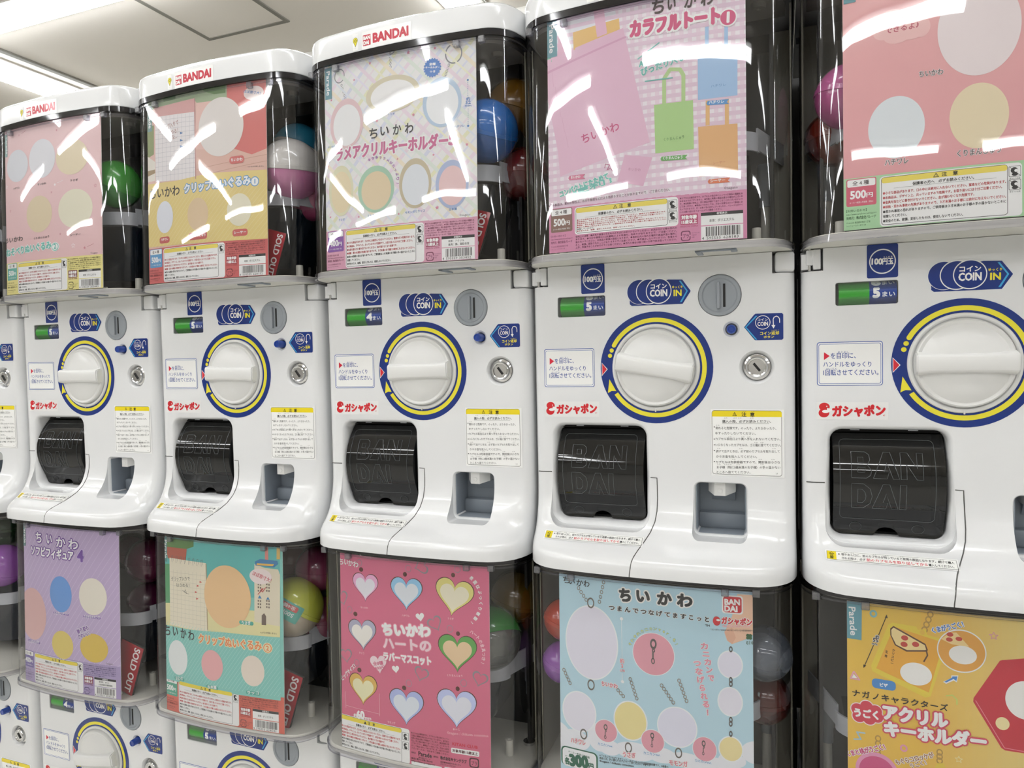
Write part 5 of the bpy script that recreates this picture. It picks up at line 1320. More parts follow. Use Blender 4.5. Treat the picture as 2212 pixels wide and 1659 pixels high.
['T','title_lettering','で',-20,387.3,-13.1,387.3,6.3,'#1e1e20',0.05,'#f2f2f0',0.07,5],
['T','title_lettering','つ',-10.3,387.3,-3.5,387.3,6.3,'#1e1e20',0.05,'#f2f2f0',0.07,5],
['T','title_lettering','な',-0.7,387.2,6,387.2,6.2,'#1e1e20',0.05,'#f2f2f0',0.07,5],
['T','title_lettering','げ',8.8,387.1,15.5,387.1,6.3,'#1e1e20',0.05,'#f2f2f0',0.07,5],
['T','title_lettering','て',18.2,387,24.8,386.9,6.2,'#1e1e20',0.05,'#f2f2f0',0.07,5],
['T','title_lettering','ま',27.5,386.8,34.1,386.7,6.1,'#1e1e20',0.05,'#f2f2f0',0.07,5],
['T','title_lettering','す',36.8,386.7,43.3,386.5,6.2,'#1e1e20',0.05,'#f2f2f0',0.07,5],
['T','title_lettering','こ',46,386.4,52.4,386.3,6.1,'#1e1e20',0.05,'#f2f2f0',0.07,5],
['T','title_lettering','っ',55,386.2,61.5,386,6.1,'#1e1e20',0.05,'#f2f2f0',0.07,5],
['T','title_lettering','と',64.1,385.9,70.4,385.7,6.1,'#1e1e20',0.05,'#f2f2f0',0.07,5],
['T','title_lettering','TM',65.2,380.3,70.3,380.4,2.5,'#303034',0.03,N,0,5],
['B','logo_square',84.2,397.6,107.4,419,3,'#f2f2f0',5],
['B','logo_square',85.6,399,106,417.6,3,'#c8202f',6],
['T','logo_square','BAN',87.4,408,103.9,408.5,6.5,'#f2f2f0',0.07,N,0,7],
['T','logo_square','DAI',87.3,400.2,101.1,400.5,6.6,'#f2f2f0',0.07,N,0,7],
['E','logo_lettering',78.2,387.8,4.3,5.4,'#d0202c',6,0],
['E','logo_lettering',79.9,389.1,2.3,1.2,'#f2f2f0',7,0],
['T','logo_lettering','ガシャポン',83.9,385.2,117.1,385.7,7.8,'#d0202c',0.06,'#f2f2f0',0.08,6],
['T','logo_lettering','GASHAPON',84.2,381.4,115,383,2.7,'#e8a0a4',0.04,'#f2f2f0',0.05,6],
['T','logo_lettering','「ガシャポン／GASHAPON」はバンダイの日本国登録商標です',71.7,376.3,119.1,378.9,2,'#404040',0.01,N,0,6],
['E','mark_print',115.3,373.9,1.9,1.9,'#1f5a30',6,0],
['E','mark_print',112.5,373.9,1.9,1.9,'#1f5a30',6,0],
['E','mark_print',112.5,371.1,1.9,1.9,'#1f5a30',6,0],
['E','mark_print',115.3,371.1,1.9,1.9,'#1f5a30',6,0],
['T','mark_print','ε10',110.9,363.7,118.3,363.7,4.4,'#3a5a44',0.02,N,0,6],
['B','price_label',-114.6,181.4,-65.7,205.9,6,'#176048',5],
['B','price_label',-112.7,181,-67.7,204.4,5,'#eceef0',6],
['T','price_label','メーカー希望小売価格',-105,198.8,-76.4,197.1,2.8,'#176048',0.02,N,0,7],
['T','price_label','かく',-108.9,192.6,-103.1,193,2,'#176048',0.02,N,0,7],
['T','price_label','各',-109.4,183.4,-103,183.5,8,'#176048',0.06,N,0,7],
['T','price_label','300',-102,183.1,-78.7,185,13.7,'#176048',0.1,N,0,7],
['T','price_label','円',-77.4,184.6,-71.3,185.1,6.9,'#176048',0.06,N,0,7],
['T','price_label','えん',-76.5,190,-71.6,190.7,2.4,'#176048',0.02,N,0,7],
['T','fine_print','※「つまんでつなげてますこっと」はバンダイの日本国登録商標です。※画像の',-63.4,203.1,21.5,205.7,2.8,'#3c4044',0.02,N,0,6],
['T','fine_print','商品とは、多少異なりますのでご了承ください。※全ての',-63.4,199.8,0.1,203.6,2.9,'#3c4044',0.02,N,0,6],
['T','fine_print','©nagano / chiikawa committee',-63.5,196.3,-20.5,199,2.6,'#3c4044',0.04,N,0,6],
['B','age_label',-42,143.5,60,150,0,'#4f98d8',6]],
'l5':[
['R','background_print',-121,144.5,112.5,430,'#e3b32e','#dfb83a',1,0],
['R','background_print',-45,144.5,112.5,430,'#e2b334','#ddd28c',0,1],
['E','shape_print',-89.7,413.9,3.7,4.2,'#7db4b8',3,0.5],
['S','shape_print',20.1,404.7,8,'#dc8fae',3,1],
['S','shape_print',-11.2,271.8,7,'#e3d69a',3,1],
['K','shape_print',[[-109.1,347.6],[-112.4,339.2],[-103.5,339.2],[-109.1,347.6]],1.4,'#e0a0b4',3,0],
['G','shape_print',[[-109.2,344.7],[-111.1,340.1],[-105.7,340.5]],'#f2f2f0',3],
['K','shape_print',[[-22.5,336.6],[-16.7,338.2],[-12.7,334.2],[-12.7,328.8]],1.4,'#c6cf62',3,0],
['K','shape_print',[[-98.2,281.7],[-106.4,281],[-102.6,274.1],[-109.8,272.5]],1.6,'#9cbccc',3,0],
['E','shape_print',-61.6,273.4,3.6,3.9,'#dc8fae',3,0.55],
['G','printed_keychain',[[-71.2,406.9],[-49.1,405.8],[-47.9,402.6],[-40.8,404.2],[-39.1,398.3],[-22.2,395.2],[-21.1,391.3],[-36.4,333.6],[-41.2,331.4],[-91,350.9],[-92.2,357],[-75.5,404.2]],'#e0c72e',3],
['G','printed_keychain',[[-70,402.9],[-24.5,392.2],[-38.2,337.4],[-87.3,355]],'#e2a41e',4],
['E','printed_keychain',-43.8,400.4,2.4,2.7,'#dfb83a',5,0],
['G','printed_keychain',[[-73.7,400.3],[-70.6,403.5],[-40.9,388.6],[-38.6,382.1],[-40.9,380.4],[-58.7,377.7],[-69.5,383],[-73.7,393.4]],'#5a3420',5],
['G','printed_keychain',[[-72.8,399],[-70.6,401.8],[-41.5,387.1],[-40.3,382.1],[-58.1,379.5],[-68.3,383.8],[-72.5,392.9]],'#ecd491',6],
['E','printed_keychain',-60.2,392.2,3.3,2.7,'#c03a2c',7,0],
['E','printed_keychain',-60.8,385.2,3.3,2.8,'#c03a2c',7,0],
['E','printed_keychain',-50.1,386.8,3.3,2.8,'#c03a2c',7,0],
['K','printed_keychain',[[-40.3,382.5],[-39.2,376.6],[-42.7,369.3]],1.4,'#5a3420',6,0],
['E','printed_keychain',-49.9,355.2,14.7,12,'#f0efea',5,0],
['T','caption','ク',-72.2,375.9,-69.5,375.5,2.9,'#3a2a10',0.02,N,0,6],
['T','caption','リ',-72.6,372.4,-69.9,372,2.9,'#3a2a10',0.02,N,0,6],
['T','caption','ス',-73,368.9,-70.3,368.5,2.8,'#3a2a10',0.02,N,0,6],
['T','caption','ピ',-73.3,365.3,-70.7,365,2.8,'#3a2a10',0.02,N,0,6],
['T','caption','ー',-73.7,361.8,-71.1,361.4,2.9,'#3a2a10',0.02,N,0,6],
['T','caption','生',-78.7,373.2,-76.2,372.8,3.1,'#3a2a10',0.02,N,0,6],
['T','caption','地',-79.4,368.6,-77,368.2,3.2,'#3a2a10',0.02,N,0,6],
['E','printed_keychain',-36.3,420.4,3,3.6,'#b08838',2,0.6],
['E','printed_keychain',-38.1,414.7,3,3.6,'#b08838',2,0.6],
['E','printed_keychain',-39.9,409.1,3,3.6,'#b08838',2,0.6],
['E','printed_keychain',-41.7,403.4,3,3.6,'#b08838',2,0.6],
['E','printed_keychain',-8.4,385.6,22.1,22.5,'#f2f2f0',6,0],
['E','printed_keychain',-8.4,385.6,21,21.2,'#dc9c34',7,0],
['G','printed_keychain',[[-26.8,395.9],[-18.7,403.7],[-12.9,404.5],[-1.6,391.2],[-6.1,390.6],[-17.6,391.8]],'#ecd08c',8],
['E','printed_keychain',-18.7,401.7,3,2.3,'#c03a2c',9,0],
['E','printed_keychain',-19.3,396.3,3,2.2,'#c03a2c',9,0],
['E','printed_keychain',-10.7,398.1,3,2.2,'#c03a2c',9,0],
['E','printed_keychain',-7.3,381.8,12.5,9.6,'#f0efea',9,0],
['T','printed_keychain','くまがうごく！',-34,401,-6,411.3,5.8,'#3a74c0',0.04,'#f2f2f0',0.1,8],
['K','size_mark',[[-77.5,412.2],[-85.3,390.2]],0.8,'#38280e',4,0],
['K','size_mark',[[-89.7,379.8],[-98.5,355.9]],0.8,'#38280e',4,0],
['G','size_mark',[[-77,415],[-78.8,411.3],[-76,411]],'#38280e',5],
['G','size_mark',[[-99.7,353.1],[-99.7,357],[-96.8,356.2]],'#38280e',5],
['T','size_mark','約',-88,387,-84.6,386.8,4.3,'#38280e',0.03,'#f2f2f0',0.08,5],
['T','size_mark','55',-90.3,383.6,-85.1,383.3,4.4,'#38280e',0.05,'#f2f2f0',0.08,5],
['T','size_mark','mm',-91.3,380.2,-86.3,380,2.8,'#38280e',0.03,'#f2f2f0',0.08,5],
['G','size_mark',[[-25.3,351],[-17.8,356.2],[-17.7,358.9],[-11.4,359.8],[-12.6,352.3],[-15.5,353.9],[-22.4,349.4]],'#f2f2f0',8],
['G','size_mark',[[-23.8,351.5],[-16.8,357],[-16.8,358.1],[-12.2,358.8],[-13.2,353.8],[-15.7,355.6],[-22.4,350.8]],'#3a80c8',9],
['B','caption',-91.5,333.3,-68.8,343.7,4,'#3f86c8',5],
['T','caption','ピザ',-83.7,335.9,-76.4,336.1,4,'#f2f2f0',0.05,N,0,6],
['T','title_lettering','ナ',-110.6,320,-103.3,320.1,7.6,'#201a14',0.03,N,0,6],
['T','title_lettering','ガ',-101,320.2,-93.8,320.3,7.5,'#201a14',0.03,N,0,6],
['T','title_lettering','ノ',-91.6,320.4,-84.4,320.4,7.5,'#201a14',0.03,N,0,6],
['T','title_lettering','キ',-82.2,320.6,-75.2,320.6,7.4,'#201a14',0.03,N,0,6],
['T','title_lettering','ャ',-73,320.7,-66,320.7,7.4,'#201a14',0.03,N,0,6],
['T','title_lettering','ラ',-63.8,320.8,-56.8,320.7,7.3,'#201a14',0.03,N,0,6],
['T','title_lettering','ク',-54.7,320.8,-47.8,320.7,7.3,'#201a14',0.03,N,0,6],
['T','title_lettering','タ',-45.7,320.8,-38.9,320.7,7.2,'#201a14',0.03,N,0,6],
['T','title_lettering','ー',-36.7,320.8,-30,320.6,7.2,'#201a14',0.03,N,0,6],
['T','title_lettering','ズ',-27.9,320.7,-21.1,320.5,7.2,'#201a14',0.03,N,0,6],
['E','title_lettering',-105.6,306.6,7.3,7.4,'#f6e4e4',6,0],
['E','title_lettering',-105.6,306.6,6.3,6.4,'#cf3048',7,0],
['E','title_lettering',-96.8,311.3,7.2,7.3,'#f6e4e4',6,0],
['E','title_lettering',-96.8,311.3,6.2,6.3,'#cf3048',7,0],
['E','title_lettering',-88.2,308.1,7.1,7.3,'#f6e4e4',6,0],
['E','title_lettering',-88.2,308.1,6.2,6.3,'#cf3048',7,0],
['E','title_lettering',-87,302.1,7.1,7.2,'#f6e4e4',6,0],
['E','title_lettering',-87,302.1,6.2,6.3,'#cf3048',7,0],
['E','title_lettering',-94.4,298.4,7.2,7.3,'#f6e4e4',6,0],
['E','title_lettering',-94.4,298.4,6.2,6.3,'#cf3048',7,0],
['E','title_lettering',-104.4,299.1,7.3,7.4,'#f6e4e4',6,0],
['E','title_lettering',-104.4,299.1,6.3,6.4,'#cf3048',7,0],
['E','title_lettering',-96.9,304.2,7.2,7.3,'#f6e4e4',6,0],
['E','title_lettering',-96.9,304.2,6.2,6.4,'#cf3048',7,0],
['T','title_lettering','うごく',-108.4,298.3,-85.8,299.5,9,'#f2f2f0',0.07,N,0,8],
['T','title_lettering','アクリル',-80.2,301.4,-21.5,303.1,15.3,'#f2f2f0',0.08,'#cf3a58',0.1,8],
['T','title_lettering','キーホルダー',-79.1,284.2,12.7,287.1,15.2,'#f2f2f0',0.08,'#cf3a58',0.1,10],
['G','printed_keychain',[[27.6,381],[49.8,385.6],[60.6,360.9],[56.1,308.5],[48.3,288.4],[29.5,288.7],[26.2,290.8],[1.8,334.5],[2.2,338.5],[25.4,380.1]],'#c41c34',4],
['K','printed_keychain',[[3.9,336.1],[29,291.2],[47.2,290.2]],0.8,'#e08090',5,0],
['E','printed_keychain',47.4,342.4,17.5,19.5,'#f0efea',5,0],
['E','printed_keychain',27.4,315.9,6.1,6.6,'#ecdca0',6,0],
['E','printed_keychain',-87.3,241.9,20.7,21,'#dc8fb4',4,0],
['E','printed_keychain',-87.3,241.9,17.1,16.8,'#c8467c',5,0],
['E','printed_keychain',-85.9,278.6,3,3.6,'#b08838',2,0.6],
['E','printed_keychain',-85.9,273,3,3.6,'#b08838',2,0.6],
['E','printed_keychain',-85.9,267.4,3,3.6,'#b08838',2,0.6],
['E','printed_keychain',-86,261.8,3,3.6,'#b08838',2,0.6],
['E','printed_keychain',-28.5,275.9,3,3.6,'#b08838',2,0.6],
['E','printed_keychain',-28.6,271.4,3,3.6,'#b08838',2,0.6],
['E','printed_keychain',-28.6,266.9,3,3.6,'#b08838',2,0.6],
['G','printed_keychain',[[-33.3,258.4],[-30.9,264.1],[-25.1,265.3],[-22.8,260.5]],'#dcc02c',5],
['T','slogan_lettering','くまと桃がうごく！',-115.4,252,-78.6,268.4,5.9,'#c84878',0.05,'#f2f2f0',0.1,7],
['T','slogan_lettering','もぐらコロッケが',-68.3,254,-33.2,269.8,5.5,'#a8703c',0.04,'#f2f2f0',0.1,7],
['T','slogan_lettering','うごく！',-54.5,253.7,-40.3,260.8,4.6,'#a8703c',0.04,'#f2f2f0',0.1,7],
['G','brand_tab',[[-119.2,425.2],[-100.8,425],[-101.4,383.2],[-119.5,383.3]],'#5b98a6',5],
['T','brand_tab','Parade',-113.8,418.2,-112.1,387.3,6.7,'#f2f2f0',0.03,N,0,6]],
'k_coin100':[
['B','x',-94.1,96.6,-63,134,2,'#0c2f80',0],
['E','x',-78.5,114.9,13.3,13.9,'#f2f2f0',1,0],
['E','x',-78.5,114.9,12.2,12.6,'#0c2f80',2,0],
['T','x','100',-89.2,112.1,-78.9,111.7,6.7,'#f2f2f0',0.06,N,0,3],
['T','x','円玉',-78.5,111.4,-67.9,111.2,7,'#f2f2f0',0.04,N,0,3],
['T','x','えんだま',-77.6,118.1,-68.5,118.4,2.3,'#f2f2f0',0,N,0,3]],
'k_coinin':[
['G','x',[[-31.1,95.6],[-31.1,80.5],[-28.5,78.2],[34.4,78.1],[44.3,93.3],[34.3,107.8],[17.2,108.8]],'#0c2f80',0],
['G','x',[[31,80],[39,93.6],[30.3,106.5],[32.3,106.6],[40.9,93.5],[33.4,80.3]],'#3fa8e0',1],
['E','x',-19.2,95.3,15.3,15.5,'#f2f2f0',1,0],
['E','x',-19.2,95.3,14.8,15,'#0c2f80',2,0],
['E','x',-7.1,95.3,15.9,16.1,'#f2f2f0',3,0],
['E','x',-7.1,95.3,14.9,14.9,'#0c2f80',4,0],
['E','x',5.3,95.3,15.8,16,'#f2f2f0',5,0],
['E','x',5.3,95.3,14.8,14.8,'#0c2f80',6,0],
['T','x','コイン',-4.4,98.3,15.2,98,6.3,'#f2f2f0',0.04,N,0,7],
['T','x','COIN',-5.2,89,15.6,88.7,8.2,'#f2f2f0',0.05,N,0,7],
['T','x','IN',23.9,88.2,33,88.1,7.5,'#f2e63c',0.05,N,0,7],
['T','x','ゆっくり',22.1,97.5,34.4,97.2,3.3,'#f2e63c',0.03,N,0,7]],
'k_instr':[
['B','x',-146.3,-23.7,-78.3,26.3,3,'#2f57ae',0],
['B','x',-145.6,-23,-78.9,25.5,2.6,'#f2f2f0',1],
['B','x',-144.4,-21.7,-80,24.2,2.2,'#2f57ae',2],
['B','x',-143.9,-21.2,-80.5,23.7,2,'#f2f2f0',3],
['G','x',[[-138.7,14.8],[-138.8,5.8],[-132.7,10.3]],'#d8203c',4],
['T','x','を目印に、',-131.7,7.2,-105.8,7.2,6.6,'#24489a',0.01,N,0,4],
['T','x','めじるし',-124.2,13.4,-112.7,13.4,2.3,'#24489a',0,N,0,4],
['T','x','ハンドルをゆっくり',-139.5,-2.2,-89.9,-2.7,6.2,'#24489a',0.01,N,0,4],
['T','x','1回転させてください。',-139.6,-12,-82.7,-12.1,6.7,'#24489a',0.01,N,0,4],
['T','x','かいてん',-136.5,-5.6,-124.8,-5.5,2.3,'#24489a',0,N,0,4]],
'k_logo':[
['B','x',-147.3,-62.9,-72.7,-42.8,0.5,'#e9e9e8',0],
['E','x',-138.6,-48.2,5.7,4.7,'#d3202b',1,0],
['E','x',-139.1,-55.4,5.7,5.1,'#d3202b',1,0],
['E','x',-137.2,-53.6,3.8,1.8,'#f2f2f0',2,0],
['E','x',-136,-47.7,0.6,0.8,'#f2f2f0',2,0],
['G','x',[[-135.7,-49.5],[-128.7,-51.5],[-136.2,-55.2]],'#f2f2f0',2],
['T','x','ガシャポン',-129.7,-59.2,-76.1,-57.7,11.7,'#d3202b',0.07,N,0,2],
['T','x','®',-78.3,-59,-75.2,-58.9,2.5,'#d3202b',0,N,0,2]],
'k_return':[
['G','x',[[106,46.6],[117.5,61.2],[119.3,62.3],[148.3,62],[149.8,60.3],[149.8,32.1],[148.5,30.5],[118.4,30.6]],'#0c2f80',0],
['G','x',[[106.9,46.6],[119.3,59.7],[121.1,59.6],[108.7,46.5],[120.9,31.3],[119.1,31.3]],'#3fa8e0',1],
['E','x',127.1,51.6,8.5,8.3,'#f2f2f0',2,0],
['E','x',127.1,51.6,7.8,7.6,'#0c2f80',3,0],
['T','x','コイン',121.5,53.2,132.7,53.2,3.3,'#f2f2f0',0.02,N,0,4],
['T','x','COIN',121.4,47.7,132.9,47.8,4.6,'#f2f2f0',0.03,N,0,4],
['K','x',[[145.8,50.6],[145.8,54.6],[144.7,57.2],[142.3,58.5],[139.8,57.4],[138.7,54.9],[138.9,46.6]],0.9,'#f2f2f0',2,0],
['G','x',[[136.7,48.1],[141.1,48],[139.1,44]],'#f2f2f0',3],
['T','x','コイン返却',124.1,36.7,145,36.7,4,'#f2e63c',0.03,N,0,2],
['T','x','へんきゃく',136.6,41,144.6,41.2,1.7,'#f2e63c',0,N,0,2],
['T','x','ボタン',128.1,32.7,139.7,32.9,3.1,'#f2e63c',0.03,N,0,2]],
'k_caution':[
['B','x',66.4,-133.1,150.1,-51.9,0.5,'#f3f3f2',0],
['B','x',67.6,-131.3,147.5,-53.1,3.2,'#555550',1],
['B','x',68.1,-130.8,147,-53.6,2.8,'#f6f6f4',2],
['B','x',68.1,-60.7,147.5,-53.6,2.8,'#f0da1e',3],
['B','x',68,-60.7,147.5,-57.3,0,'#f0da1e',3],
['G','x',[[91.7,-59.8],[96.8,-59.7],[94.3,-54.9]],'#1c1c10',4],
['G','x',[[92.6,-59.2],[95.9,-59.1],[94.3,-56.1]],'#f0da1e',5],
['B','x',94,-58.3,94.5,-56.9,0,'#1c1c10',6],
['T','x','注',102.3,-60.4,107.8,-60.4,5.1,'#1c1c10',0.03,N,0,4],
['T','x','意',112,-60.3,117,-60.3,4.8,'#1c1c10',0.03,N,0,4],
['T','x','購入の際、必ずお読みください。',80,-68.5,135.6,-67.7,3.6,'#454545',0.02,N,0,3],
['K','x',[[79.9,-69.2],[133.4,-68.5]],0.25,'#454545',3,0],
['T','x','倒れると危険です。のったり、よりかかったり、',71.9,-76.5,141.2,-75.8,3.3,'#454545',0.01,N,0,3],
['T','x','ゆすったりしないでください。',71.8,-82.8,118.2,-82.4,3.3,'#454545',0.01,N,0,3],
['T','x','カプセル取出口より奥へ手を入れないでください。',71.7,-89.7,146,-88.6,3.2,'#454545',0.01,N,0,3],
['T','x','いらなくなったカプセルは、ゴミ箱に捨ててください。',71.7,-97.1,146.4,-95.7,3.3,'#454545',0.01,N,0,3],
['T','x','続けて出すときは、必ず前のカプセルを取り出して',72.1,-104.8,145,-103.1,3.2,'#454545',0.01,N,0,3],
['T','x','からお金を投入してください。',72.5,-111.2,119.5,-110.2,3.2,'#454545',0.01,N,0,3],
['T','x','カプセルは包装容器ですので、開封後は小さな',71.9,-118.1,145.3,-116,3.2,'#454545',0.01,N,0,3],
['T','x','お子様（特に3歳未満のお子様）の手の届かない',72.8,-124.5,145.7,-122.2,3.2,'#454545',0.01,N,0,3],
['T','x','ところへ捨ててください。',72.8,-130.4,111.9,-129.3,3.4,'#454545',0.01,N,0,3],
['E','x',70.5,-73.5,0.7,0.7,'#454545',3,0],
['E','x',70.3,-88.3,0.7,0.7,'#454545',3,0],
['E','x',70.3,-95.4,0.7,0.7,'#454545',3,0],
['E','x',70.2,-102.3,0.7,0.7,'#454545',3,0],
['E','x',70.1,-115.9,0.7,0.7,'#454545',3,0],
['T','x','U',140.6,-129.2,142.6,-129.1,2.1,'#454545',0,N,0,3],
['T','x','よみ',103.3,-55,107.4,-54.9,1.1,'#454545',0,N,0,3],
['T','x','よみ',113.1,-54.9,117.2,-54.8,1.1,'#454545',0,N,0,3],
['T','x','よみ',81.9,-62.9,86.1,-62.9,1.1,'#454545',0,N,0,3],
['T','x','よみ',92.8,-62.8,97,-62.8,1.1,'#454545',0,N,0,3],
['T','x','よみ',98.2,-62.8,102.3,-62.7,1.1,'#454545',0,N,0,3],
['T','x','よみ',111.9,-62.6,116,-62.6,1.1,'#454545',0,N,0,3],
['T','x','よみ',72.4,-71.9,76.6,-71.8,1.1,'#454545',0,N,0,3],
['T','x','よみ',86.3,-85.9,90.5,-85.8,1.1,'#454545',0,N,0,3],
['T','x','よみ',101.4,-85.6,105.6,-85.5,1.1,'#454545',0,N,0,3],
['T','x','よみ',108.3,-85.4,112.4,-85.3,1.1,'#454545',0,N,0,3],
['T','x','よみ',116.3,-92,120.4,-91.9,1.1,'#454545',0,N,0,3],
['T','x','よみ',123.1,-91.8,127.1,-91.7,1.1,'#454545',0,N,0,3],
['T','x','よみ',73.3,-100.4,77.5,-100.3,1.2,'#454545',0,N,0,3],
['T','x','よみ',99,-99.7,103.1,-99.6,1.1,'#454545',0,N,0,3],
['T','x','よみ',136.5,-98.7,140.6,-98.6,1.1,'#454545',0,N,0,3],
['T','x','よみ',90.8,-113.1,94.9,-113,1.1,'#454545',0,N,0,3],
['T','x','よみ',121.1,-112.2,125.2,-112,1.1,'#454545',0,N,0,3],
['T','x','よみ',135.3,-111.7,139.3,-111.6,1,'#454545',0,N,0,3],
['T','x','よみ',73.3,-120.1,77.6,-120,1.1,'#454545',0,N,0,3],
['T','x','よみ',81.3,-119.8,85.6,-119.7,1.1,'#454545',0,N,0,3],
['T','x','よみ',86,-119.7,90.2,-119.5,1.1,'#454545',0,N,0,3],
['T','x','よみ',95.8,-119.3,100,-119.2,1.1,'#454545',0,N,0,3],
['T','x','よみ',122.9,-118.4,126.9,-118.2,1.1,'#454545',0,N,0,3]],
'k_slope':[
['B','x',-1.5,-1.5,127,14.5,1,'#f4f4f3',0],
['B','x',0,0,125.5,13,0,'#55554c',1],
['B','x',0.4,0.4,125.1,12.6,0,'#f6f6f3',2],
['B','x',0.4,0.4,9.6,12.6,0,'#f0da1e',3],
['G','x',[[2.2,8.4],[7.8,8.4],[5,12]],'#303010',4],
['G','x',[[3.4,9],[6.6,9],[5,11]],'#f0da1e',5],
['T','x','注',3,4.6,7,4.6,3.4,'#303010',0.02,N,0,4],
['T','x','意',3,1,7,1,3.4,'#303010',0.02,N,0,4],
['E','x',12.4,9,0.9,0.9,'#303030',3,0],
['T','x','取り出し口に、前のカプセルが残っていると故障の原因となります。続けて購入',15,7.2,123,7.2,3.6,'#383838',0.02,N,0,3],
['T','x','される際は、必ず',15,1.6,38.5,1.6,3.6,'#383838',0.02,N,0,3],
['T','x','前のカプセルを取り出してから',39.5,1.4,98,1.4,4.3,'#d83040',0.02,N,0,3],
['T','x','購入してください。',98.6,1.6,122,1.6,3.6,'#383838',0.02,N,0,3],
['T','x','よみ',17,11.2,21,11.2,1.3,'#383838',0,N,0,3],
['T','x','よみ',24,11.2,28,11.2,1.3,'#383838',0,N,0,3],
['T','x','よみ',46,11.2,50,11.2,1.3,'#383838',0,N,0,3],
['T','x','よみ',58,11.2,62,11.2,1.3,'#383838',0,N,0,3],
['T','x','よみ',72,11.2,76,11.2,1.3,'#383838',0,N,0,3],
['T','x','よみ',110,11.2,114,11.2,1.3,'#383838',0,N,0,3]],
'k_ring':[
['E','x',0,0,70,70,'#0c2f80',0,0.75],
['Q','x',[[-54.58,30.25],[-52.47,33.78],[-50.13,37.16],[-47.58,40.37],[-44.82,43.42],[-41.87,46.27],[-38.73,48.92],[-35.43,51.37],[-31.97,53.59],[-28.38,55.57],[-24.66,57.32],[-20.84,58.82],[-16.92,60.06],[-12.93,61.04],[-8.89,61.76],[-4.81,62.21],[-0.7,62.4],[3.4,62.31],[7.5,61.95],[11.55,61.32],[15.56,60.43],[19.51,59.27],[23.36,57.86],[27.12,56.2],[30.76,54.29],[34.26,52.15],[37.62,49.79],[40.81,47.2],[43.83,44.41],[46.66,41.44],[49.28,38.28],[51.69,34.95],[53.88,31.47],[55.83,27.86],[57.55,24.13],[59.01,20.29],[60.22,16.36],[61.16,12.37],[61.84,8.32],[62.26,4.23],[62.4,0.12],[62.27,-3.98],[61.88,-8.07],[61.21,-12.12],[60.28,-16.12],[59.09,-20.05],[57.64,-23.9],[55.95,-27.64],[54.01,-31.26],[51.83,-34.74],[49.43,-38.08],[46.82,-41.25],[44.01,-44.24],[41,-47.04],[37.82,-49.64],[34.47,-52.02],[30.97,-54.17],[27.34,-56.09],[23.59,-57.77],[19.74,-59.2],[15.8,-60.37],[11.8,-61.27],[7.74,-61.92],[3.65,-62.29],[-0.45,-62.4],[-4.56,-62.23],[-8.64,-61.8],[-12.69,-61.1],[-16.68,-60.13],[-20.6,-58.9],[-24.43,-57.42],[-28.16,-55.69],[-31.76,-53.71],[-35.22,-51.51],[-38.54,-49.08],[-41.68,-46.44],[-44.65,-43.59],[-47.42,-40.56],[-49.98,-37.35],[-52.33,-33.99]],[[-49.85,27.63],[-47.93,30.85],[-45.79,33.94],[-43.46,36.88],[-40.94,39.66],[-38.24,42.27],[-35.38,44.69],[-32.36,46.92],[-29.21,48.95],[-25.92,50.76],[-22.53,52.36],[-19.03,53.73],[-15.46,54.86],[-11.81,55.76],[-8.12,56.42],[-4.39,56.83],[-0.64,57],[3.11,56.92],[6.85,56.59],[10.55,56.01],[14.22,55.2],[17.82,54.14],[21.34,52.85],[24.77,51.34],[28.1,49.59],[31.3,47.64],[34.36,45.48],[37.28,43.12],[40.04,40.57],[42.62,37.85],[45.02,34.96],[47.22,31.93],[49.22,28.75],[51,25.45],[52.57,22.04],[53.9,18.53],[55.01,14.95],[55.87,11.3],[56.49,7.6],[56.87,3.86],[57,0.11],[56.88,-3.64],[56.52,-7.37],[55.91,-11.07],[55.06,-14.73],[53.98,-18.32],[52.65,-21.83],[51.1,-25.25],[49.33,-28.55],[47.35,-31.74],[45.16,-34.78],[42.77,-37.68],[40.2,-40.41],[37.45,-42.97],[34.54,-45.34],[31.49,-47.51],[28.29,-49.48],[24.98,-51.24],[21.55,-52.77],[18.03,-54.07],[14.44,-55.14],[10.78,-55.97],[7.07,-56.56],[3.34,-56.9],[-0.42,-57],[-4.16,-56.85],[-7.9,-56.45],[-11.59,-55.81],[-15.24,-54.93],[-18.82,-53.8],[-22.32,-52.45],[-25.72,-50.87],[-29.01,-49.06],[-32.18,-47.05],[-35.2,-44.83],[-38.07,-42.42],[-40.78,-39.82],[-43.31,-37.05],[-45.66,-34.12],[-47.8,-31.04]],'#f2e63c',1],
['E','x',-52.21,28.94,2.7,2.7,'#f2e63c',1,0],
['E','x',-55.24,22.65,2.7,2.7,'#f2e63c',1,0],
['E','x',-57.53,15.95,2.7,2.7,'#f2e63c',1,0],
['G','x',[[-58.8,-14],[-61,-31.8],[-56,-29.2],[-50,-29.4]],'#f2e63c',2],
['G','x',[[-68.6,7.5],[-68.6,-10],[-60.8,-1.2]],'#f2f2f0',2],
['G','x',[[-67.9,6.2],[-67.9,-8.6],[-61.9,-1.2]],'#d82c3c',3]],
'k_cap':[
['B','x',-68,440,-59,462.5,0.3,'#f4f4f3',0],
['B','x',-53,438.8,24,463,0.3,'#f4f4f3',0],
['E','x',-63.5,453.5,3.9,4.2,'#3a3a18',1,0],
['G','x',[[-66.5,451],[-60.5,451],[-63.5,444.6]],'#3a3a18',1],
['E','x',-63.5,453.5,3.4,3.7,'#e6d81e',2,0],
['G','x',[[-66,451.3],[-61,451.3],[-63.5,445.6]],'#e6d81e',2],
['E','x',-63.5,453.3,2,2,'#6a6420',3,0.6],
['T','x','ガシャ',-64.8,442.6,-62.2,442.6,1,'#3a3a8a',0,N,0,2],
['B','x',-51,443.5,-38.5,458,0.6,'#c42038',1],
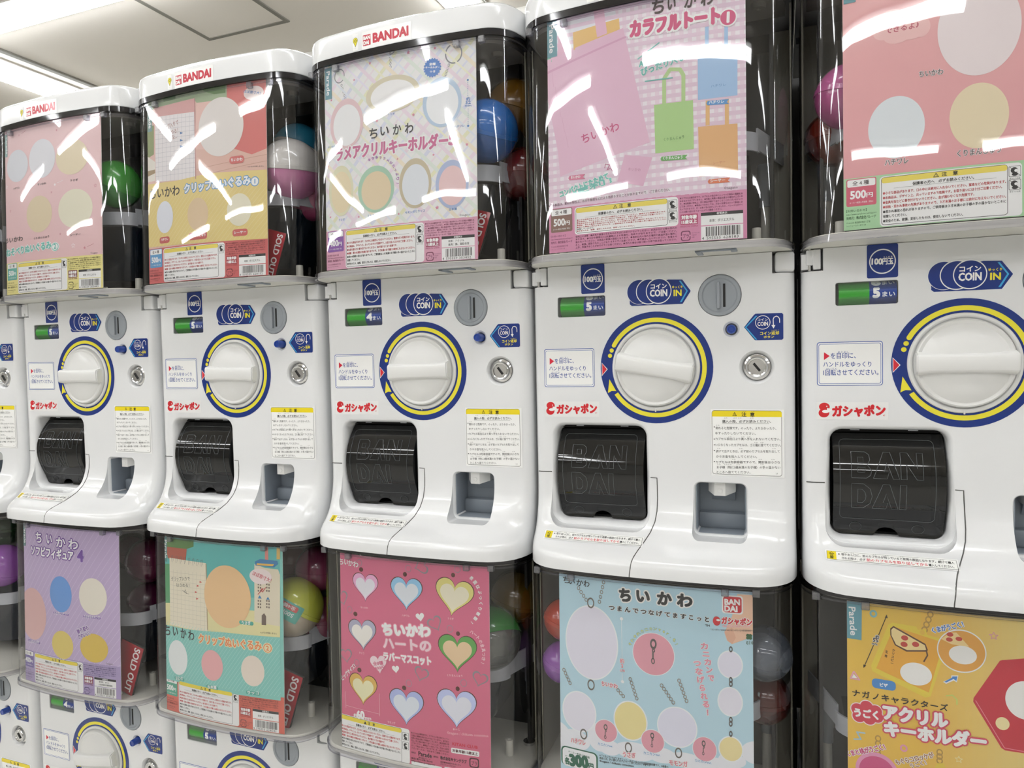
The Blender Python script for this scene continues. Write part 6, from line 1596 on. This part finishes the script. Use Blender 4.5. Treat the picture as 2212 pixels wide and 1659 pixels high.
['T','x','BAN',-50,451.8,-39.5,451.8,4.8,'#f2f2f0',0.08,N,0,2],
['T','x','DAI',-50,445,-41.5,445,4.8,'#f2f2f0',0.08,N,0,2],
['T','x','BANDAI',-34.4,445.6,19.3,445.6,12.2,'#c42038',0.07,N,0,1]],
}

PAPER_X0,PAPER_X1,PAPER_Z0,PAPER_Z1=-121,112.5,144.5,430
WARN=[('r','●小さな部品があります。口の中には絶対に入れないでください。窒息などの危険があります。',1),
('r','●本商品は、デザイン上、尖っていますので危険です。お取り扱いには十分ご注意ください。',.97),
('r','●金具を指などに巻き付けないでください。血が通わなくなり危険です。',.75),
('r','●誤飲・思わぬ事故の危険がありますので、３才未満のお子様には絶対に与えないでください。',1),
('k','●思わぬ事故の恐れがありますので、ご使用後は３才未満のお子様の手の届かないところに',1),
('k','　保管してください。',.2),('k','●安全のため、破損、変形したものは、使用しないでください。',.66)]
FINE=['●カプセルは梱包材です。カプセルの色は中に入っている商品の種類を決','めるものではございません。●写真と実際の商品は異なる場合がございま',
'す。●自販機の特性上、同じ商品が続けて出てくることがございますので','ご了承ください。●製品につきましては、万全の注意をはらって製造にあ',
'たっておりますが、万一お気づきの点がございましたら、パレード公式サイ','トのお問い合わせフォームよりご連絡ください。']
def block(s,band,n,price,pc,code,mat,icons,fc,variant,pick,cop):
    X0,X1,Z0,Z1=-121,112.5,144.5,430; W='#f2f2f0'; band2=None; ax=None
    s.p='lower_band'; s.run([['R',s.p,X0,Z0,X1,199.5,band,band,1,1]])
    s.p='copyright_line'; s.tn(88,201.2,3,'©nagano',cop)
    s.p='price_label'; s.b(-118.5,169.5,-90,198.5,2,pc,2);s.b(-117.5,190,-91,197.6,1.5,W,3)
    s.t(-112.5,191.6,-97,4.6,'全 %d 種'%n,'#5a5050',.02,4)
    s.t(-114.5,177.6,-100,8.4,price,W,.05,3); s.t(-99.3,177.8,-93.5,5,'円',W,.04,3)
    s.t(-115.5,172.3,-93,2,'メーカー希望小売価格（税込）',W,0,3)
    s.p='maker_print'
    s.tn(-118.5,163.5,2.6,'【お問い合わせ】',fc);s.t(-118.5,160.2,-90,2,'https://www.parade-inc.net/support',fc)
    s.t(-118.5,155.6,-90.5,3.2,'発売元：株式会社パレード',fc,.02);s.t(-118.5,151,-96,2.2,'〒104-0032 東京都中央区八丁堀',fc);s.t(-118.5,148,-100,2,'1-4-1 ニューリバータワー8F',fc)
    s.p='warning_panel'
    zb=165 if variant==1 else 146.2
    s.b(-87,zb-.8,37.6,197.6,4,W,2); s.b(-85.6,zb+.6,25.6,196.6,3,'#555555',3); s.b(-85.1,zb+1.1,25.1,196.1,2.6,W,4)
    s.b(-85.1,190.4,25.1,196.1,2.2,'#f2dc28',5)
    cx=-36
    s.run([['G',s.p,[(cx-2.6,191),(cx+2.6,191),(cx,195.6)],'#3a3a20',6]]);s.run([['G',s.p,[(cx-1.6,191.6),(cx+1.6,191.6),(cx,194.5)],'#f2dc28',7]]);s.b(cx-.25,192.2,cx+.25,193.7,0,'#3a3a20',8)
    s.t(-31,191.2,-17,4.2,'注　意','#3a3a20',.03,6)
    s.t(-57,185.3,-3,3.3,'保護者の方へ　必ずお読みください。','#303030',.03,5);s.b(-74,184.2,16,184.4,0,'#555555',5)
    zz=(zb+38 if 0 else 184)
    n_=7; dz=(183-zb-2)/7.2
    for i,(cc,tx,fr_) in enumerate(WARN):
        z=183-dz*(i+1)+.2
        col={'r':'#c4343c','k':'#303030'}[cc]
        if variant==1 and i not in (5,): col='#c4343c'
        s.t(-84,z,-84+108*fr_,min(3.0,dz*.72),tx,col,.03,5)
    s.p='pictogram'
    for k in range(icons):
        z=183.9-13.1*k
        s.b(26.4,z,36.6,z+10.6,1.2,'#555555',3);s.b(26.8,z+.4,36.2,z+10.2,1,W,4)
        s.run([['E',s.p,31,z+6.3,3,3,'#262626',5,0]]);s.run([['E',s.p,32.6,z+6,1.6,1.4,W,6,0]])
        s.run([['E',s.p,31.5,z+2.4,2.6,1.6,'#262626',5,0]]);s.run([['K',s.p,[(27.2,z+9.8),(35.8,z+.9)],.45,'#262626',6,0]])
        s.t(27,z-2.4,36,1.6,'飲み込み注意' if k==0 else '巻きつけ注意','#404040',0,5)
    s.p='fine_print'
    for i,tx in enumerate(FINE): s.t(39.5,194-i*3.15,108 if i<5 else 86,2.2,tx,fc,.02,3)
    s.p='age_label'
    s.b(39.9,164.3,59.6,176.6,.8,ax or pick,2);s.t(41.3,170.8,58.2,4.4,'対象年齢',W,.06,3);s.t(41.3,165.6,58.2,4.2,'15歳以上',W,.06,3)
    s.tn(39.9,161.6,1.9,'MADE IN CHINA',ax or pick,.03)
    s.p='recycling_mark'; dk=fc
    s.b(40.3,146,51.2,157.6,2.6,dk,2);s.b(41.5,147.2,50,156.4,2,band2 or band,3)
    s.b(39.8,150.6,42,152.2,0,band2 or band,4);s.b(49.5,151,52,152.6,0,band2 or band,4)
    s.t(42.4,148.9,49.3,5.2,'プラ',dk,.02,4);s.tn(52.3,153.8,1.6,'カプセル:PP',dk,0);s.tn(52.3,151.3,1.6,'外装:PP',dk,0);s.tn(52.3,148.8,1.6,'台紙',dk,0)
    s.p='material_label'
    s.b(62.8,162.2,108.4,176.6,0,W,2);s.b(62.8,173,108.4,176.6,0,'#2c2c2c',3);s.t(80,173.5,91.5,2.6,'材質表示',W,.02,4)
    if len(mat)==1: s.t(72,165.4,99,3.4,mat[0],'#3a3a3a',.01,3)
    else:
        s.t(72,168.4,94,3,mat[0],'#3a3a3a',.01,3);s.t(72,164,101,3,mat[1],'#3a3a3a',.01,3)
    s.p='barcode'
    s.b(62.8,145.2,108.4,161.2,0,W,2)
    import random; rr=random.Random(code);x=68.0
    while x<105:
        w=rr.choice([.35,.35,.7,1.05]); s.b(round(x,2),149.6,round(x+w,2),160.2,0,'#303030',3); x+=w+rr.choice([.4,.4,.75,1.1])
    s.t(63.6,145.9,66,3.2,code[0],'#303030',0,3);s.t(69,145.9,84.5,3.2,code[1:7],'#303030',0,3);s.t(87,145.9,103.5,3.2,code[7:],'#303030',0,3)


# ---------------------------------------------------------------- the room
def structure(name,me,m): o=obj(name,me,m,kind='structure'); return o
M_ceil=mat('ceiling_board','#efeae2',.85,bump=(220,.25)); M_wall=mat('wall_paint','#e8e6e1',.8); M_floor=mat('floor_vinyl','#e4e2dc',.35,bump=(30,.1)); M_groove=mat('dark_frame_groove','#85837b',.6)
M_trim=mat('white_trim_metal','#eceae6',.5); M_backwall=mat('grey_back_wall','#a8a49a',.8)  # back wall is a darker grey than the other walls
M_tube=mat('fluorescent_diffuser','#ffffff',.5,emit=((.97,.985,1),TUBE))
structure('floor',box('floor',-8,6,-7,2.3,ZF-.1,ZF),M_floor)
structure('ceiling',box('ceiling',-8,6,-7,2.3,ZC,ZC+.1),M_ceil)
structure('wall_back',box('wall_back',-8,6,2.06,2.2,ZF,ZC),M_backwall)
structure('wall_front',box('wall_front',-8,6,-7,-6.9,ZF,ZC),M_wall)
structure('wall_left',box('wall_left',-8,-7.9,-6.9,2.1,ZF,ZC),M_wall)
structure('wall_right',box('wall_right',5.9,6,-6.9,2.1,ZF,ZC),M_wall)
structure('trim_1',join('trim_1',box('t',-8,6,1.955,2.055,ZC-.045,ZC,.004,1),box('t',-8,6,1.99,2.06,ZC-.075,ZC-.045,.003,1)),M_trim)
# access hatch: frame groove around a flush panel
ht=obj('ceiling_hatch',box('ceiling_hatch',-1.935,-1.525,1.245,1.655,ZC-.003,ZC+.002),M_ceil); ht['label']='square access hatch in the ceiling with a grey metal frame'; ht['category']='hatch'
for a in ((-1.955,-1.935,1.225,1.675),(-1.525,-1.505,1.225,1.675),(-1.935,-1.525,1.225,1.245),(-1.935,-1.525,1.655,1.675)): obj('hatch_frame',box('hatch_frame',a[0],a[1],a[2],a[3],ZC-.006,ZC+.002,.001,1),M_groove,ht)
# long strip lights
def strip(cx,cy,ax,L,wd,lab):
    hx,hy=(L/2,wd/2) if ax=='x' else (wd/2,L/2)
    t=bpy.data.objects.new('strip_light',None); COL.objects.link(t); t.location=(cx,cy,ZC); t['label']=lab; t['category']='ceiling light'; t['group']='fluorescent strip lights on the ceiling'
    obj('diffuser',box('diffuser',-hx,hx,-hy,hy,-.045,-.001,.006,1),M_tube,t)
    e=.045
    for s in (-1,1):
        if ax=='x': obj('light_trim',box('light_trim',-hx,hx,s*(hy+e/2)-e/2,s*(hy+e/2)+e/2,-.010,-.001,.001,1),M_trim,t)
        else: obj('light_trim',box('light_trim',s*(hx+e/2)-e/2,s*(hx+e/2)+e/2,-hy,hy,-.008,-.001,.001,1),M_trim,t)
    return t
lab='white fluorescent strip light with pale side trims running along the ceiling over the shop aisle'
strip(-3.10,1.62,'y',.66,.125,'fluorescent strip light at left running away above the machine at the far left')
strip(-.745,1.0,'y',1.8,.09,'fluorescent strip light just above the cap of the middle machine')
strip(-2.28,1.165,'x',1.35,.085,'bright strip light in the upper left corner running along the row')
WORD=['leftmost','second from the left','third from the left','third from the right','second from the right','rightmost']
for y,ln in ((-.65,'in the line nearest the machines'),(-2.40,'in the middle line'),(-4.10,'in the line farthest from the machines')):
    for n,x in enumerate((-4.75,-3.0,-1.25,.5,2.25,4.0)): strip(x,y,'x',1.2,.07,'strip light along the aisle, %s %s'%(WORD[n],ln))
for x,wx in ((-.78,'middle'),(-3.1,'left')):
    for y,wy in ((-1.55,'before'),(-3.25,'beyond')): strip(x,y,'y',1.0,.06,'short strip light across the %s of the aisle, %s the middle line'%(wx,wy))
obj('ceiling_rail',box('ceiling_rail',-2.915,-2.885,-1.0,1.95,ZC-.010,ZC,.002,1),M_groove,label='thin grey rail on the ceiling beside the left strip light',category='rail')
obj('ceiling_rail',box('ceiling_rail',-.690,-.660,-1.0,1.95,ZC-.010,ZC,.002,1),M_groove,label='grey rail on the ceiling beyond the middle machine',category='rail')

# ---------------------------------------------------------------- the machines
OFF={0:-1.00420,1:-.66858,2:-.33486,3:0,4:.33,5:.66208}
LOW=-.68432; LDX=-.0033
proto=build_machine(True)
window_pane(proto)
names={0:'far left, cut by the frame',1:'with the pink poster with pastel round shapes',2:'with the yellow and red poster showing a notepad',3:'with the pastel plaid key ring poster',4:'with the pink gingham tote bag poster',5:'with the salmon pink poster with a green lower band'}
lnames={0:'at the far left edge with a violet capsule showing',1:'with the lilac poster under the pink one',2:'with the teal poster showing a spiral notepad',3:'with the deep pink heart key ring poster',4:'with the pale blue chain charm poster',5:'with the golden yellow pizza key ring poster'}
ANG={0:0,1:0,2:-1,3:1.5,4:-10,5:0,10:0,11:9,12:4,13:0,14:0,15:0}
CNT={0:5,1:5,2:5,3:4,4:5,5:5,10:5,11:4,12:5,13:5,14:5,15:5}
MACH={}
for i in (3,0,1,2,4,5):
    r=proto if i==3 else tree_copy(proto); r.location=(OFF[i],0,0); MACH[i]=r
    r['label']='white upper-row capsule machine '+names[i]; r['category']='vending machine'; r['group']='white capsule vending machines'
for i in range(6):
    r=tree_copy(proto,skip=('cap','maker_sign')); r.location=(OFF[i]+LDX,0,LOW); MACH[10+i]=r
    r['label']='white lower-row capsule machine '+lnames[i]; r['category']='vending machine'; r['group']='white capsule vending machines'
for k,r in MACH.items():
    count_drum(r,CNT[k])
    for ch in r.children:
        if ch.name.startswith('dial') and ch.name.split('.')[0]=='dial': ch.rotation_euler=(0,R(-ANG[k]),0)
        if ch.name.split('.')[0]=='return_button' and k==4: ch.location=(0,.008,0)
st=obj('machine_stand',join('machine_stand',box('s',-1.17,.83,.0,.29,ZF,ZF+.04,.004),box('s',-1.17,.83,-.03,.30,-.99,-.9325,.004),box('s',-1.15,-1.10,.02,.28,ZF+.04,-.99),box('s',.76,.81,.02,.28,ZF+.04,-.99),box('s',-.19,-.14,.02,.28,ZF+.04,-.99)),M_trim); st['label']='low white steel stand that carries the row of machines'; st['category']='stand'
bp=obj('backing_panel',box('backing_panel',-1.20,.86,.335,.36,ZF,.50,.003),M_dark); bp['label']='black panel standing behind the row of capsule machines'; bp['category']='panel'

# ---------------------------------------------------------------- posters in the cases
PL={'u1':(1,'pink poster with round pastel shapes, small stars and a yellow lower band'),'u2':(2,'poster with a squared notepad, yellow middle and red lower band'),'u3':(3,'pastel plaid poster with glitter key rings and a pink lower band'),
 'u4':(4,'pink gingham poster with printed tote bags in pink, green, blue and orange'),'u5':(5,'salmon pink poster with a cloud speech bubble and green lower band'),
 'l1':(11,'lilac poster with thin diagonal lines and purple title lettering'),'l2':(12,'teal poster with spiral notepad, tower building and orange-red lower band'),'l3':(13,'deep pink poster with heart-shaped key rings and white title lettering'),
 'l4':(14,'pale blue poster with bead chains, pink circles and black title lettering'),'l5':(15,'golden yellow poster with pizza slice key ring and red title lettering')}
for key,(mi,lab) in PL.items():
    r=MACH[mi]; dx=5.5 if mi>=10 else 0
    V=[];F=[];n=24
    for i in range(n+1):
        x=-.121+(.2335)*i/n; X=x+dx/1000
        for z in (.1445,.287,.430):
            if mi>=10: z-=.0055*(z>.4)
            V.append((X,poster_y(x,z)+.0008,z))
    for i in range(n): F+= [(3*i,3*i+3,3*i+4,3*i+1),(3*i+1,3*i+4,3*i+5,3*i+2)]
    me=mesh('poster',V,F); po=obj('poster',me,M_sheet); sm=po.modifiers.new('t','SOLIDIFY'); sm.thickness=.0004; sm.offset=0
    po.location=r.location; po['label']=lab; po['category']='poster'; po['group']='product posters in the display cases'
    pr=Prints(); pr.run(PRINTS[key]); sh=0 if mi<10 else dx
    zmax=430 if mi<10 else 424.5
    for k in pr.P:      # trim to the sheet
        o=[]
        for pts,lay,c in pr.P[k]:
            if mi>=10 and PRINTS[key] is not None: pts=[(a-0,b) for a,b in pts]
            lo,hi=-121+sh,112.5+sh
            if k in('background_print','lower_band') and sh:
                pts=[(a+sh if a<-120 or a>112 else a,b) for a,b in pts]
            if min(q[0] for q in pts)<lo or max(q[0] for q in pts)>hi or min(q[1] for q in pts)<144.5 or max(q[1] for q in pts)>zmax:
                for ax,lim,sg in ((0,lo,1),(0,hi,-1),(1,144.5,1),(1,zmax,-1)):
                    pts=clip(pts,ax,lim,sg)
                    if len(pts)<3: break
                if len(pts)<3: continue
            o.append((pts,lay,c))
        pr.P[k]=o
    pr.P={k:v for k,v in pr.P.items() if v}
    def ps(u,v,l,sh=sh): x=u/1000; z=v/1000; return (x,poster_y(x-sh/1000,z)-l*.00008,z)
    pr.build(ps,po,M_paper,9.729166,gain=1.12 if mi>=10 else 1.0,desat=.05 if mi>=10 else .14)  # desat greys the inks as painted reflection haze, mostly on the upper posters

# ---------------------------------------------------------------- capsules; the rear ones carry the shade of the case in their colours
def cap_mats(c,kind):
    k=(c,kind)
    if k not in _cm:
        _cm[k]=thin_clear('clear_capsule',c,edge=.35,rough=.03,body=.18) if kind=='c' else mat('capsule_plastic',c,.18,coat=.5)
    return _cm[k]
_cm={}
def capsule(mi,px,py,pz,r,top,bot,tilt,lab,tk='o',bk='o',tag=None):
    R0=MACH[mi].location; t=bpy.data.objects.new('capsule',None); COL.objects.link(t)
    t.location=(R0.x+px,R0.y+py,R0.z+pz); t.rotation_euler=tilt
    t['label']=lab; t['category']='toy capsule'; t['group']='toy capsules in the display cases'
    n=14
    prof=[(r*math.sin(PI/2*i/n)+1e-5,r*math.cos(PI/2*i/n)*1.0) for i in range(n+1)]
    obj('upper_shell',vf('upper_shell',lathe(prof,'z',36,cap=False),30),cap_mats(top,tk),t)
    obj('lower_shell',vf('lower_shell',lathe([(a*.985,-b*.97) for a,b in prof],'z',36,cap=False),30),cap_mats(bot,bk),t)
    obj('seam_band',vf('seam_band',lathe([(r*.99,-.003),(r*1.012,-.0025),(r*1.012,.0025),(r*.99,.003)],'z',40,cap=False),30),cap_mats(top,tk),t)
    if bk=='c' or tk=='c':
        bm=bmesh.new(); bmesh.ops.create_icosphere(bm,subdivisions=3,radius=r*.8); rd=random.Random(int(r*1e5)+mi)
        for v in bm.verts: v.co*=.86+.14*math.sin(v.co.x*300+rd.random())*math.cos(v.co.z*260+v.co.y*200)
        obj('wrapped_toy',bm_mesh('wrapped_toy',bm,60),M_toy,t)
    if tag:
        pr=Prints(); pr.run(tag[1])
        def sf(u,v,l):
            a=u/1000/r; b=v/1000/r; q=r*1.02+l*.00012
            return (q*math.sin(a)*math.cos(b),-q*math.cos(a)*math.cos(b),q*math.sin(b))
        for k in pr.P:
            out=[]
            for pts,lay,c in pr.P[k]:
                for i in range(-10,10):
                    P=clip(clip(pts,1,i*4,1),1,i*4+4,-1)
                    if len(P)>2: out.append((P,lay,c))
            pr.P[k]=out
        g=pr.build(sf,t,M_sticker,4,'price_sticker')
        for o in g: o.rotation_euler=tag[0]
    return t
M_toy=mat('wrapped_toy_bag','#b9b2a4',.35,coat=.4,bump=(60,1))
capsule(1,0.0880,0.0025,0.3246,0.0410,'#3a9c34','#2a8430',(0, 0.5, 0.2),'green capsule at the right of the pink poster','o','o',None)
capsule(2,0.1142,0.0080,0.3097,0.0465,'#c9c6c2','#c87fa8',(0.1, 0.12, 0),'capsule with a pale top and pink bottom beside the notepad poster','o','o',None)
capsule(2,0.0878,0.0620,0.3597,0.0400,'#2f86a8','#d9d6d2',(-0.3, 0.2, 0),'light blue capsule behind the pale and pink one','o','o',None)
capsule(2,0.1140,0.0600,0.2768,0.0360,'#a84a70','#a84a70',(0, 0, 0),'pink capsule low behind the pale and pink one','o','o',None)
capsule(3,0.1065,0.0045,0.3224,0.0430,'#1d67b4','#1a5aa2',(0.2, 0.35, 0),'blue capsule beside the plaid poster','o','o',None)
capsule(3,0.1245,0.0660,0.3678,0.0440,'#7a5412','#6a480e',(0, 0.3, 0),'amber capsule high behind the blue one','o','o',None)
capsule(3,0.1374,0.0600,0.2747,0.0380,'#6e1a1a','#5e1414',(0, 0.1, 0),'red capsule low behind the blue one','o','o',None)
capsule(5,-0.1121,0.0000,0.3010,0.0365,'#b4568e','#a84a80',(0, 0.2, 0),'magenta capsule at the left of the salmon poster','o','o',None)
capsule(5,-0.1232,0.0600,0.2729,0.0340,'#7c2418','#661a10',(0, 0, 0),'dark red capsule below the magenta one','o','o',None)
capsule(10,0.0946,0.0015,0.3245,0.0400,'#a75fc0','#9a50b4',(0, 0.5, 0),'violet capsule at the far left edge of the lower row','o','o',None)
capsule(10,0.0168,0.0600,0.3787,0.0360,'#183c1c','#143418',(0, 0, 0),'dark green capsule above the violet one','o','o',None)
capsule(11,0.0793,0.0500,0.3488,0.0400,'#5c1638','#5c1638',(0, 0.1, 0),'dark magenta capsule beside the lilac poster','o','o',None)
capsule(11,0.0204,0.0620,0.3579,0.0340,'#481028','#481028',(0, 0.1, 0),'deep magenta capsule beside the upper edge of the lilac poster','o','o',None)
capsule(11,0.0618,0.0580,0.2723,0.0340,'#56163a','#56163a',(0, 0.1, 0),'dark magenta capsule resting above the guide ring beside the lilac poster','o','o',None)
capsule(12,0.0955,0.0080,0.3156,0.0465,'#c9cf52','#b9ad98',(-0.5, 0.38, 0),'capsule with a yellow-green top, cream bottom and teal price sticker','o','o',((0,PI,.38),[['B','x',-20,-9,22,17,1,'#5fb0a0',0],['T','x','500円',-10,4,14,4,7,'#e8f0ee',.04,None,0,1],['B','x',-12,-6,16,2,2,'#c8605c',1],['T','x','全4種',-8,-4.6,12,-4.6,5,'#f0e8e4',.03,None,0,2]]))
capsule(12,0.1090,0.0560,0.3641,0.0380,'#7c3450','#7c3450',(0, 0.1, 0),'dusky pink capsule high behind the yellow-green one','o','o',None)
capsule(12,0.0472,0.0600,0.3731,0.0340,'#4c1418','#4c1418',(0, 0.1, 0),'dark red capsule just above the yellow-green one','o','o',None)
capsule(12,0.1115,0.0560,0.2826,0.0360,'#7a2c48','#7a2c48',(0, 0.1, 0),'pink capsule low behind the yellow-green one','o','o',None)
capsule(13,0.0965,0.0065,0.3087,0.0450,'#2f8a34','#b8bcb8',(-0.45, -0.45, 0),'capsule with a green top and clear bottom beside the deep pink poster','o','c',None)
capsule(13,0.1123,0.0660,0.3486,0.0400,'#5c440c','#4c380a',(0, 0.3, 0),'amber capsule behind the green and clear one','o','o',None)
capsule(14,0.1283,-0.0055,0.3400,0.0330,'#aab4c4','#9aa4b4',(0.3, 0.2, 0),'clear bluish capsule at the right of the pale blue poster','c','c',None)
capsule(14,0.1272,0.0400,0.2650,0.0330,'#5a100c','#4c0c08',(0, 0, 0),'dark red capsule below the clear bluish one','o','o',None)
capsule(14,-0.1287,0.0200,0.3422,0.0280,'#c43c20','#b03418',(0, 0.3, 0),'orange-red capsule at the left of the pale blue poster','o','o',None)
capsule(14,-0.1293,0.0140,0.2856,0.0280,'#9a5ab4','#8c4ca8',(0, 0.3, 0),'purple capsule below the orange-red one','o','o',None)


# ---------------------------------------------------------------- sold-out plates
def sold(mi,lab,x=.1110,dz=0,k=1):
    R0=MACH[mi].location; t=obj('sold_out_plate',box('sold_out_plate',-.024,.024,0,.005,-.043,.043,.001,1),M_black); t.location=(R0.x+x,-.030,R0.z+.1905+dz); t.rotation_euler=(R(-3),R(17),R(4))
    t['label']=lab; t['category']='sign'; t['group']='red sold-out plates'; t.scale=(k,1,k)
    pr=Prints(); pr.run([['B','x',-23.5,-42.5,23.5,42.5,1,'#a51528',0],['T','x','SOLD OUT',6,38,6,-38,12,'#f0eeee',.04,None,0,1]])
    pr.build(lambda u,v,l:(u/1000,-.0002-l*.0001,v/1000),t,M_sticker,0,'sold_out_print')
sold(11,'red and black sold-out plate beside the lilac poster'); sold(12,'red and black sold-out plate beside the teal poster',.1010,-.002); sold(2,'red sold-out plate beside the yellow and red notepad poster',.1010,-.0105,.80); sold(3,'red sold-out plate corner beside the plaid key ring poster',.0945,-.0105,.80)
bpy.data.objects.remove(_to)
